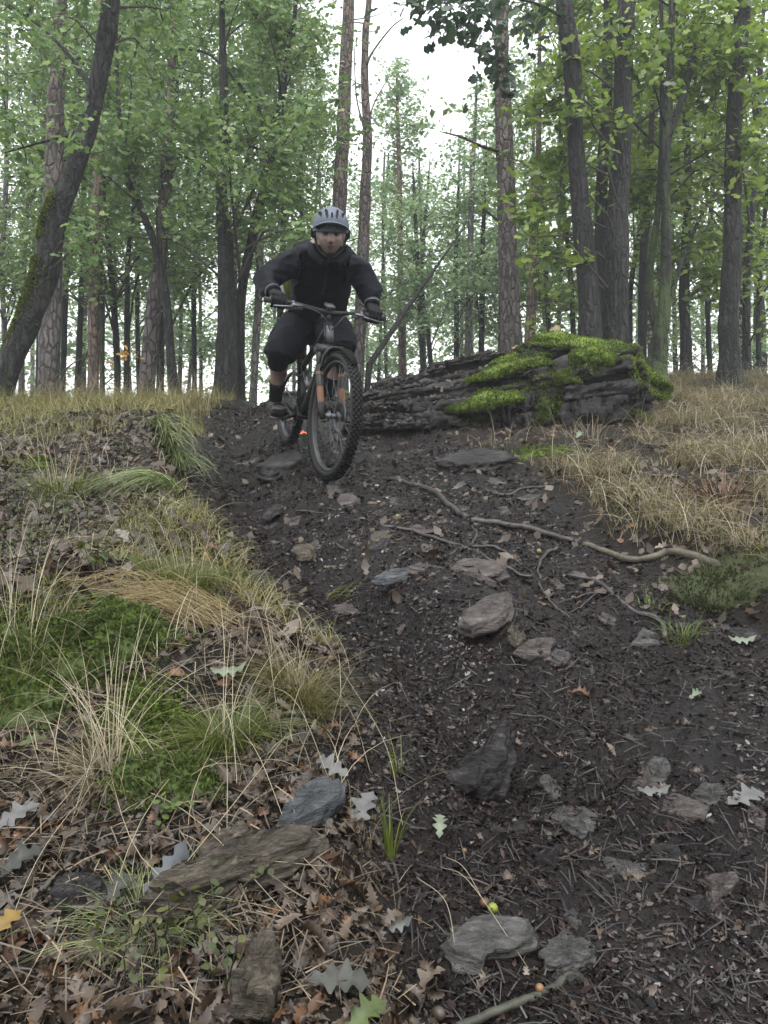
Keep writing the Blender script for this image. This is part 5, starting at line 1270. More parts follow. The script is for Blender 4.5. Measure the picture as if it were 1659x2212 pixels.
# ------------------------------------------------------------------ grass
def blades(p, az, L, bend, w, S=4, lean=None, droop=1.0):
    """curved tapering blades from roots p"""
    n = len(p); t = np.linspace(0, 1, S + 1)
    d = np.stack([np.cos(az), np.sin(az), np.zeros(n)], -1)
    side = np.stack([-np.sin(az), np.cos(az), np.zeros(n)], -1)
    hor = (bend[:, None] * t ** 1.6)
    ver = t * (1 - 0.5 * droop * np.clip(bend, 0, 1.6)[:, None] * t ** 1.5)
    c = p[:, None] + L[:, None, None] * (hor[..., None] * d[:, None] + ver[..., None] * np.array([0, 0, 1.0]))
    if lean is not None: c = c + L[:, None, None] * t[None, :, None] * np.asarray(lean)[None, None]
    ww = (w[:, None] * (1 - t ** 1.5 * 0.9))[..., None]
    tw = rng.uniform(-0.7, 0.7, n)[:, None, None]
    sd = side[:, None] * np.cos(tw) + np.array([0, 0, 1.0]) * np.sin(tw)
    A = c + sd * ww; Bv = c - sd * ww
    V = np.stack([A, Bv], 2).reshape(n, -1, 3)
    k = np.arange(S) * 2
    T1 = np.concatenate([np.stack([k, k + 1, k + 3], -1), np.stack([k, k + 3, k + 2], -1)])
    T = T1[None] + (np.arange(n) * (2 * (S + 1)))[:, None, None]
    return V.reshape(-1, 3), T.reshape(-1, 3)
def U(a, b, n): return rng.uniform(a, b, n)
MAT['straw'] = simple('dry grass', [(0.0, (0.0927, 0.0752, 0.0354)), (0.5, (0.2041, 0.1651, 0.0908)), (0.8, (0.2877, 0.2401, 0.1452)), (1.0, (0.3897, 0.3403, 0.2401))], 1.5, 0.55, island=0.8, translucent=0.25)
MAT['straw_pale'] = simple('pale straw', [(0.0, (0.2266, 0.1907, 0.1191)), (0.6, (0.3322, 0.2862, 0.1887)), (1.0, (0.4229, 0.3735, 0.2682))], 1.5, 0.5, island=0.8, translucent=0.2)
MAT['grass'] = simple('green grass', [(0.0, (0.0362, 0.0586, 0.0087)), (0.5, (0.0776, 0.1093, 0.0162)), (0.85, (0.1450, 0.1640, 0.0249)), (1.0, (0.2485, 0.1953, 0.0499))], 1.5, 0.45, island=0.8, translucent=0.3)
MAT['sedge'] = simple('pale sedge', [(0.0, (0.0625, 0.0958, 0.0300)), (0.5, (0.1499, 0.1915, 0.0642)), (1.0, (0.2999, 0.3192, 0.1371))], 1.5, 0.42, island=0.85, translucent=0.25)
MAT['olive'] = simple('olive grass', [(0.0, (0.0450, 0.0483, 0.0084)), (0.5, (0.0975, 0.0966, 0.0180)), (1.0, (0.1875, 0.1518, 0.0420))], 1.5, 0.5, island=0.8, translucent=0.3)
MAT['crest'] = simple('yellowish crest grass', [(0.0, (0.0729, 0.0770, 0.0178)), (0.5, (0.1895, 0.1847, 0.0535)), (1.0, (0.3645, 0.3078, 0.1247))], 1.5, 0.5, island=0.8, translucent=0.3)
MAT['herb'] = simple('bilberry leaves', [(0.0, (0.0162, 0.0274, 0.0047)), (0.5, (0.0395, 0.0549, 0.0088)), (0.85, (0.0791, 0.0862, 0.0147)), (1.0, (0.1396, 0.0980, 0.0176))], 2, 0.45, island=0.8, translucent=0.3)
def grass_cover():
    def fn_r(x, y):
        u, v = uv(x, y)
        d = (1 - tmask(x, y)) * (x > xR(y)) * sstep(0.02, 0.28, x - xR(y))
        return d * np.where((u > 760) & (u < 1370) & (v < 1000), 0.0, 1.0) * (0.12 + 0.88 * (fbm2(x * 1.9, y * 1.9, 3, 71) > -0.04))
    n = 17000; p = spread(n, 2.6, 11.5, fn_r, power=-0.2)
    V, T = blades(p, U(0, 6.283, n), U(0.05, 0.20, n), U(0.5, 1.8, n), U(0.0008, 0.0014, n) + p[:, 1] * 0.0001, 4)
    tag(obj('dry_grass', V, T, MAT['straw'], smooth=False), kind='stuff')
    n = 1500; p = spread(n, 2.8, 10.5, fn_r, power=-0.3)
    V, T = blades(p, U(0, 6.283, n), U(0.16, 0.42, n), U(0.5, 1.6, n), U(0.0009, 0.0014, n) + p[:, 1] * 0.0001, 7, lean=(-0.12, -0.05, 0))
    tag(obj('tall_dry_grass', V, T, MAT['straw_pale'], smooth=False), kind='stuff')
    n = 6500; p = spread(n, 2.6, 10.5, fn_r, power=-0.2)
    V, T = blades(p, U(0, 6.283, n), U(0.05, 0.16, n), U(0.2, 1.1, n), U(0.0012, 0.0022, n) + p[:, 1] * 0.0001, 4)
    tag(obj('green_undergrass', V, T, MAT['olive'], smooth=False), kind='stuff')
    # fringe on the left crest
    def fn_l(x, y): return left_bank(x, y) * sstep(5.0, 6.6, y) * (y < 9.5)
    n = 14000; p = spread(n, 5.0, 9.5, fn_l, power=-0.3)
    V, T = blades(p, U(0, 6.283, n), U(0.07, 0.25, n), U(0.3, 1.3, n), U(0.0014, 0.0024, n), 3)
    tag(obj('crest_grass', V, T, MAT['crest'], smooth=False), kind='stuff')
    n = 1500; p = spread(n, 5.6, 9.5, fn_l, power=-0.3)
    V, T = blades(p, U(0, 6.283, n), U(0.2, 0.5, n), U(0.3, 1.1, n), U(0.0014, 0.0022, n), 6)
    tag(obj('tall_crest_grass', V, T, MAT['straw'], smooth=False), kind='stuff')
    # thin mixed cover on the left bank
    n = 10000; p = spread(n, 1.6, 6.2, lambda x, y: left_bank(x, y) * (fbm2(x * 2, y * 2, 3, 77) > 0.0))
    V, T = blades(p, U(0, 6.283, n), U(0.03, 0.12, n), U(0.3, 1.3, n), U(0.0008, 0.0014, n) + p[:, 1] * 0.0001, 4)
    tag(obj('bank_grass', V, T, MAT['crest'], smooth=False), kind='stuff')
    n = 1500; p = spread(n, 1.4, 6.0, lambda x, y: left_bank(x, y))
    V, T = blades(p, U(0, 6.283, n), U(0.06, 0.24, n), U(0.5, 1.3, n), U(0.0005, 0.0008, n) + p[:, 1] * 0.0001, 6)
    tag(obj('bank_straw', V, T, MAT['straw_pale'], smooth=False), kind='stuff')
    # little leafy ground plants
    n = 7000; p = spread(n, 2.4, 7.0, lambda x, y: left_bank(x, y) * (fbm2(x * 1.7, y * 1.7, 3, 91) > -0.05))
    p[:, 2] += rng.uniform(0.01, 0.09, n)
    V, T = scatter_template(RHOMB[0], RHOMB[1], p, frames(nrm(rng.normal(0, 0.5, (n, 3)) + [0, -0.2, 1])), U(0.008, 0.018, n))
    tag(obj('ground_herbs', V, T, MAT['herb'], smooth=False), kind='stuff')
    n = 2000; p = spread(n, 4.0, 9.0, lambda x, y: tmask(x, y) * 0.06 + 0.3 * right_bank(x, y))
    V, T = blades(p, U(0, 6.283, n), U(0.02, 0.07, n), U(0.4, 1.5, n), U(0.0012, 0.002, n), 3)
    tag(obj('trail_edge_grass', V, T, MAT['olive'], smooth=False), kind='stuff')
grass_cover()

def tussock(u, v, rad, n, L, bend, w, mat, label, az=None, spreadaz=6.283, S=6, name='grass_tussock', extra=None, lean=None, dz=0.0, cat='grass tuft', droop=1.0):
    c = hit(u, v)
    a = U(0, 6.283, n); r = rad * np.sqrt(rng.random(n))
    p = np.stack([c[0] + r * np.cos(a), c[1] + r * np.sin(a), np.zeros(n)], -1); p[:, 2] = H(p[:, 0], p[:, 1]) - 0.005 + dz
    A = (a + rng.normal(0, 0.5, n)) if az is None else rng.normal(az, spreadaz, n)
    V, T = blades(p, A, U(*L, n), U(*bend, n), U(*w, n), S, lean, droop)
    root = tag(obj(name, me=None, V=V, T=T, mat=MAT[mat], loc=c, smooth=False), label, cat)
    if extra:
        m2, k, L2, b2, w2 = extra
        a = U(0, 6.283, k); r = rad * 0.8 * np.sqrt(rng.random(k))
        p = np.stack([c[0] + r * np.cos(a), c[1] + r * np.sin(a), np.zeros(k)], -1); p[:, 2] = H(p[:, 0], p[:, 1]) + dz
        A = (a + rng.normal(0, 0.6, k)) if az is None else rng.normal(az, spreadaz, k)
        V, T = blades(p, A, U(*L2, k), U(b2[0] * 0.5, b2[1] * 0.62, k), U(*w2, k), 8, lean, 0.8)
        obj('straw', V - c, T, MAT[m2], root, smooth=False)
    return root
tussock(395, 1275, 0.10, 1300, (0.06, 0.15), (0.3, 1.3), (0.0007, 0.0012), 'grass', 'dense bright green grass tuft on the left bank below the grey stone', extra=('straw_pale', 30, (0.15, 0.3), (0.6, 1.5), (0.0008, 0.0012)))
tussock(366, 972, 0.10, 230, (0.13, 0.26), (1.1, 1.6), (0.0022, 0.0036), 'sedge', 'long pale green sedge hanging over the bank edge into the trail', az=-0.8, spreadaz=0.5, S=8, droop=1.75)
tussock(375, 1060, 0.09, 260, (0.16, 0.32), (1.0, 1.6), (0.0020, 0.0032), 'sedge', 'long blue green sedge lying to the left below the hanging sedge', az=-2.6, spreadaz=0.5, S=8, droop=1.5)
tussock(130, 1075, 0.12, 320, (0.08, 0.2), (0.3, 1.1), (0.0012, 0.002), 'grass', 'fine yellowish green grass tuft among litter at the left', extra=('straw_pale', 30, (0.25, 0.4), (0.4, 1.2), (0.001, 0.0014)))
tussock(490, 1610, 0.055, 1100, (0.06, 0.14), (0.5, 1.6), (0.0005, 0.0009), 'grass', 'fine green grass tuft right beside the bright moss clump', extra=('straw_pale', 22, (0.14, 0.3), (0.5, 1.5), (0.0007, 0.001)))
tussock(645, 1510, 0.055, 700, (0.06, 0.16), (0.6, 1.6), (0.0005, 0.0009), 'olive', 'green and brown drooping grass tuft at the trail edge', extra=('straw', 60, (0.12, 0.26), (0.6, 1.6), (0.0006, 0.001)))
tussock(235, 1680, 0.05, 300, (0.06, 0.16), (0.8, 1.8), (0.0005, 0.0008), 'straw', 'dry brownish tuft at the left from which long straws fan out', extra=('straw_pale', 34, (0.2, 0.42), (0.7, 1.6), (0.0008, 0.0011)))
tussock(40, 1440, 0.17, 800, (0.06, 0.15), (0.3, 1.2), (0.0006, 0.001), 'grass', 'wide green grass patch at the left edge next to the hair moss', extra=('straw_pale', 40, (0.2, 0.4), (0.5, 1.3), (0.0008, 0.0012)))
tussock(320, 2010, 0.07, 420, (0.04, 0.11), (0.5, 1.5), (0.0004, 0.0007), 'sedge', 'small fine grass tuft below the long tan slab')
tussock(845, 1850, 0.012, 16, (0.09, 0.15), (0.05, 0.4), (0.0016, 0.0024), 'grass', 'few bright green blades standing at the trail edge by the dark twig', S=5)
tussock(862, 1670, 0.025, 16, (0.05, 0.12), (0.1, 0.6), (0.0012, 0.0018), 'grass', 'few thin green blades in the mud left of the dark shard', S=5)
tussock(1470, 1378, 0.06, 90, (0.05, 0.11), (0.3, 1.3), (0.0010, 0.0016), 'grass', 'small bright green tuft at the lower end of the curving root')
tussock(1405, 1310, 0.04, 40, (0.04, 0.10), (0.3, 1.3), (0.0010, 0.0016), 'grass', 'few green blades beside the curving root on the right')
tussock(1540, 1290, 0.12, 500, (0.05, 0.14), (0.4, 1.4), (0.0008, 0.0014), 'moss_shade', 'dark green grass below the pale root at the right edge')
tussock(735, 1290, 0.06, 60, (0.05, 0.12), (0.8, 1.8), (0.001, 0.0016), 'olive', 'flattened olive grass above the grey brown angular stone', az=0.2, spreadaz=0.4)
tussock(945, 812, 0.05, 30, (0.08, 0.16), (0.1, 0.7), (0.0018, 0.0026), 'grass', 'small green grass tuft growing on the bench of the rock')
tussock(1090, 965, 0.22, 50, (0.12, 0.36), (0.4, 1.4), (0.0009, 0.0015), 'straw', 'bent straw stalks standing in front of the rock face', S=7)
tussock(1260, 955, 0.30, 70, (0.15, 0.45), (0.4, 1.4), (0.0009, 0.0015), 'straw', 'tall crossing straw stalks before the right end of the rock', S=7)
tussock(1560, 1090, 0.12, 160, (0.1, 0.22), (0.3, 1.0), (0.0025, 0.004), 'litter_red', 'brown withered fern clump in the dry grass at the right edge', S=4)
def arching_straw():
    """thick bundle of straw arching over the left bank"""
    B = Buf(); root0 = hit(520, 1350)
    for k in range(150):
        a = hit(rng.uniform(395, 545), rng.uniform(1322, 1365)); e = hit(rng.uniform(-60, 200), rng.uniform(1255, 1385))
        m = (a + e) / 2 + np.array([0, 0, rng.uniform(0.04, 0.11)]) + rng.normal(0, 0.02, 3)
        c = spline([a, a * 0.72 + e * 0.28 + np.array([0, 0, rng.uniform(0.03, 0.09)]), m, e * 0.8 + a * 0.2 + np.array([0, 0, rng.uniform(0.02, 0.06)]), e + np.array([0, 0, rng.uniform(0, 0.04)])], 9)
        f = rng.uniform(0.5, 1.0); c = c[:max(4, int(9 * f))]
        B.add(*tube(c, np.linspace(0.00085, 0.0005, len(c)), 3, cap=False))
    V, T = B.get()
    m = simple('golden straw', [(0.0, (0.13, 0.095, 0.036)), (0.5, (0.24, 0.18, 0.075)), (1.0, (0.34, 0.27, 0.13))], 2, 0.5, island=0.85)
    tag(obj('straw_bundle', V, T, m, loc=root0), 'golden straw bundle arching over the left bank behind the hair moss', 'straw bundle')
arching_straw()
def long_straws():
    L = [((235, 1470), (230, 1600), (128, 1860)), ((225, 1640), (330, 1900), (610, 1985)), ((245, 1690), (420, 1790), (640, 2010)), ((250, 1600), (130, 1780), (0, 1880)), ((215, 1690), (100, 1860), (-10, 2090)), ((545, 1500), (330, 1770), (180, 2170)), ((548, 1480), (640, 1560), (720, 1720)), ((500, 1570), (560, 1680), (630, 1830)), ((500, 1560), (430, 1720), (400, 1850)), ((620, 1600), (500, 1800), (230, 2080)), ((440, 1905), (560, 1890), (700, 1885)), ((740, 1460), (830, 1640), (870, 1790)), ((690, 1480), (590, 1400), (480, 1340)), ((480, 1570), (495, 1700), (490, 1830)), ((700, 1480), (760, 1560), (800, 1680)), ((600, 1300), (660, 1360), (740, 1450)), ((20, 1560), (60, 1620), (90, 1680)), ((180, 1590), (186, 1660), (196, 1740)), ((950, 1890), (1010, 1960), (1140, 2100)), ((960, 1860), (1000, 1920), (1050, 1970)), ((900, 1905), (960, 1990), (985, 2060)), ((1600, 1100), (1500, 1000), (1380, 960)), ((1440, 1050), (1560, 1160), (1680, 1260)), ((400, 1280), (440, 1340), (540, 1440)), ((380, 1220), (440, 1280), (530, 1370)), ((170, 1440), (175, 1540), (190, 1600)), ((580, 1420), (590, 1500), (600, 1560)), ((300, 1180), (180, 1250), (40, 1330))]
    for k, (a, b, c) in enumerate(L):
        p = [hit(*a), hit(*b), hit(*c)]
        h = rng.uniform(0.03, 0.08)
        p[0] = p[0] + [0, 0, 0.015]; p[1] = p[1] + np.array([0, -0.02, h]); p[2] = p[2] + [0, 0, 0.012]
        cc = spline(p, 12); rr = np.linspace(0.00085, 0.0005, 12) * (0.75 + 0.25 * cc[:, 1].mean() / 1.6)
        V, T = tube(cc, rr, 5)
        left = a[0] < 900
        tag(obj('straw_stalk', V, T, MAT['straw_pale'], loc=cc[0]), 'single long pale straw stalk lying across the left bank' if left else 'single long pale straw stalk lying on the right half of the ground', 'straw', 'long straws on the left bank' if left else 'long straws on the right')
long_straws()

def moss_clump(u, v, rx, ry, h, n, L, mat, label, seed, star=False):
    c = hit(u, v)
    V, T = ball((0, 0, 0), (rx, ry, h * 0.7), 48, 24)
    V = V * (1 + 0.55 * fbm2(np.arctan2(V[:, 1], V[:, 0]) * 1.6, seed * 3.1 + V[:, 0] * 0, 3, seed))[:, None] * np.array([1, 1, 0.95])
    V = V + nrm(V) * (fbm3(V * 16 + seed, 4, seed) * 0.045)[:, None]
    V = V + c; V[:, 2] += (H(V[:, 0], V[:, 1], False) - H(c[0], c[1], False))
    N = vnormals(V, T)
    root = tag(obj('moss_clump', V, T, MAT[mat], loc=c), label, 'moss')
    ti = rng.integers(0, len(T), n); w = rng.dirichlet((1, 1, 1), n)
    pos = (V[T[ti]] * w[..., None]).sum(1); nn = nrm((N[T[ti]] * w[..., None]).sum(1) + rng.normal(0, 0.45, (n, 3)) + np.array([0, -0.1, 0.35]))
    up = pos[:, 2] > c[2] - h * 0.5
    tv = np.array([[0, 0, 0], [0.22, 0.3, 0.9], [0.45, -0.15, 1.25], [-0.3, -0.1, 0.85], [0.0, -0.42, 0.8]])
    V2, T2 = scatter_template(tv, np.array([[0, 1, 2], [0, 2, 3], [0, 3, 4]]), pos[up], frames(nn[up]), U(L * 0.5, L, up.sum()))
    k = n // 3; an = U(0, 6.283, k); rr = np.abs(rng.normal(0.95, 0.28, k))
    q = np.stack([c[0] + rx * rr * np.cos(an), c[1] + ry * rr * np.sin(an), np.zeros(k)], -1); q[:, 2] = H(q[:, 0], q[:, 1]) + 0.004
    V3, T3 = scatter_template(tv, np.array([[0, 1, 2], [0, 2, 3], [0, 3, 4]]), q, frames(nrm(rng.normal(0, 0.5, (k, 3)) + [0, -0.2, 1])), U(L * 0.5, L, k))
    V2, T2 = np.vstack([V2, V3]), np.vstack([T2, T3 + len(V2)])
    k = n // 14; an = U(0, 6.283, k); rr = np.sqrt(rng.random(k)) * 1.1
    q = np.stack([c[0] + rx * rr * np.cos(an), c[1] + ry * rr * np.sin(an), np.zeros(k)], -1); q[:, 2] = H(q[:, 0], q[:, 1]) + h * 0.45 * np.clip(1 - rr ** 2, 0, 1)
    V4, T4 = blades(q, U(0, 6.283, k), U(L * 1.5, L * 4.5, k), U(0.4, 1.5, k), U(0.0005, 0.0009, k), 5)
    obj('grass_blades', V4 - c, T4, MAT['grass' if mat != 'moss_shade' else 'olive'], root, smooth=False)['kind'] = 'stuff'
    tag(obj('fronds', V2 - c, T2, MAT[mat], root, smooth=False), kind='stuff')
moss_clump(235, 1415, 0.165, 0.12, 0.13, 5200, 0.020, 'moss_dark', 'deep green hair moss cushion under the golden straw', 1)
moss_clump(70, 1470, 0.17, 0.14, 0.07, 3500, 0.020, 'moss_dark', 'deep green hair moss cushion at the left edge of the photo', 2)
moss_clump(335, 1600, 0.105, 0.085, 0.11, 5200, 0.013, 'moss', 'bright yellow green feather moss clump in the lower left', 3)
moss_clump(365, 1700, 0.11, 0.07, 0.06, 3000, 0.012, 'moss_dark', 'shaded dark moss hanging below the bright feather moss', 4)
moss_clump(300, 1515, 0.05, 0.05, 0.03, 1000, 0.012, 'moss', 'small yellow green moss patch between the two large moss cushions', 5)
moss_clump(1560, 1275, 0.20, 0.10, 0.06, 1800, 0.012, 'moss_shade', 'dark moss mat under the pale root on the right', 6)
moss_clump(1180, 975, 0.20, 0.10, 0.04, 1800, 0.016, 'moss', 'low green moss patch in the dry grass before the rock', 7)
moss_clump(470, 940, 0.01, 0.01, 0.005, 10, 0.005, 'moss', 'tiny moss dot at the left trail edge near the crest', 8) if False else None
moss_clump(85, 1005, 0.09, 0.07, 0.04, 700, 0.016, 'moss', 'yellow green moss patch on the upper left bank', 9)

def sprig(u, v, h, n, mat, label, s=0.018, seed=0):
    """small woody sprig with round leaves"""
    r = np.random.default_rng(seed + 100); c = hit(u, v)
    root = empty('bilberry_sprig', c, label, 'plant')
    B = Buf(); Lp = []
    for k in range(max(2, n // 7)):
        e = np.array([r.normal(0, 0.35) * h, r.normal(-0.1, 0.3) * h, h * r.uniform(0.6, 1.1)])
        q = spline([np.zeros(3) - [0, 0, 0.01], e * 0.5 + r.normal(0, 0.08 * h, 3), e], 7)
        B.add(*tube(q, np.linspace(0.0016, 0.0006, 7), 5))
        for _ in range(7): Lp.append(q[r.integers(2, 7)] + r.normal(0, 0.006, 3))
    V, T = B.get(); obj('stem', V, T, MAT['stick'], root)
    Lp = np.array(Lp)
    t = strip_leaf([0.05, 0.3, 0.38, 0.3, 0.05], 0.15)
    V, T = scatter_template(t[0], t[1], Lp, frames(nrm(r.normal(0, 0.5, (len(Lp), 3)) + [0, -0.3, 1])), r.uniform(0.6, 1.2, len(Lp)) * s)
    obj('leaves', V, T, MAT[mat], root, smooth=False)
for a in [(450, 2020, 0.09, 28, 'herb', 'sprig with round light green leaves below the right half of the tan slab', 0.0125), (330, 2060, 0.10, 42, 'herb', 'low leafy light green sprig left of the tapered brown stone', 0.0125), (480, 2140, 0.11, 26, 'herb', 'yellowish green sprig directly left of the tapered brown stone', 0.013), (345, 1790, 0.07, 24, 'moss_dark', 'grey green sprig under the bright feather moss', 0.016), (265, 2150, 0.11, 30, 'herb', 'dull leafed sprig near the bottom edge right of the oak gall', 0.0125),
          (80, 1230, 0.16, 70, 'herb', 'bushy bilberry sprig at the left edge of the middle bank', 0.017), (150, 1150, 0.18, 80, 'herb', 'bilberry sprig left of the pale cream oak leaf', 0.017), (40, 1120, 0.18, 80, 'herb', 'bilberry sprig at the far left beneath the upper litter', 0.017), (215, 1250, 0.12, 50, 'herb', 'fern like small sprig left of the green grass tuft', 0.024)]:
    sprig(*a[:6], s=a[6], seed=int(a[0]))
def yellow_sprig():
    c = P(276, 770, 7.2); r = np.random.default_rng(3)
    g = np.array([c[0] + 0.25, 7.2, float(H(c[0] + 0.25, 7.2))])
    root = empty('yellow_leaved_sapling', g, 'bent thin sapling with a few yellow leaves in front of the left trunks', 'sapling')
    q = spline([np.zeros(3), np.array([0.05, 0, 0.45]), np.array([-0.1, 0, 0.62]), c - g], 9); V, T = tube(q, np.linspace(0.004, 0.0015, 9), 5); obj('stem', V, T, MAT['stick'], root)
    p = (c - g) + r.normal(0, 1, (16, 3)) * [0.07, 0.05, 0.035]
    V, T = scatter_template(OAK6[0], OAK6[1], p, frames(nrm(r.normal(0, 0.6, (16, 3)) + [0, -0.6, 0.6])), r.uniform(0.04, 0.075, 16))
    obj('leaves', V, T, leaf_mat('amber leaf', (0.40, 0.21, 0.02), 0.35), root, smooth=False)
yellow_sprig()
# ------------------------------------------------------------------ the bicycle
def M_(name, c, rough=0.45, metal=0.0, spec=0.5, scale=12, var=0.25, bump=0.0, bscale=80, sheen=0):
    return simple(name, [(0.3, tuple(a * (1 - var) for a in c)), (0.7, tuple(a * (1 + var) for a in c))], scale, rough, bump=bump, bscale=bscale, metal=metal, spec=spec, bdist=0.002, sheen=sheen)
MAT['paint'] = M_('black frame paint with mud film', (0.005, 0.005, 0.0055), 0.38, spec=0.3, var=0.5, scale=9)
MAT['fork_paint'] = M_('dark grey fork paint', (0.010, 0.0102, 0.0112), 0.45, spec=0.3, var=0.3, scale=9)
MAT['metal'] = M_('dull grey metal', (0.11, 0.115, 0.125), 0.35, 0.8)
MAT['rubber'] = M_('tyre rubber with mud', (0.006, 0.0058, 0.0058), 0.55, spec=0.2, var=0.55, scale=14, bump=0.3)
MAT['rim'] = M_('muddy rim', (0.035, 0.035, 0.036), 0.45, 0.3, var=0.4, scale=9)
MAT['orange_paint'] = M_('orange fork decal', (0.11, 0.037, 0.007), 0.45, var=0.12)
MAT['grip'] = M_('grip rubber', (0.012, 0.012, 0.012), 0.7)
MAT['hose'] = M_('black hose', (0.015, 0.015, 0.016), 0.35)
MAT['guard'] = M_('black mudguard', (0.004, 0.004, 0.004), 0.8, spec=0.1)
MAT['plate'] = M_('grey head tube plate', (0.04, 0.043, 0.049), 0.4)

def unit(v): v = np.asarray(v, float); return v / np.linalg.norm(v)
bf = unit(FRONTC - REARC); bu = unit(np.array([0, 0, 1.0]) - bf * bf[2]); bl = np.cross(bu, bf)
lean = math.radians(1.2); bu, bl = bu * math.cos(lean) + bl * math.sin(lean), bl * math.cos(lean) - bu * math.sin(lean)
BM = np.stack([bf, bl, bu])
def BW(p): return np.asarray(p, float) @ BM + REARC          # bicycle space (forward, left, up) to the world
WB = float(np.linalg.norm(FRONTC - REARC)); WR = 0.368
bike = empty('mountain_bike', REARC, 'black muddy mountain bike with orange fork marks ridden down the trail', 'bicycle')
hx = lambda z: WB - 0.044 - (z - WR) * 0.445                  # steering axis
s_o = np.array([hx(0.6), 0, 0.6]); s_d = unit([-0.407, 0, 0.914])
def steer(p, deg=6.0):
    p = np.asarray(p, float) - s_o; a = math.radians(deg); k = s_d
    return p * math.cos(a) + np.cross(k, p) * math.sin(a) + np.outer(p @ k, k).reshape(p.shape) * (1 - math.cos(a)) + s_o
def bpart(name, V, T, mat, parent=None, st=False, smooth=True):
    V = np.asarray(V, float)
    if st: V = steer(V)
    return obj(name, BW(V) - REARC, T, MAT[mat], parent or bike, smooth=smooth)
def joinp(*ps):
    b = Buf()
    for V, T in ps: b.add(V, T)
    return b.get()
def rodp(a, b, r, sides=14, r2=None): return tube(np.array([a, b], float), [r, r if r2 is None else r2], sides)
def curvep(pts, r, n=20, sides=8): return tube(spline(pts, n), r, sides)

def wheel(cx, st, seed):
    R, tr = WR - 0.030, 0.030
    n, m = 96, 14
    th = np.linspace(0, 2 * math.pi, n, endpoint=False); ph = np.linspace(0, 2 * math.pi, m, endpoint=False)
    def ring(rr, ra, rb, cz=0):
        r = rr + ra * np.cos(ph)[None] ; y = rb * np.sin(ph)[None] * np.ones((n, 1))
        V = np.stack([cx + r * np.cos(th)[:, None], y, WR + r * np.sin(th)[:, None]], -1).reshape(-1, 3)
        i = np.arange(n)[:, None] * m; i2 = ((np.arange(n) + 1) % n)[:, None] * m; j = np.arange(m)[None]; k = (j + 1) % m
        T = np.concatenate([np.stack([i + j, i2 + j, i2 + k], -1).reshape(-1, 3), np.stack([i + j, i2 + k, i + k], -1).reshape(-1, 3)])
        return V, T
    tyre = ring(R, 0.027, 0.030)
    b = Buf(); b.add(*tyre)
    for k in range(72):                       # knobs in staggered rows
        a = 2 * math.pi * k / 72
        for y, d, w in ((0.0, 0.0285, 0.006), (0.0125, 0.0265, 0.005), (-0.0125, 0.0265, 0.005), (0.0245, 0.020, 0.005), (-0.0245, 0.020, 0.005)):
            aa = a + (0.5 if abs(y) in (0.0125,) else 0) * 2 * math.pi / 72
            rad = np.array([math.cos(aa), 0, math.sin(aa)]); t = np.array([-math.sin(aa), 0, math.cos(aa)]); yv = np.array([0, 1.0, 0])
            nr = unit(rad * math.cos(y * 38) + yv * math.sin(y * 38)); sd = np.cross(t, nr)
            b.add(*box(np.array([cx, y, WR]) + rad * (R + d), (0.0085, w, 0.0035), np.stack([t, sd, nr])))
    hubp = joinp(rodp((cx, -0.045, WR), (cx, 0.045, WR), 0.016), rodp((cx, -0.03, WR), (cx, -0.024, WR), 0.030), rodp((cx, 0.024, WR), (cx, 0.03, WR), 0.030))
    w = bpart('wheel', *hubp, 'metal', None, st)
    bpart('tyre', *b.get(), 'rubber', w, st, smooth=False)
    bpart('rim', *ring(R - 0.030, 0.011, 0.0155), 'rim', w, st)
    for k in range(28):
        a = 2 * math.pi * k / 28; o = 0.55 * (1 if (k // 2) % 2 else -1); sy = 0.027 if k % 2 else -0.027
        p0 = np.array([cx + 0.028 * math.cos(a + o * 2.0), sy, WR + 0.028 * math.sin(a + o * 2.0)]); p1 = np.array([cx + (R - 0.034) * math.cos(a), 0, WR + (R - 0.034) * math.sin(a)])
        bpart('spoke', *rodp(p0, p1, 0.0012, 5), 'metal', w, st)
    q = Buf(); m2 = 40                          # brake disc
    aa = np.linspace(0, 2 * math.pi, m2, endpoint=False)
    y = 0.036
    Vd = np.concatenate([np.stack([cx + r * np.cos(aa), np.full(m2, y + dy), WR + r * np.sin(aa)], -1) for r, dy in ((0.074, 0), (0.095, 0), (0.095, 0.002), (0.074, 0.002))])
    Td = []
    for k in range(m2):
        k2 = (k + 1) % m2
        for a0 in range(4):
            b0 = (a0 + 1) % 4; Td += [(a0 * m2 + k, a0 * m2 + k2, b0 * m2 + k2), (a0 * m2 + k, b0 * m2 + k2, b0 * m2 + k)]
    bpart('brake_disc', Vd, np.array(Td), 'metal', w, st)
    return w
wheel(0.0, False, 1); wheel(WB, True, 2)
BBp = np.array([0.435, 0, 0.27])
# frame
ht0 = np.array([hx(0.755), 0, 0.755]); ht1 = np.array([hx(0.875), 0, 0.875])
dt = spline([ht0 + [0.0, 0, 0.02], [0.78, 0, 0.60], BBp + [0.02, 0, 0.03]], 14)
tt = spline([ht1 - [0.01, 0, 0.03], [0.62, 0, 0.72], [0.36, 0, 0.60]], 12)
frame = bpart('frame', *joinp(rodp(ht0, ht1, 0.028, 18, 0.025), tube(dt, np.interp(np.linspace(0, 1, 14), [0, .5, 1], [0.028, 0.034, 0.034]), 16, flat=0.85), tube(tt, 0.020, 14),
      rodp(BBp, [0.335, 0, 0.62], 0.019), rodp(BBp - [0, 0.045, 0], BBp + [0, 0.045, 0], 0.024)), 'paint')
bpart('head_plate', *box((hx(0.815) + 0.032, 0, 0.815), (0.003, 0.022, 0.05), np.stack([np.array([0.914, 0, 0.407]), np.array([0, 1.0, 0]), np.array([-0.407, 0, 0.914])])), 'plate', frame)
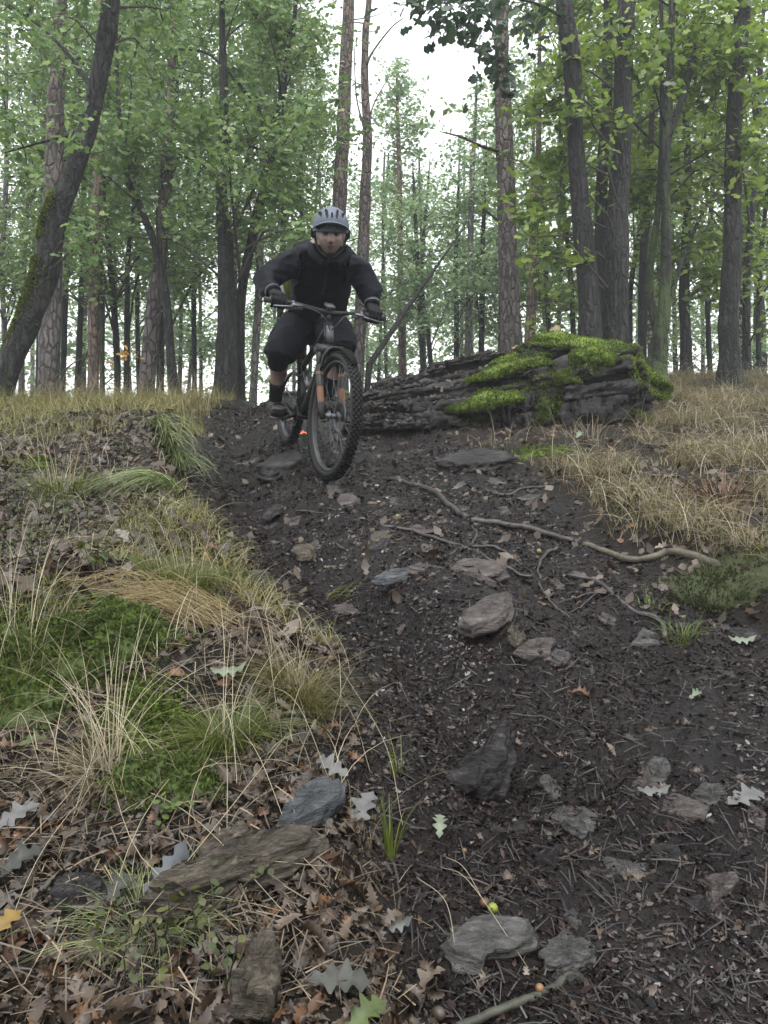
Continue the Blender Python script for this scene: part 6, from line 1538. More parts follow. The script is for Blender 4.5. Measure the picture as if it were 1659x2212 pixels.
for sd in (1, -1):
    bpart('chainstay', *curvep([BBp + [-0.03, 0.035 * sd, 0.02], [0.28, 0.055 * sd, 0.30], [0.0, 0.074 * sd, WR]], 0.012, 12), 'paint')
    bpart('seatstay', *curvep([[0.40, 0.035 * sd, 0.52], [0.24, 0.060 * sd, 0.52], [0.0, 0.074 * sd, WR]], 0.011, 12), 'paint')
bpart('rear_shock', *joinp(rodp([0.42, 0, 0.55], [0.52, 0, 0.46], 0.022), rodp([0.52, 0, 0.46], [0.60, 0, 0.40], 0.012)), 'metal')
bpart('seatpost', *joinp(rodp([0.335, 0, 0.60], [0.262, 0, 0.775], 0.0155), rodp([0.338, 0, 0.60], [0.33, 0, 0.63], 0.022), box((0.255, 0, 0.782), (0.03, 0.018, 0.012))), 'paint')
sp = np.array([[0.08, 0, 0.825], [0.12, 0, 0.82], [0.18, 0, 0.812], [0.25, 0, 0.808], [0.31, 0, 0.806], [0.345, 0, 0.80]])
bpart('saddle', *loft(spline(sp, 14), np.interp(np.linspace(0, 1, 14), [0, .12, .35, .6, .9, 1], [0.05, 0.072, 0.06, 0.034, 0.022, 0.012]), np.interp(np.linspace(0, 1, 14), [0, .2, .9, 1], [0.012, 0.022, 0.018, 0.008]), (0, 1, 0), 18), 'grip')
# fork, turning with the bars
fo = 0.066
ax = np.array([WB, 0, WR]); off = np.array([0.044, 0, 0.019]); 
def fk(t): return ax + s_d * t
fork = bpart('fork', *joinp(box(fk(0.405) - off * 0.9, (0.03, 0.082, 0.022), np.stack([unit(np.cross([0, 1.0, 0], s_d)), np.array([0, 1.0, 0]), s_d])), rodp(fk(0.40) - off * 0.9, fk(0.56) - off, 0.017)), 'fork_paint', st=True)
for sd in (1, -1):
    bpart('stanchion', *rodp(fk(0.24) + [-0.03, fo * sd, 0], fk(0.415) + [-0.036, fo * sd, 0], 0.0175), 'paint', fork, True)
    lg = bpart('fork_leg', *tube(np.array([fk(-0.02) + [0, fo * sd, 0], fk(0.04) + [-0.012, fo * sd, 0], fk(0.16) + [-0.026, fo * sd, 0], fk(0.29) + [-0.032, fo * sd, 0]]), [0.015, 0.018, 0.0195, 0.022], 14), 'fork_paint', fork, True)
bpart('fork_arch', *curvep([fk(0.27) + [0.0, fo, 0.0], fk(0.33) + [0.02, 0.055, 0.03], fk(0.36) + [0.02, 0, 0.045], fk(0.33) + [0.02, -0.055, 0.03], fk(0.27) + [0.0, -fo, 0.0]], 0.010, 18), 'paint', fork, True)
for sd in (1, -1):
    bpart('decal', *tube(np.array([fk(0.07) + [-0.0155, fo * sd, 0], fk(0.16) + [-0.026, fo * sd, 0]]), [0.0191, 0.0202], 16, cap=False), 'orange_paint', fork, True)
    bpart('decal', *tube(np.array([fk(0.232) + [-0.0295, fo * sd, 0], fk(0.25) + [-0.0305, fo * sd, 0]]), [0.0219, 0.0222], 16, cap=False), 'orange_paint', fork, True)
# little mudguard over the front tyre
g = np.array([[WB + (WR + 0.012) * math.cos(a), 0, WR + (WR + 0.012) * math.sin(a)] for a in np.linspace(math.radians(55), math.radians(150), 12)])
bpart('mudguard', *loft(g, np.interp(np.linspace(0, 1, 12), [0, .3, 1], [0.018, 0.036, 0.028]), np.full(12, 0.003), (0, 1, 0), 12), 'guard', fork, True)
# cockpit
bc = np.array([hx(0.93) + 0.012, 0, 0.935])
bar = spline([bc + [-0.055, 0.375, 0.018], bc + [-0.035, 0.24, 0.022], bc + [-0.005, 0.12, 0.012], bc + [0, 0.04, 0], bc + [0, -0.04, 0], bc + [-0.005, -0.12, 0.012], bc + [-0.035, -0.24, 0.022], bc + [-0.055, -0.375, 0.018]], 40)
hb = bpart('handlebar', *tube(bar, np.interp(np.abs(np.linspace(-1, 1, 40)), [0, .15, .35, 1], [0.0175, 0.0172, 0.012, 0.011]), 14), 'paint', st=True)
bpart('stem', *joinp(box(bc + [-0.02, 0, -0.012], (0.034, 0.026, 0.022)), rodp(ht1, ht1 + s_d * 0.075, 0.022)), 'paint', st=True)
bpart('bike_computer', *joinp(box(bc + [0.004, 0, 0.038], (0.034, 0.024, 0.008), np.stack([unit([1, 0, -0.3]), np.array([0, 1.0, 0]), unit([0.3, 0, 1])])), box(bc + [-0.005, 0, 0.02], (0.008, 0.012, 0.012))), 'plate', st=True)
GRIPS = {}
for sd in (1, -1):
    ga = bar[0] if sd > 0 else bar[-1]; gb = spline(bar[:8] if sd > 0 else bar[::-1][:8], 8)[7]
    gb = ga + (gb - ga) / np.linalg.norm(gb - ga) * 0.135
    bpart('grip', *rodp(ga - (gb - ga) * 0.02, gb, 0.0165), 'grip', hb, True)
    lv0 = gb + (gb - ga) / np.linalg.norm(gb - ga) * 0.03; o_ = (ga - gb) / np.linalg.norm(ga - gb)
    bl_ = bpart('brake_lever', *joinp(tube(spline([lv0 + [0.015, 0, -0.012], lv0 + [0.055, 0, -0.02] + o_ * 0.03, lv0 + [0.06, 0, -0.025] + o_ * 0.075, lv0 + [0.052, 0, -0.028] + o_ * 0.125], 12), 0.006, 8),
        tube(np.array([lv0 + [0.02, 0, -0.008] - o_ * 0.05, lv0 + [0.024, 0, -0.01], lv0 + [0.028, 0, -0.012] + o_ * 0.02]), [0.009, 0.012, 0.008], 10), rodp(lv0 - o_ * 0.008, lv0 + o_ * 0.008, 0.0165)), 'metal', hb, True)
    bpart('shifter', *joinp(box(lv0 - o_ * 0.035 + [0.005, 0, -0.022], (0.018, 0.02, 0.009)), rodp(lv0 - o_ * 0.025 + [-0.01, 0, -0.02], lv0 - o_ * 0.005 + [-0.035, 0, -0.03], 0.005)), 'metal', hb, True)
    bpart('hose', *curvep([lv0 + [0.022, 0, -0.01] - o_ * 0.05, lv0 + [0.06, 0, -0.03] - o_ * 0.13, bc + [0.085, 0.03 * sd, -0.06], np.array([ht1[0] + 0.03, -0.012 * sd, 0.80]), np.array([ht0[0] + 0.0, -0.02 * sd, 0.70])], 0.0027, 24, 6), 'hose', hb, True)
    GRIPS[sd] = (BW(steer(ga)), BW(steer(gb)))
# drivetrain
hz = unit(np.array([bf[0], bf[1], 0]) ); hz_l = BM @ hz
crank = None
PED = {}
for sd, fwd in ((1, 1), (-1, -1)):
    a0 = BBp + [0, 0.062 * sd, 0]; a1 = a0 + hz_l * 0.168 * fwd + np.array([0, 0.012 * sd, 0])
    bpart('crank_arm', *tube(np.array([a0, a0 * 0.4 + a1 * 0.6, a1]), [0.017, 0.013, 0.012], 10, flat=0.7), 'paint')
    pc = a1 + [0, 0.062 * sd, 0]
    bpart('pedal', *joinp(box(pc, (0.05, 0.048, 0.008)), rodp(a1, pc + [0, 0.04 * sd, 0], 0.009)), 'metal')
    PED[sd] = BW(pc)
aa = np.linspace(0, 2 * math.pi, 64, endpoint=False); rr = 0.066 + 0.004 * np.sign(np.sin(aa * 16))
Vc = np.concatenate([np.stack([BBp[0] + rr * f * np.cos(aa), np.full(64, y), BBp[2] + rr * f * np.sin(aa)], -1) for f, y in ((0.7, -0.048), (1, -0.048), (1, -0.052), (0.7, -0.052))])
Tc = []
for k in range(64):
    k2 = (k + 1) % 64
    for a in range(4): b = (a + 1) % 4; Tc += [(a * 64 + k, a * 64 + k2, b * 64 + k2), (a * 64 + k, b * 64 + k2, b * 64 + k)]
bpart('chainring', Vc, np.array(Tc), 'paint')
bpart('chain', *tube(np.array([[BBp[0], -0.05, BBp[2] + 0.068], [0.0, -0.045, WR + 0.04], [-0.04, -0.045, WR], [0.03, -0.045, 0.22], [0.06, -0.045, 0.19], [BBp[0], -0.05, BBp[2] - 0.068]]), 0.004, 6), 'metal')
bpart('rear_derailleur', *joinp(box((0.01, -0.06, 0.29), (0.02, 0.012, 0.03)), box((0.035, -0.05, 0.215), (0.012, 0.006, 0.045))), 'metal')

# ------------------------------------------------------------------ the rider
MAT['jacket'] = M_('black rain jacket', (0.0036, 0.0043, 0.0070), 0.55, spec=0.07, scale=5, var=0.12, bump=0.1, bscale=26)
MAT['shorts'] = M_('dark blue grey shorts', (0.007, 0.008, 0.0115), 0.75, spec=0.1, scale=6, var=0.2, bump=0.15, bscale=30)
MAT['black_cloth'] = M_('black knit', (0.003, 0.003, 0.0034), 0.9, spec=0.1, bump=0.2, bscale=150)
MAT['shoe'] = M_('muddy shoe', (0.026, 0.023, 0.02), 0.6, var=0.5, scale=16)
MAT['sole'] = M_('black sole', (0.004, 0.004, 0.004), 0.8, spec=0.12)
MAT['helmet'] = M_('matt grey blue helmet shell', (0.072, 0.086, 0.112), 0.45, spec=0.3, var=0.06, scale=4)
MAT['helmet_in'] = M_('black helmet liner', (0.008, 0.008, 0.009), 0.8)
MAT['glove'] = M_('black glove', (0.005, 0.005, 0.0055), 0.65, spec=0.15, bump=0.2, bscale=120)
def skin_mat():
    m, n, l, b = newmat('skin')
    a = n.new('ShaderNodeAttribute'); a.attribute_name = 'beard'; h = n.new('ShaderNodeAttribute'); h.attribute_name = 'lips'; w = n.new('ShaderNodeAttribute'); w.attribute_name = 'brow'
    nt, _ = noise(n, l, 26, 4); nf, _ = noise(n, l, 300, 3)
    r = ramp(n, [(0.3, (0.165, 0.112, 0.094)), (0.7, (0.235, 0.168, 0.145))]); l.new(nt.outputs['Fac'], r.inputs['Fac'])
    c = mix(n, l, mathn(n, l, 'MULTIPLY', a.outputs['Fac'], mathn(n, l, 'ADD', 0.05, mathn(n, l, 'MULTIPLY', nf.outputs['Fac'], 0.8))), r.outputs['Color'], (0.04, 0.028, 0.022))
    c = mix(n, l, h.outputs['Fac'], c, (0.06, 0.025, 0.022))
    c = mix(n, l, w.outputs['Fac'], c, (0.02, 0.014, 0.011))
    l.new(c, b.inputs['Base Color']); b.inputs['Roughness'].default_value = 0.5
    b.inputs['Subsurface Weight'].default_value = 0.08; b.inputs['Subsurface Radius'].default_value = (0.01, 0.004, 0.002)
    return m
MAT['skin'] = skin_mat()
HIP = {-1: P(652, 697, 5.18), 1: P(712, 697, 5.14)}
KNEE = {-1: P(602, 764, 4.92), 1: P(737, 752, 4.76)}
pelvis = (HIP[-1] + HIP[1]) / 2
rider = empty('person', pelvis - np.array([0, 0, 0.0]), 'cyclist in a black jacket and grey helmet leaning forward over the handlebars', 'person')
ro = np.array(rider.location)
def rpart(name, V, T, mat, parent=None, smooth=True):
    return obj(name, np.asarray(V) - ro, T, MAT[mat], parent or rider, smooth=smooth)
SH = {-1: P(622, 571, 4.68), 1: P(769, 581, 4.74)}
shx = unit(SH[1] - SH[-1])
GC = {s: (GRIPS[s][0] * 0.45 + GRIPS[s][1] * 0.55) for s in (1, -1)}
ELB = {-1: P(573, 604, 4.60), 1: P(800, 628, 4.74)}
WR_ = {}
for s in (-1, 1):
    d = unit(ELB[s] - GC[s]); WR_[s] = GC[s] + d * 0.075 + np.array([0, 0, 0.012])
spine = [pelvis + [0, 0.06, -0.06], pelvis + [0.01, 0.0, 0.03], P(690, 640, 5.0), P(694, 590, 4.86), P(698, 545, 4.76), P(702, 520, 4.72)]
spc = spline(spine, 16); tpar = np.linspace(0, 1, 16)
HC = P(714, 507, 4.53)
hf = unit(np.array([0.10, -0.95, -0.36])); hu = unit(np.array([0.02, 0, 1.0]) - hf * np.dot(hf, [0.02, 0, 1.0])); hl = np.cross(hf, hu) * -1
hl = np.cross(hu, hf)
HM = np.stack([hl, hf, hu])          # head space: left, forward, up
def HW(p): return np.asarray(p, float) @ HM + HC
def head_geo():
    nu, nv = 72, 52
    th = np.linspace(0, 2 * math.pi, nu, endpoint=False); ph = np.linspace(-math.pi / 2, math.pi / 2, nv + 2)[1:-1]
    X = np.cos(ph)[:, None] * np.sin(th)[None]; Y = np.cos(ph)[:, None] * np.cos(th)[None]; Z = np.sin(ph)[:, None] * np.ones(nu)[None]
    p = np.stack([X, Y, Z], -1).reshape(-1, 3)
    p = np.vstack([p, [[0, 0, -1]], [[0, 0, 1]]])
    x, y, z = p.T
    jaw = np.clip(-z, 0, 1)
    q = np.stack([x * 0.076 * (1 - 0.26 * jaw ** 1.6), y * 0.097, z * 0.118], -1)
    q[:, 1] += np.where(y > 0, 0.008 * jaw, 0.02 * jaw * -1 + 0.035 * jaw * (y < 0)) 
    front = np.clip(y, 0, 1)
    def g(cx, cz, sx, sz, a):
        q[:, 1] += 1.45 * a * front * np.exp(-((q0[:, 0] - cx) / sx) ** 2 - ((q0[:, 2] - cz) / sz) ** 2)
    q0 = q.copy()
    g(0, -0.018, 0.011, 0.020, 0.017); g(0, -0.034, 0.015, 0.010, 0.014); g(0, 0.004, 0.010, 0.016, 0.008)      # nose
    g(0.0, 0.026, 0.045, 0.010, 0.007)                                                                        # brow
    g(0.031, 0.006, 0.016, 0.011, -0.011); g(-0.031, 0.006, 0.016, 0.011, -0.011)                             # eye sockets
    g(0.042, -0.022, 0.018, 0.016, 0.005); g(-0.042, -0.022, 0.018, 0.016, 0.005)                             # cheekbones
    g(0, -0.058, 0.022, 0.006, 0.006); g(0, -0.069, 0.019, 0.006, 0.006); g(0, -0.0635, 0.024, 0.0028, -0.004)  # lips
    g(0, -0.100, 0.022, 0.014, 0.010)                                                                         # chin
    i = np.arange(nv - 1)[:, None] * nu; j = np.arange(nu)[None]; k = (j + 1) % nu
    T = np.concatenate([np.stack([i + j, i + nu + k, i + k], -1).reshape(-1, 3), np.stack([i + j, i + nu + j, i + nu + k], -1).reshape(-1, 3)])
    jj = np.arange(nu); kk = (jj + 1) % nu
    T = np.vstack([T, np.stack([np.full(nu, nv * nu), jj, kk], -1), np.stack([np.full(nu, nv * nu + 1), (nv - 1) * nu + kk, (nv - 1) * nu + jj], -1)])
    return HW(q), T
ANK = {}; PC = {}
for s in (-1, 1):
    PC[s] = PED[s]; ANK[s] = PED[s] - hz * 0.075 + np.array([0, 0, 0.125])
# continuous body
parts = [head_geo(), loft(spc, np.interp(tpar, [0, .2, .45, .75, .9, 1], [0.13, 0.14, 0.13, 0.145, 0.11, 0.055]), np.interp(tpar, [0, .2, .45, .75, .9, 1], [0.085, 0.095, 0.085, 0.095, 0.07, 0.045]), shx, 24),
         tube(spline([spc[14], spc[15] + [0, -0.01, 0.02], HW((0, -0.03, -0.06))], 8), np.linspace(0.075, 0.058, 8), 18)]
for s in (-1, 1):
    parts.append(tube(spline([SH[s] - shx * s * 0.05 + [0, .02, -.02], SH[s] + [0, 0, -0.01], (SH[s] + ELB[s]) / 2, ELB[s]], 12), np.interp(np.linspace(0, 1, 12), [0, .3, .7, 1], [0.050, 0.052, 0.046, 0.042]), 16))
    parts.append(tube(spline([ELB[s], (ELB[s] * 0.6 + WR_[s] * 0.4), WR_[s]], 10), np.interp(np.linspace(0, 1, 10), [0, .3, 1], [0.042, 0.045, 0.029]), 16))
    parts.append(ball(GC[s] + (WR_[s] - GC[s]) * 0.45, (0.034, 0.034, 0.026)))
    k_ = KNEE[s]; a_ = ANK[s]; h_ = HIP[s]
    parts.append(tube(spline([h_, (h_ + k_) / 2 + [0, 0, 0.015], k_], 12), np.interp(np.linspace(0, 1, 12), [0, .4, 1], [0.082, 0.078, 0.058]), 18))
    cal = k_ * 0.64 + a_ * 0.36 + np.array([0, 0.028, 0])
    parts.append(tube(spline([k_, k_ * 0.85 + a_ * 0.15, cal, k_ * 0.25 + a_ * 0.75, a_], 16), np.interp(np.linspace(0, 1, 16), [0, .1, .38, .75, 1], [0.058, 0.055, 0.060, 0.040, 0.036]), 18))
    parts.append(loft(np.array([a_ + hz * -0.05 + [0, 0, -0.06], a_ + [0, 0, -0.06], a_ + hz * 0.1 + [0, 0, -0.085], a_ + hz * 0.17 + [0, 0, -0.09]]), [0.03, 0.036, 0.04, 0.02], [0.03, 0.035, 0.022, 0.012], (1, 0, 0), 14))
# ears
for s in (-1, 1):
    parts.append(ball(HW((0.079 * s, -0.012, -0.006)), (0.011, 0.018, 0.030), axes=HM))
Vb, Tb = remesh(parts, 0.006, 2)
body = rpart('body', Vb, Tb, 'skin')
loc_h = (Vb - HC) @ HM.T
isf = (np.abs(loc_h[:, 0]) < 0.09) & (loc_h[:, 1] > 0.0) & (np.abs(loc_h[:, 2]) < 0.13)
x_, y_, z_ = loc_h.T
beard = isf * np.clip(sstep(-0.034, -0.06, z_) * (1 - 0.0) * 0.75, 0, 1) * (1 - np.exp(-(x_ / 0.02) ** 2 - ((z_ + 0.037) / 0.013) ** 2))
lips = isf * 0.8 * np.exp(-(x_ / 0.021) ** 4 - ((z_ + 0.0635) / 0.0055) ** 4)
brow = isf * (np.exp(-((np.abs(x_) - 0.032) / 0.017) ** 4 - ((z_ - 0.023 + 0.1 * np.abs(np.abs(x_) - 0.03)) / 0.0045) ** 2))  # eyebrow hair, strengthened as painted shade over the eyes
for nm, val in (('beard', beard), ('lips', lips), ('brow', brow)):
    a = body.data.attributes.new(nm, 'FLOAT', 'POINT'); a.data.foreach_set('value', np.clip(val, 0, 1).astype(np.float32))
MAT['eye'] = M_('shaded eye white', (0.07, 0.065, 0.06), 0.3, var=0.05); MAT['iris'] = M_('iris', (0.008, 0.008, 0.008), 0.25)  # eye whites darkened to put the visor's shade into their colour
for s in (-1, 1):
    ec = np.array([0.031 * s, 0.0775, 0.005])
    V, T = ball(HW(ec), (0.0125, 0.0115, 0.0068), axes=HM); e = rpart('eye', V, T, 'eye', body)
    V, T = ball(HW(ec + [0, 0.0085, -0.003]), (0.0045, 0.004, 0.0042), axes=HM); rpart('iris', V, T, 'iris', e)

def wrinkle(V, T, amp, fs, seed, stretch=(1, 1, 1)):
    N = vnormals(V, T)
    q = V * fs * np.asarray(stretch)
    d = fbm3(q + 0.9 * np.stack([vnoise3(q * 0.7, seed + 3), vnoise3(q * 0.7 + 9, seed + 4), vnoise3(q * 0.7 + 5, seed + 6)], -1), 2, seed)
    rdg = 1 - np.abs(d) * 2.4
    return V + N * (amp * (np.clip(rdg, 0, 1) ** 2.2 - 0.35))[:, None]
# jacket
jp = []
jt = np.linspace(0, 1, 16)
jsp = spline([pelvis + [0.0, -0.07, 0.0], pelvis + [0.01, -0.06, 0.06], P(690, 635, 4.97), P(694, 585, 4.85), P(698, 545, 4.77), P(700, 524, 4.74)], 16)
jp.append(loft(jsp, np.interp(jt, [0, .1, .4, .75, .9, 1], [0.185, 0.185, 0.19, 0.205, 0.165, 0.10]), np.interp(jt, [0, .1, .4, .75, .9, 1], [0.13, 0.135, 0.135, 0.14, 0.115, 0.075]), shx, 28, 2.3))
for s in (-1, 1):
    jp.append(tube(spline([SH[s] - shx * s * 0.07, SH[s], SH[s] * 0.5 + ELB[s] * 0.5, ELB[s]], 14), np.interp(np.linspace(0, 1, 14), [0, .35, .75, 1], [0.080, 0.080, 0.075, 0.071]), 18))
    jp.append(tube(spline([ELB[s], ELB[s] * 0.6 + WR_[s] * 0.4 + [0, 0, -0.01], WR_[s] * 0.92 + ELB[s] * 0.08], 12), np.interp(np.linspace(0, 1, 12), [0, .4, .8, 1], [0.072, 0.068, 0.052, 0.044]), 18))
    jp.append(ball(ELB[s], (0.074, 0.074, 0.074)))
jp.append(ball((SH[-1] + spc[14]) / 2 + [0, 0.02, 0.005], (0.11, 0.09, 0.05))); jp.append(ball((SH[1] + spc[14]) / 2 + [0, 0.02, 0.005], (0.11, 0.09, 0.06)))
# hood and collar behind the neck
jp.append(loft(np.array([HW((0, -0.05, -0.165)), HW((0, -0.055, -0.12)), HW((0, -0.06, -0.085)), HW((0, -0.065, -0.065))]), [0.125, 0.122, 0.115, 0.10], [0.085, 0.08, 0.066, 0.05], hl, 22))
for s in (-1, 1): jp.append(tube(spline([HW((0.104 * s, -0.045, -0.075)), HW((0.092 * s, 0.02, -0.118)), HW((0.03 * s, 0.055, -0.165))], 10), np.linspace(0.038, 0.030, 10), 12))
Vj, Tj = remesh(jp, 0.0095, 4)
Vj = wrinkle(Vj, Tj, 0.014, 5.5, 21, (0.8, 0.8, 1.9)); Vj = wrinkle(Vj, Tj, 0.004, 15, 25, (0.7, 0.7, 1.8))
jk = rpart('jacket', Vj, Tj, 'jacket')
def on_front(u, v):
    """front surface of the jacket under photo position u, v"""
    s = CU + F * Vj[:, 0] / Vj[:, 1]; t = CV - F * Vj[:, 2] / Vj[:, 1]
    near = np.where((s - u) ** 2 + (t - v) ** 2 < 36)[0]
    return Vj[near[np.argmin(Vj[near, 1])]] + np.array([0, -0.002, 0])
zp = np.array([on_front(a, b_) for a, b_ in ((714, 560), (712, 580), (708, 600), (704, 620), (700, 640))])
V, T = tube(spline(zp, 14), 0.0045, 6); rpart('zip', V, T, 'hose', jk)
for pts_ in ([(650, 560), (664, 585), (668, 610)], [(750, 572), (742, 592), (738, 615)]):
    V, T = tube(spline(np.array([on_front(*q_) for q_ in pts_]), 10), 0.003, 6); rpart('pocket_seam', V, T, 'hose', jk)
# cuffs with a pale reflective edge
MAT['reflect'] = M_('pale cuff stripe', (0.15, 0.16, 0.175), 0.5)
for s in (-1, 1):
    d = unit(WR_[s] - ELB[s]); c0 = WR_[s] * 0.9 + ELB[s] * 0.1
    V, T = tube(np.array([c0 - d * 0.012, c0 + d * 0.014, c0 + d * 0.026]), [0.049, 0.048, 0.043], 20); rpart('cuff', V, T, 'jacket')
    V, T = tube(np.array([c0 + d * 0.001, c0 + d * 0.006]), [0.0500, 0.0498], 20, cap=False); rpart('cuff_stripe', V, T, 'reflect')
# shorts
sp_ = [loft(np.array([pelvis + [0, 0.08, -0.075], pelvis + [0, 0.02, -0.01], pelvis + [0.005, -0.02, 0.06]]), [0.16, 0.185, 0.17], [0.115, 0.135, 0.12], shx, 24)]
for s in (-1, 1):
    e = HIP[s] * 0.12 + KNEE[s] * 0.88
    sp_.append(tube(spline([HIP[s], HIP[s] * 0.55 + KNEE[s] * 0.45 + [0, 0, 0.012], e + [0, -0.012, -0.012], e * 1.0 + (KNEE[s] - HIP[s]) * 0.10 + [0, 0, -0.03]], 14), np.interp(np.linspace(0, 1, 14), [0, .4, .8, 1], [0.118, 0.118, 0.103, 0.092]), 20))
Vs, Ts = remesh(sp_, 0.0095, 3); Vs = wrinkle(Vs, Ts, 0.012, 9, 31)
rpart('shorts', Vs, Ts, 'shorts')
for s in (-1, 1):
    k_, a_ = KNEE[s], ANK[s]; ld = unit(a_ - k_)
    V, T = remesh([tube(spline([k_ - ld * 0.05 + [0, -0.005, 0], k_ + [0, -0.018, 0], k_ + ld * 0.10 + [0, -0.008, 0]], 10), [0.066, 0.069, 0.07, 0.071, 0.071, 0.07, 0.069, 0.067, 0.066, 0.064], 18), ball(k_ + [0, -0.035, -0.01], (0.05, 0.035, 0.062))], 0.008, 3)
    rpart('knee_pad', wrinkle(V, T, 0.004, 20, 41), T, 'black_cloth')
    V, T = tube(spline([k_ * 0.42 + a_ * 0.58 + [0, 0.012, 0], k_ * 0.2 + a_ * 0.8, a_ + ld * 0.03], 10), np.interp(np.linspace(0, 1, 10), [0, .4, 1], [0.0525, 0.047, 0.043]), 18)
    rpart('sock', V, T, 'black_cloth')
    # shoe along the pedal
    side = unit(np.cross(hz, [0, 0, 1])); base = PC[s] + np.array([0, 0, 0.012])
    tl = np.array([-0.135, -0.11, -0.06, 0.0, 0.06, 0.11, 0.14, 0.152]); zt = np.array([0.055, 0.07, 0.085, 0.062, 0.045, 0.036, 0.026, 0.018]); wd = np.array([0.028, 0.037, 0.041, 0.046, 0.051, 0.048, 0.034, 0.015])
    up_ = unit(np.array([0, 0, 1.0]) + bu * 0.4)
    ctr = base + hz * tl[:, None] + up_ * (zt[:, None] / 2 + 0.012)
    up = remesh([loft(ctr, wd, zt / 2, side, 20, 2.6), tube(np.array([base - hz * 0.082 + up_ * 0.05, a_ + [0, 0, -0.005]]), [0.047, 0.046], 16)], 0.007, 3)
    sh = rpart('shoe', *up, 'shoe')
    V, T = loft(base + hz * tl[:, None] + up_ * 0.004, wd * 1.07, np.full(8, 0.012), side, 20, 3); rpart('sole', V, T, 'sole', sh)
    V, T = tube(spline([base - hz * 0.01 + up_ * 0.052 - side * 0.047, base - hz * 0.005 + up_ * 0.085, base - hz * 0.01 + up_ * 0.052 + side * 0.047], 10), 0.009, 8); rpart('strap', V, T, 'sole', sh)
# gloves: palm, four fingers round the grip and a thumb
for s in (-1, 1):
    ga, gb = GRIPS[s]; a = unit(gb - ga)                       # towards the stem
    bk = unit(WR_[s] - GC[s] - a * np.dot(WR_[s] - GC[s], a)); dn = np.cross(a, bk)
    if dn[2] > 0: dn = -dn
    up = -dn; R0 = 0.031
    def arc(off, a0, a1, rad, n=9, dr=0.0):
        t = np.radians(np.linspace(a0, a1, n))
        return GC[s] + a * off + (bk[None] * np.cos(t)[:, None] + up[None] * np.sin(t)[:, None]) * (rad + dr * np.linspace(0, 1, n))[:, None]
    g = []
    for off, r, a1 in ((0.036, 0.0112, 258), (0.014, 0.0118, 268), (-0.009, 0.0113, 264), (-0.030, 0.0098, 252)):
        c = arc(off, 52, a1, R0 + 0.002); g.append(tube(c, np.interp(np.linspace(0, 1, 9), [0, .35, .7, 1], [r * 1.18, r * 1.12, r, r * 0.8]), 12))
        g.append(ball(arc(off, 88, 90, R0 + 0.009)[0], (0.0135,) * 3))
    palm = np.array([arc(0.003, 10, 12, R0 + 0.012)[0], arc(0.003, 40, 42, R0 + 0.008)[0], arc(0.003, 75, 77, R0 + 0.002)[0]])
    g.append(loft(spline([WR_[s], WR_[s] * 0.6 + palm[1] * 0.4 + up * 0.004, palm[1], palm[2]], 8), [0.030, 0.036, 0.043, 0.045, 0.046, 0.046, 0.045, 0.040], [0.024, 0.023, 0.022, 0.021, 0.02, 0.019, 0.017, 0.013], a, 18))
    g.append(tube(spline([WR_[s] * 0.5 + GC[s] * 0.5 + a * 0.03, arc(0.052, -30, -28, R0 - 0.002)[0], arc(0.054, -85, -83, R0 - 0.004)[0], arc(0.045, -128, -126, R0 - 0.003)[0]], 10), np.linspace(0.0165, 0.0105, 10), 12))
    g.append(tube(np.array([WR_[s] + (ELB[s] - WR_[s]) * 0.12, WR_[s], WR_[s] * 0.7 + palm[1] * 0.3]), [0.036, 0.033, 0.031], 16))
    V, T = remesh(g, 0.0036, 2)
    rpart('glove', V, T, 'glove')
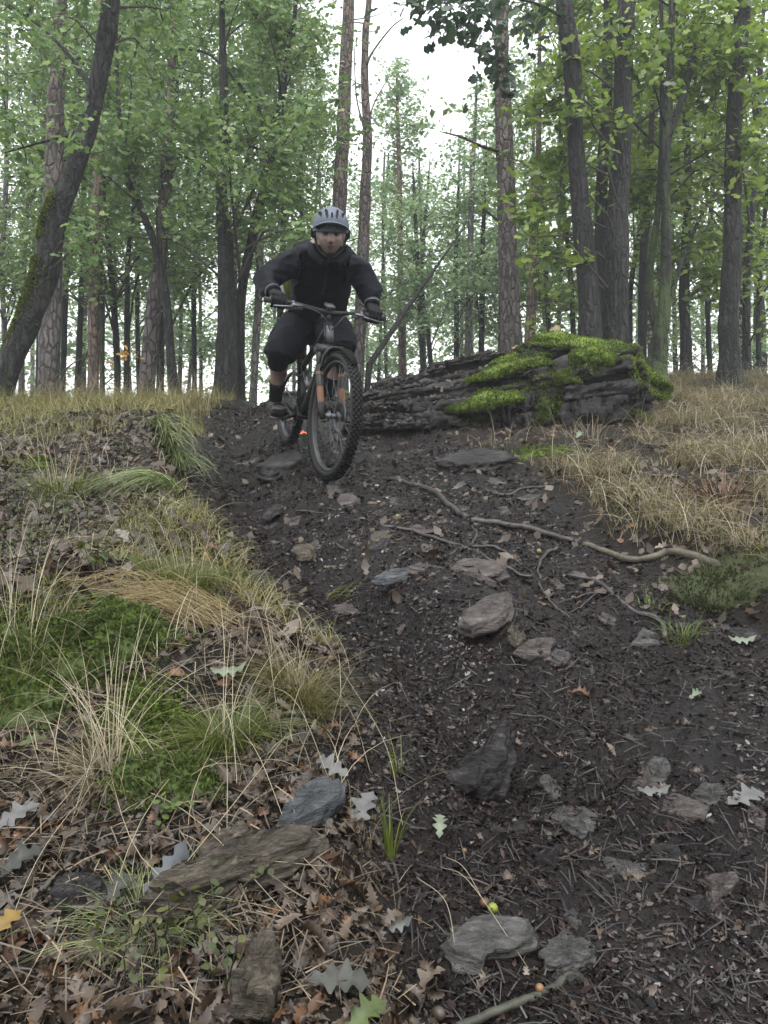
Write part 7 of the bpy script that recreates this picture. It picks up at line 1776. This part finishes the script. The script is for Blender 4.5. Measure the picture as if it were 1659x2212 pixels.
# helmet with vents, visor and straps
def helmet():
    C0 = np.array([0, -0.006, 0.047]); rx, ry, rz = 0.104, 0.136, 0.108
    nu, nv = 144, 60
    th = np.linspace(0, 2 * math.pi, nu, endpoint=False)
    lo = -0.30
    ph = np.linspace(lo, math.pi / 2 - 0.02, nv)
    X = np.cos(ph)[:, None] * np.sin(th)[None]; Y = np.cos(ph)[:, None] * np.cos(th)[None]; Z = np.sin(ph)[:, None] * np.ones(nu)[None]
    # back reaches lower than the front
    low = 0.35 * np.clip(-Y, 0, 1) * np.clip(0.35 - Z, 0, 1)
    p = np.stack([X * rx, Y * ry, (Z - low) * rz], -1)
    p[..., 0] *= 1 + 0.04 * np.clip(1 - Z, 0, 1)
    V = (p + C0).reshape(-1, 3)
    cut = np.zeros((nv, nu), bool)
    q = p / [rx, ry, rz]
    def vent(cx, y0, y1, w, taper=0.5):
        t = (q[..., 1] - y0) / (y1 - y0)
        inside = (t > 0) & (t < 1) & (q[..., 2] > 0.18)
        ww = w * np.sqrt(np.clip(4 * t * (1 - t), 0, 1)) * (1 - taper * (1 - t))
        xc = cx * (1 - 0.25 * np.clip(t, 0, 1))
        return inside & (np.abs(q[..., 0] - xc) < ww)
    for sx in (1, -1):
        cut |= vent(0.36 * sx, 0.34, 0.90, 0.105, 0.3) | vent(0.76 * sx, 0.10, 0.70, 0.10, 0.3) | vent(0.34 * sx, -0.55, -0.05, 0.11) | vent(0.68 * sx, -0.7, -0.1, 0.11)
    cut |= vent(0.0, 0.70, 0.93, 0.07, 0.1) | vent(0, -0.5, 0.0, 0.08)
    i = np.arange(nv - 1)[:, None] * nu; j = np.arange(nu)[None]; k = (j + 1) % nu
    keep = ~(cut[:-1] & cut[1:])
    Q = np.stack([i + j, i + nu + j, i + nu + k, i + k], -1)[keep]
    me = mesh('helmet', HW(V) - ro, Q, MAT['helmet'])
    o = bpy.data.objects.new('helmet', me); COL.objects.link(o); o.parent = rider
    md = o.modifiers.new('shell', 'SOLIDIFY'); md.thickness = 0.014; md.offset = 1.0
    # top cap disc
    V2, T2 = ball(HW(C0 + [0, 0, 0.0]), (rx * 0.90, ry * 0.90, rz * 0.90), 40, 24, HM)
    l2 = (V2 - HC) @ HM.T; ok = l2[:, 2] > 0.022
    T2 = T2[ok[T2].all(1)]
    rpart('liner', V2, T2, 'helmet_in', o)
    # visor: curved peak in front
    na, nb = 28, 8; a = np.linspace(-1.12, 1.12, na); b = np.linspace(0, 1, nb)
    L = 0.058 * np.cos(a * 0.95)[:, None] ** 0.6 * b[None]
    x = (rx + 0.004) * np.sin(a)[:, None] * (1 + 0.10 * b[None]); y = C0[1] + (ry + 0.004) * np.cos(a)[:, None] * 0.98 + L
    z = 0.050 + 0.022 * np.cos(a)[:, None] - 0.006 * b[None] + 0 * L - 0.05 * (1 - np.cos(a))[:, None]
    Vv = np.stack([x, y, z * np.ones_like(y)], -1).reshape(-1, 3)
    i = np.arange(na - 1)[:, None] * nb; j = np.arange(nb - 1)[None]
    Qv = np.stack([i + j, i + nb + j, i + nb + j + 1, i + j + 1], -1).reshape(-1, 4)
    me = mesh('visor', HW(Vv) - ro, Qv, MAT['helmet']); v = bpy.data.objects.new('visor', me); COL.objects.link(v); v.parent = o
    md = v.modifiers.new('t', 'SOLIDIFY'); md.thickness = 0.004
    # dark brow pad and side straps
    pts = [HW((0.088 * math.sin(t), 0.004 + 0.100 * math.cos(t), 0.046)) for t in np.linspace(-1.5, 1.5, 18)]
    V, T = tube(np.array(pts), 0.015, 10, flat=1.0); rpart('brow_pad', V, T, 'helmet_in', o)
    for s in (-1, 1):
        V, T = tube(spline([HW((0.094 * s, 0.03, 0.02)), HW((0.087 * s, 0.012, -0.035)), HW((0.065 * s, 0.02, -0.085)), HW((0.02 * s, 0.04, -0.122))], 14), 0.0065, 8, flat=0.35); rpart('strap', V, T, 'helmet_in', o)
        V, T = tube(spline([HW((0.100 * s, -0.02, 0.03)), HW((0.102 * s, -0.03, -0.005)), HW((0.093 * s, -0.05, -0.02))], 8), 0.016, 10, flat=0.5); rpart('retention_cradle', V, T, 'helmet_in', o)
helmet()
# yellow backpack glimpsed under the right arm
def backpack():
    c = P(612, 622, 5.06)
    root = empty('backpack', c, 'yellow backpack side showing under the rider\'s bent arm', 'backpack')
    MAT['yellow'] = M_('yellow pack cloth', (0.20, 0.19, 0.018), 0.6, bump=0.3, bscale=25)
    V, T = remesh([loft(np.array([P(655, 655, 5.24), P(652, 615, 5.16), P(660, 570, 5.02), P(672, 548, 4.95)]), [0.12, 0.17, 0.16, 0.10], [0.06, 0.10, 0.10, 0.06], shx, 20, 3)], 0.01, 3)
    V = wrinkle(V, T, 0.014, 9, 51); obj('bag', V - c, T, MAT['yellow'], root)
    V, T = tube(spline([P(603, 600, 5.02), P(612, 630, 4.99), P(622, 668, 5.02)], 10), 0.011, 8, flat=0.4); obj('strap', V - c, T, MAT['reflect'], root)
backpack()
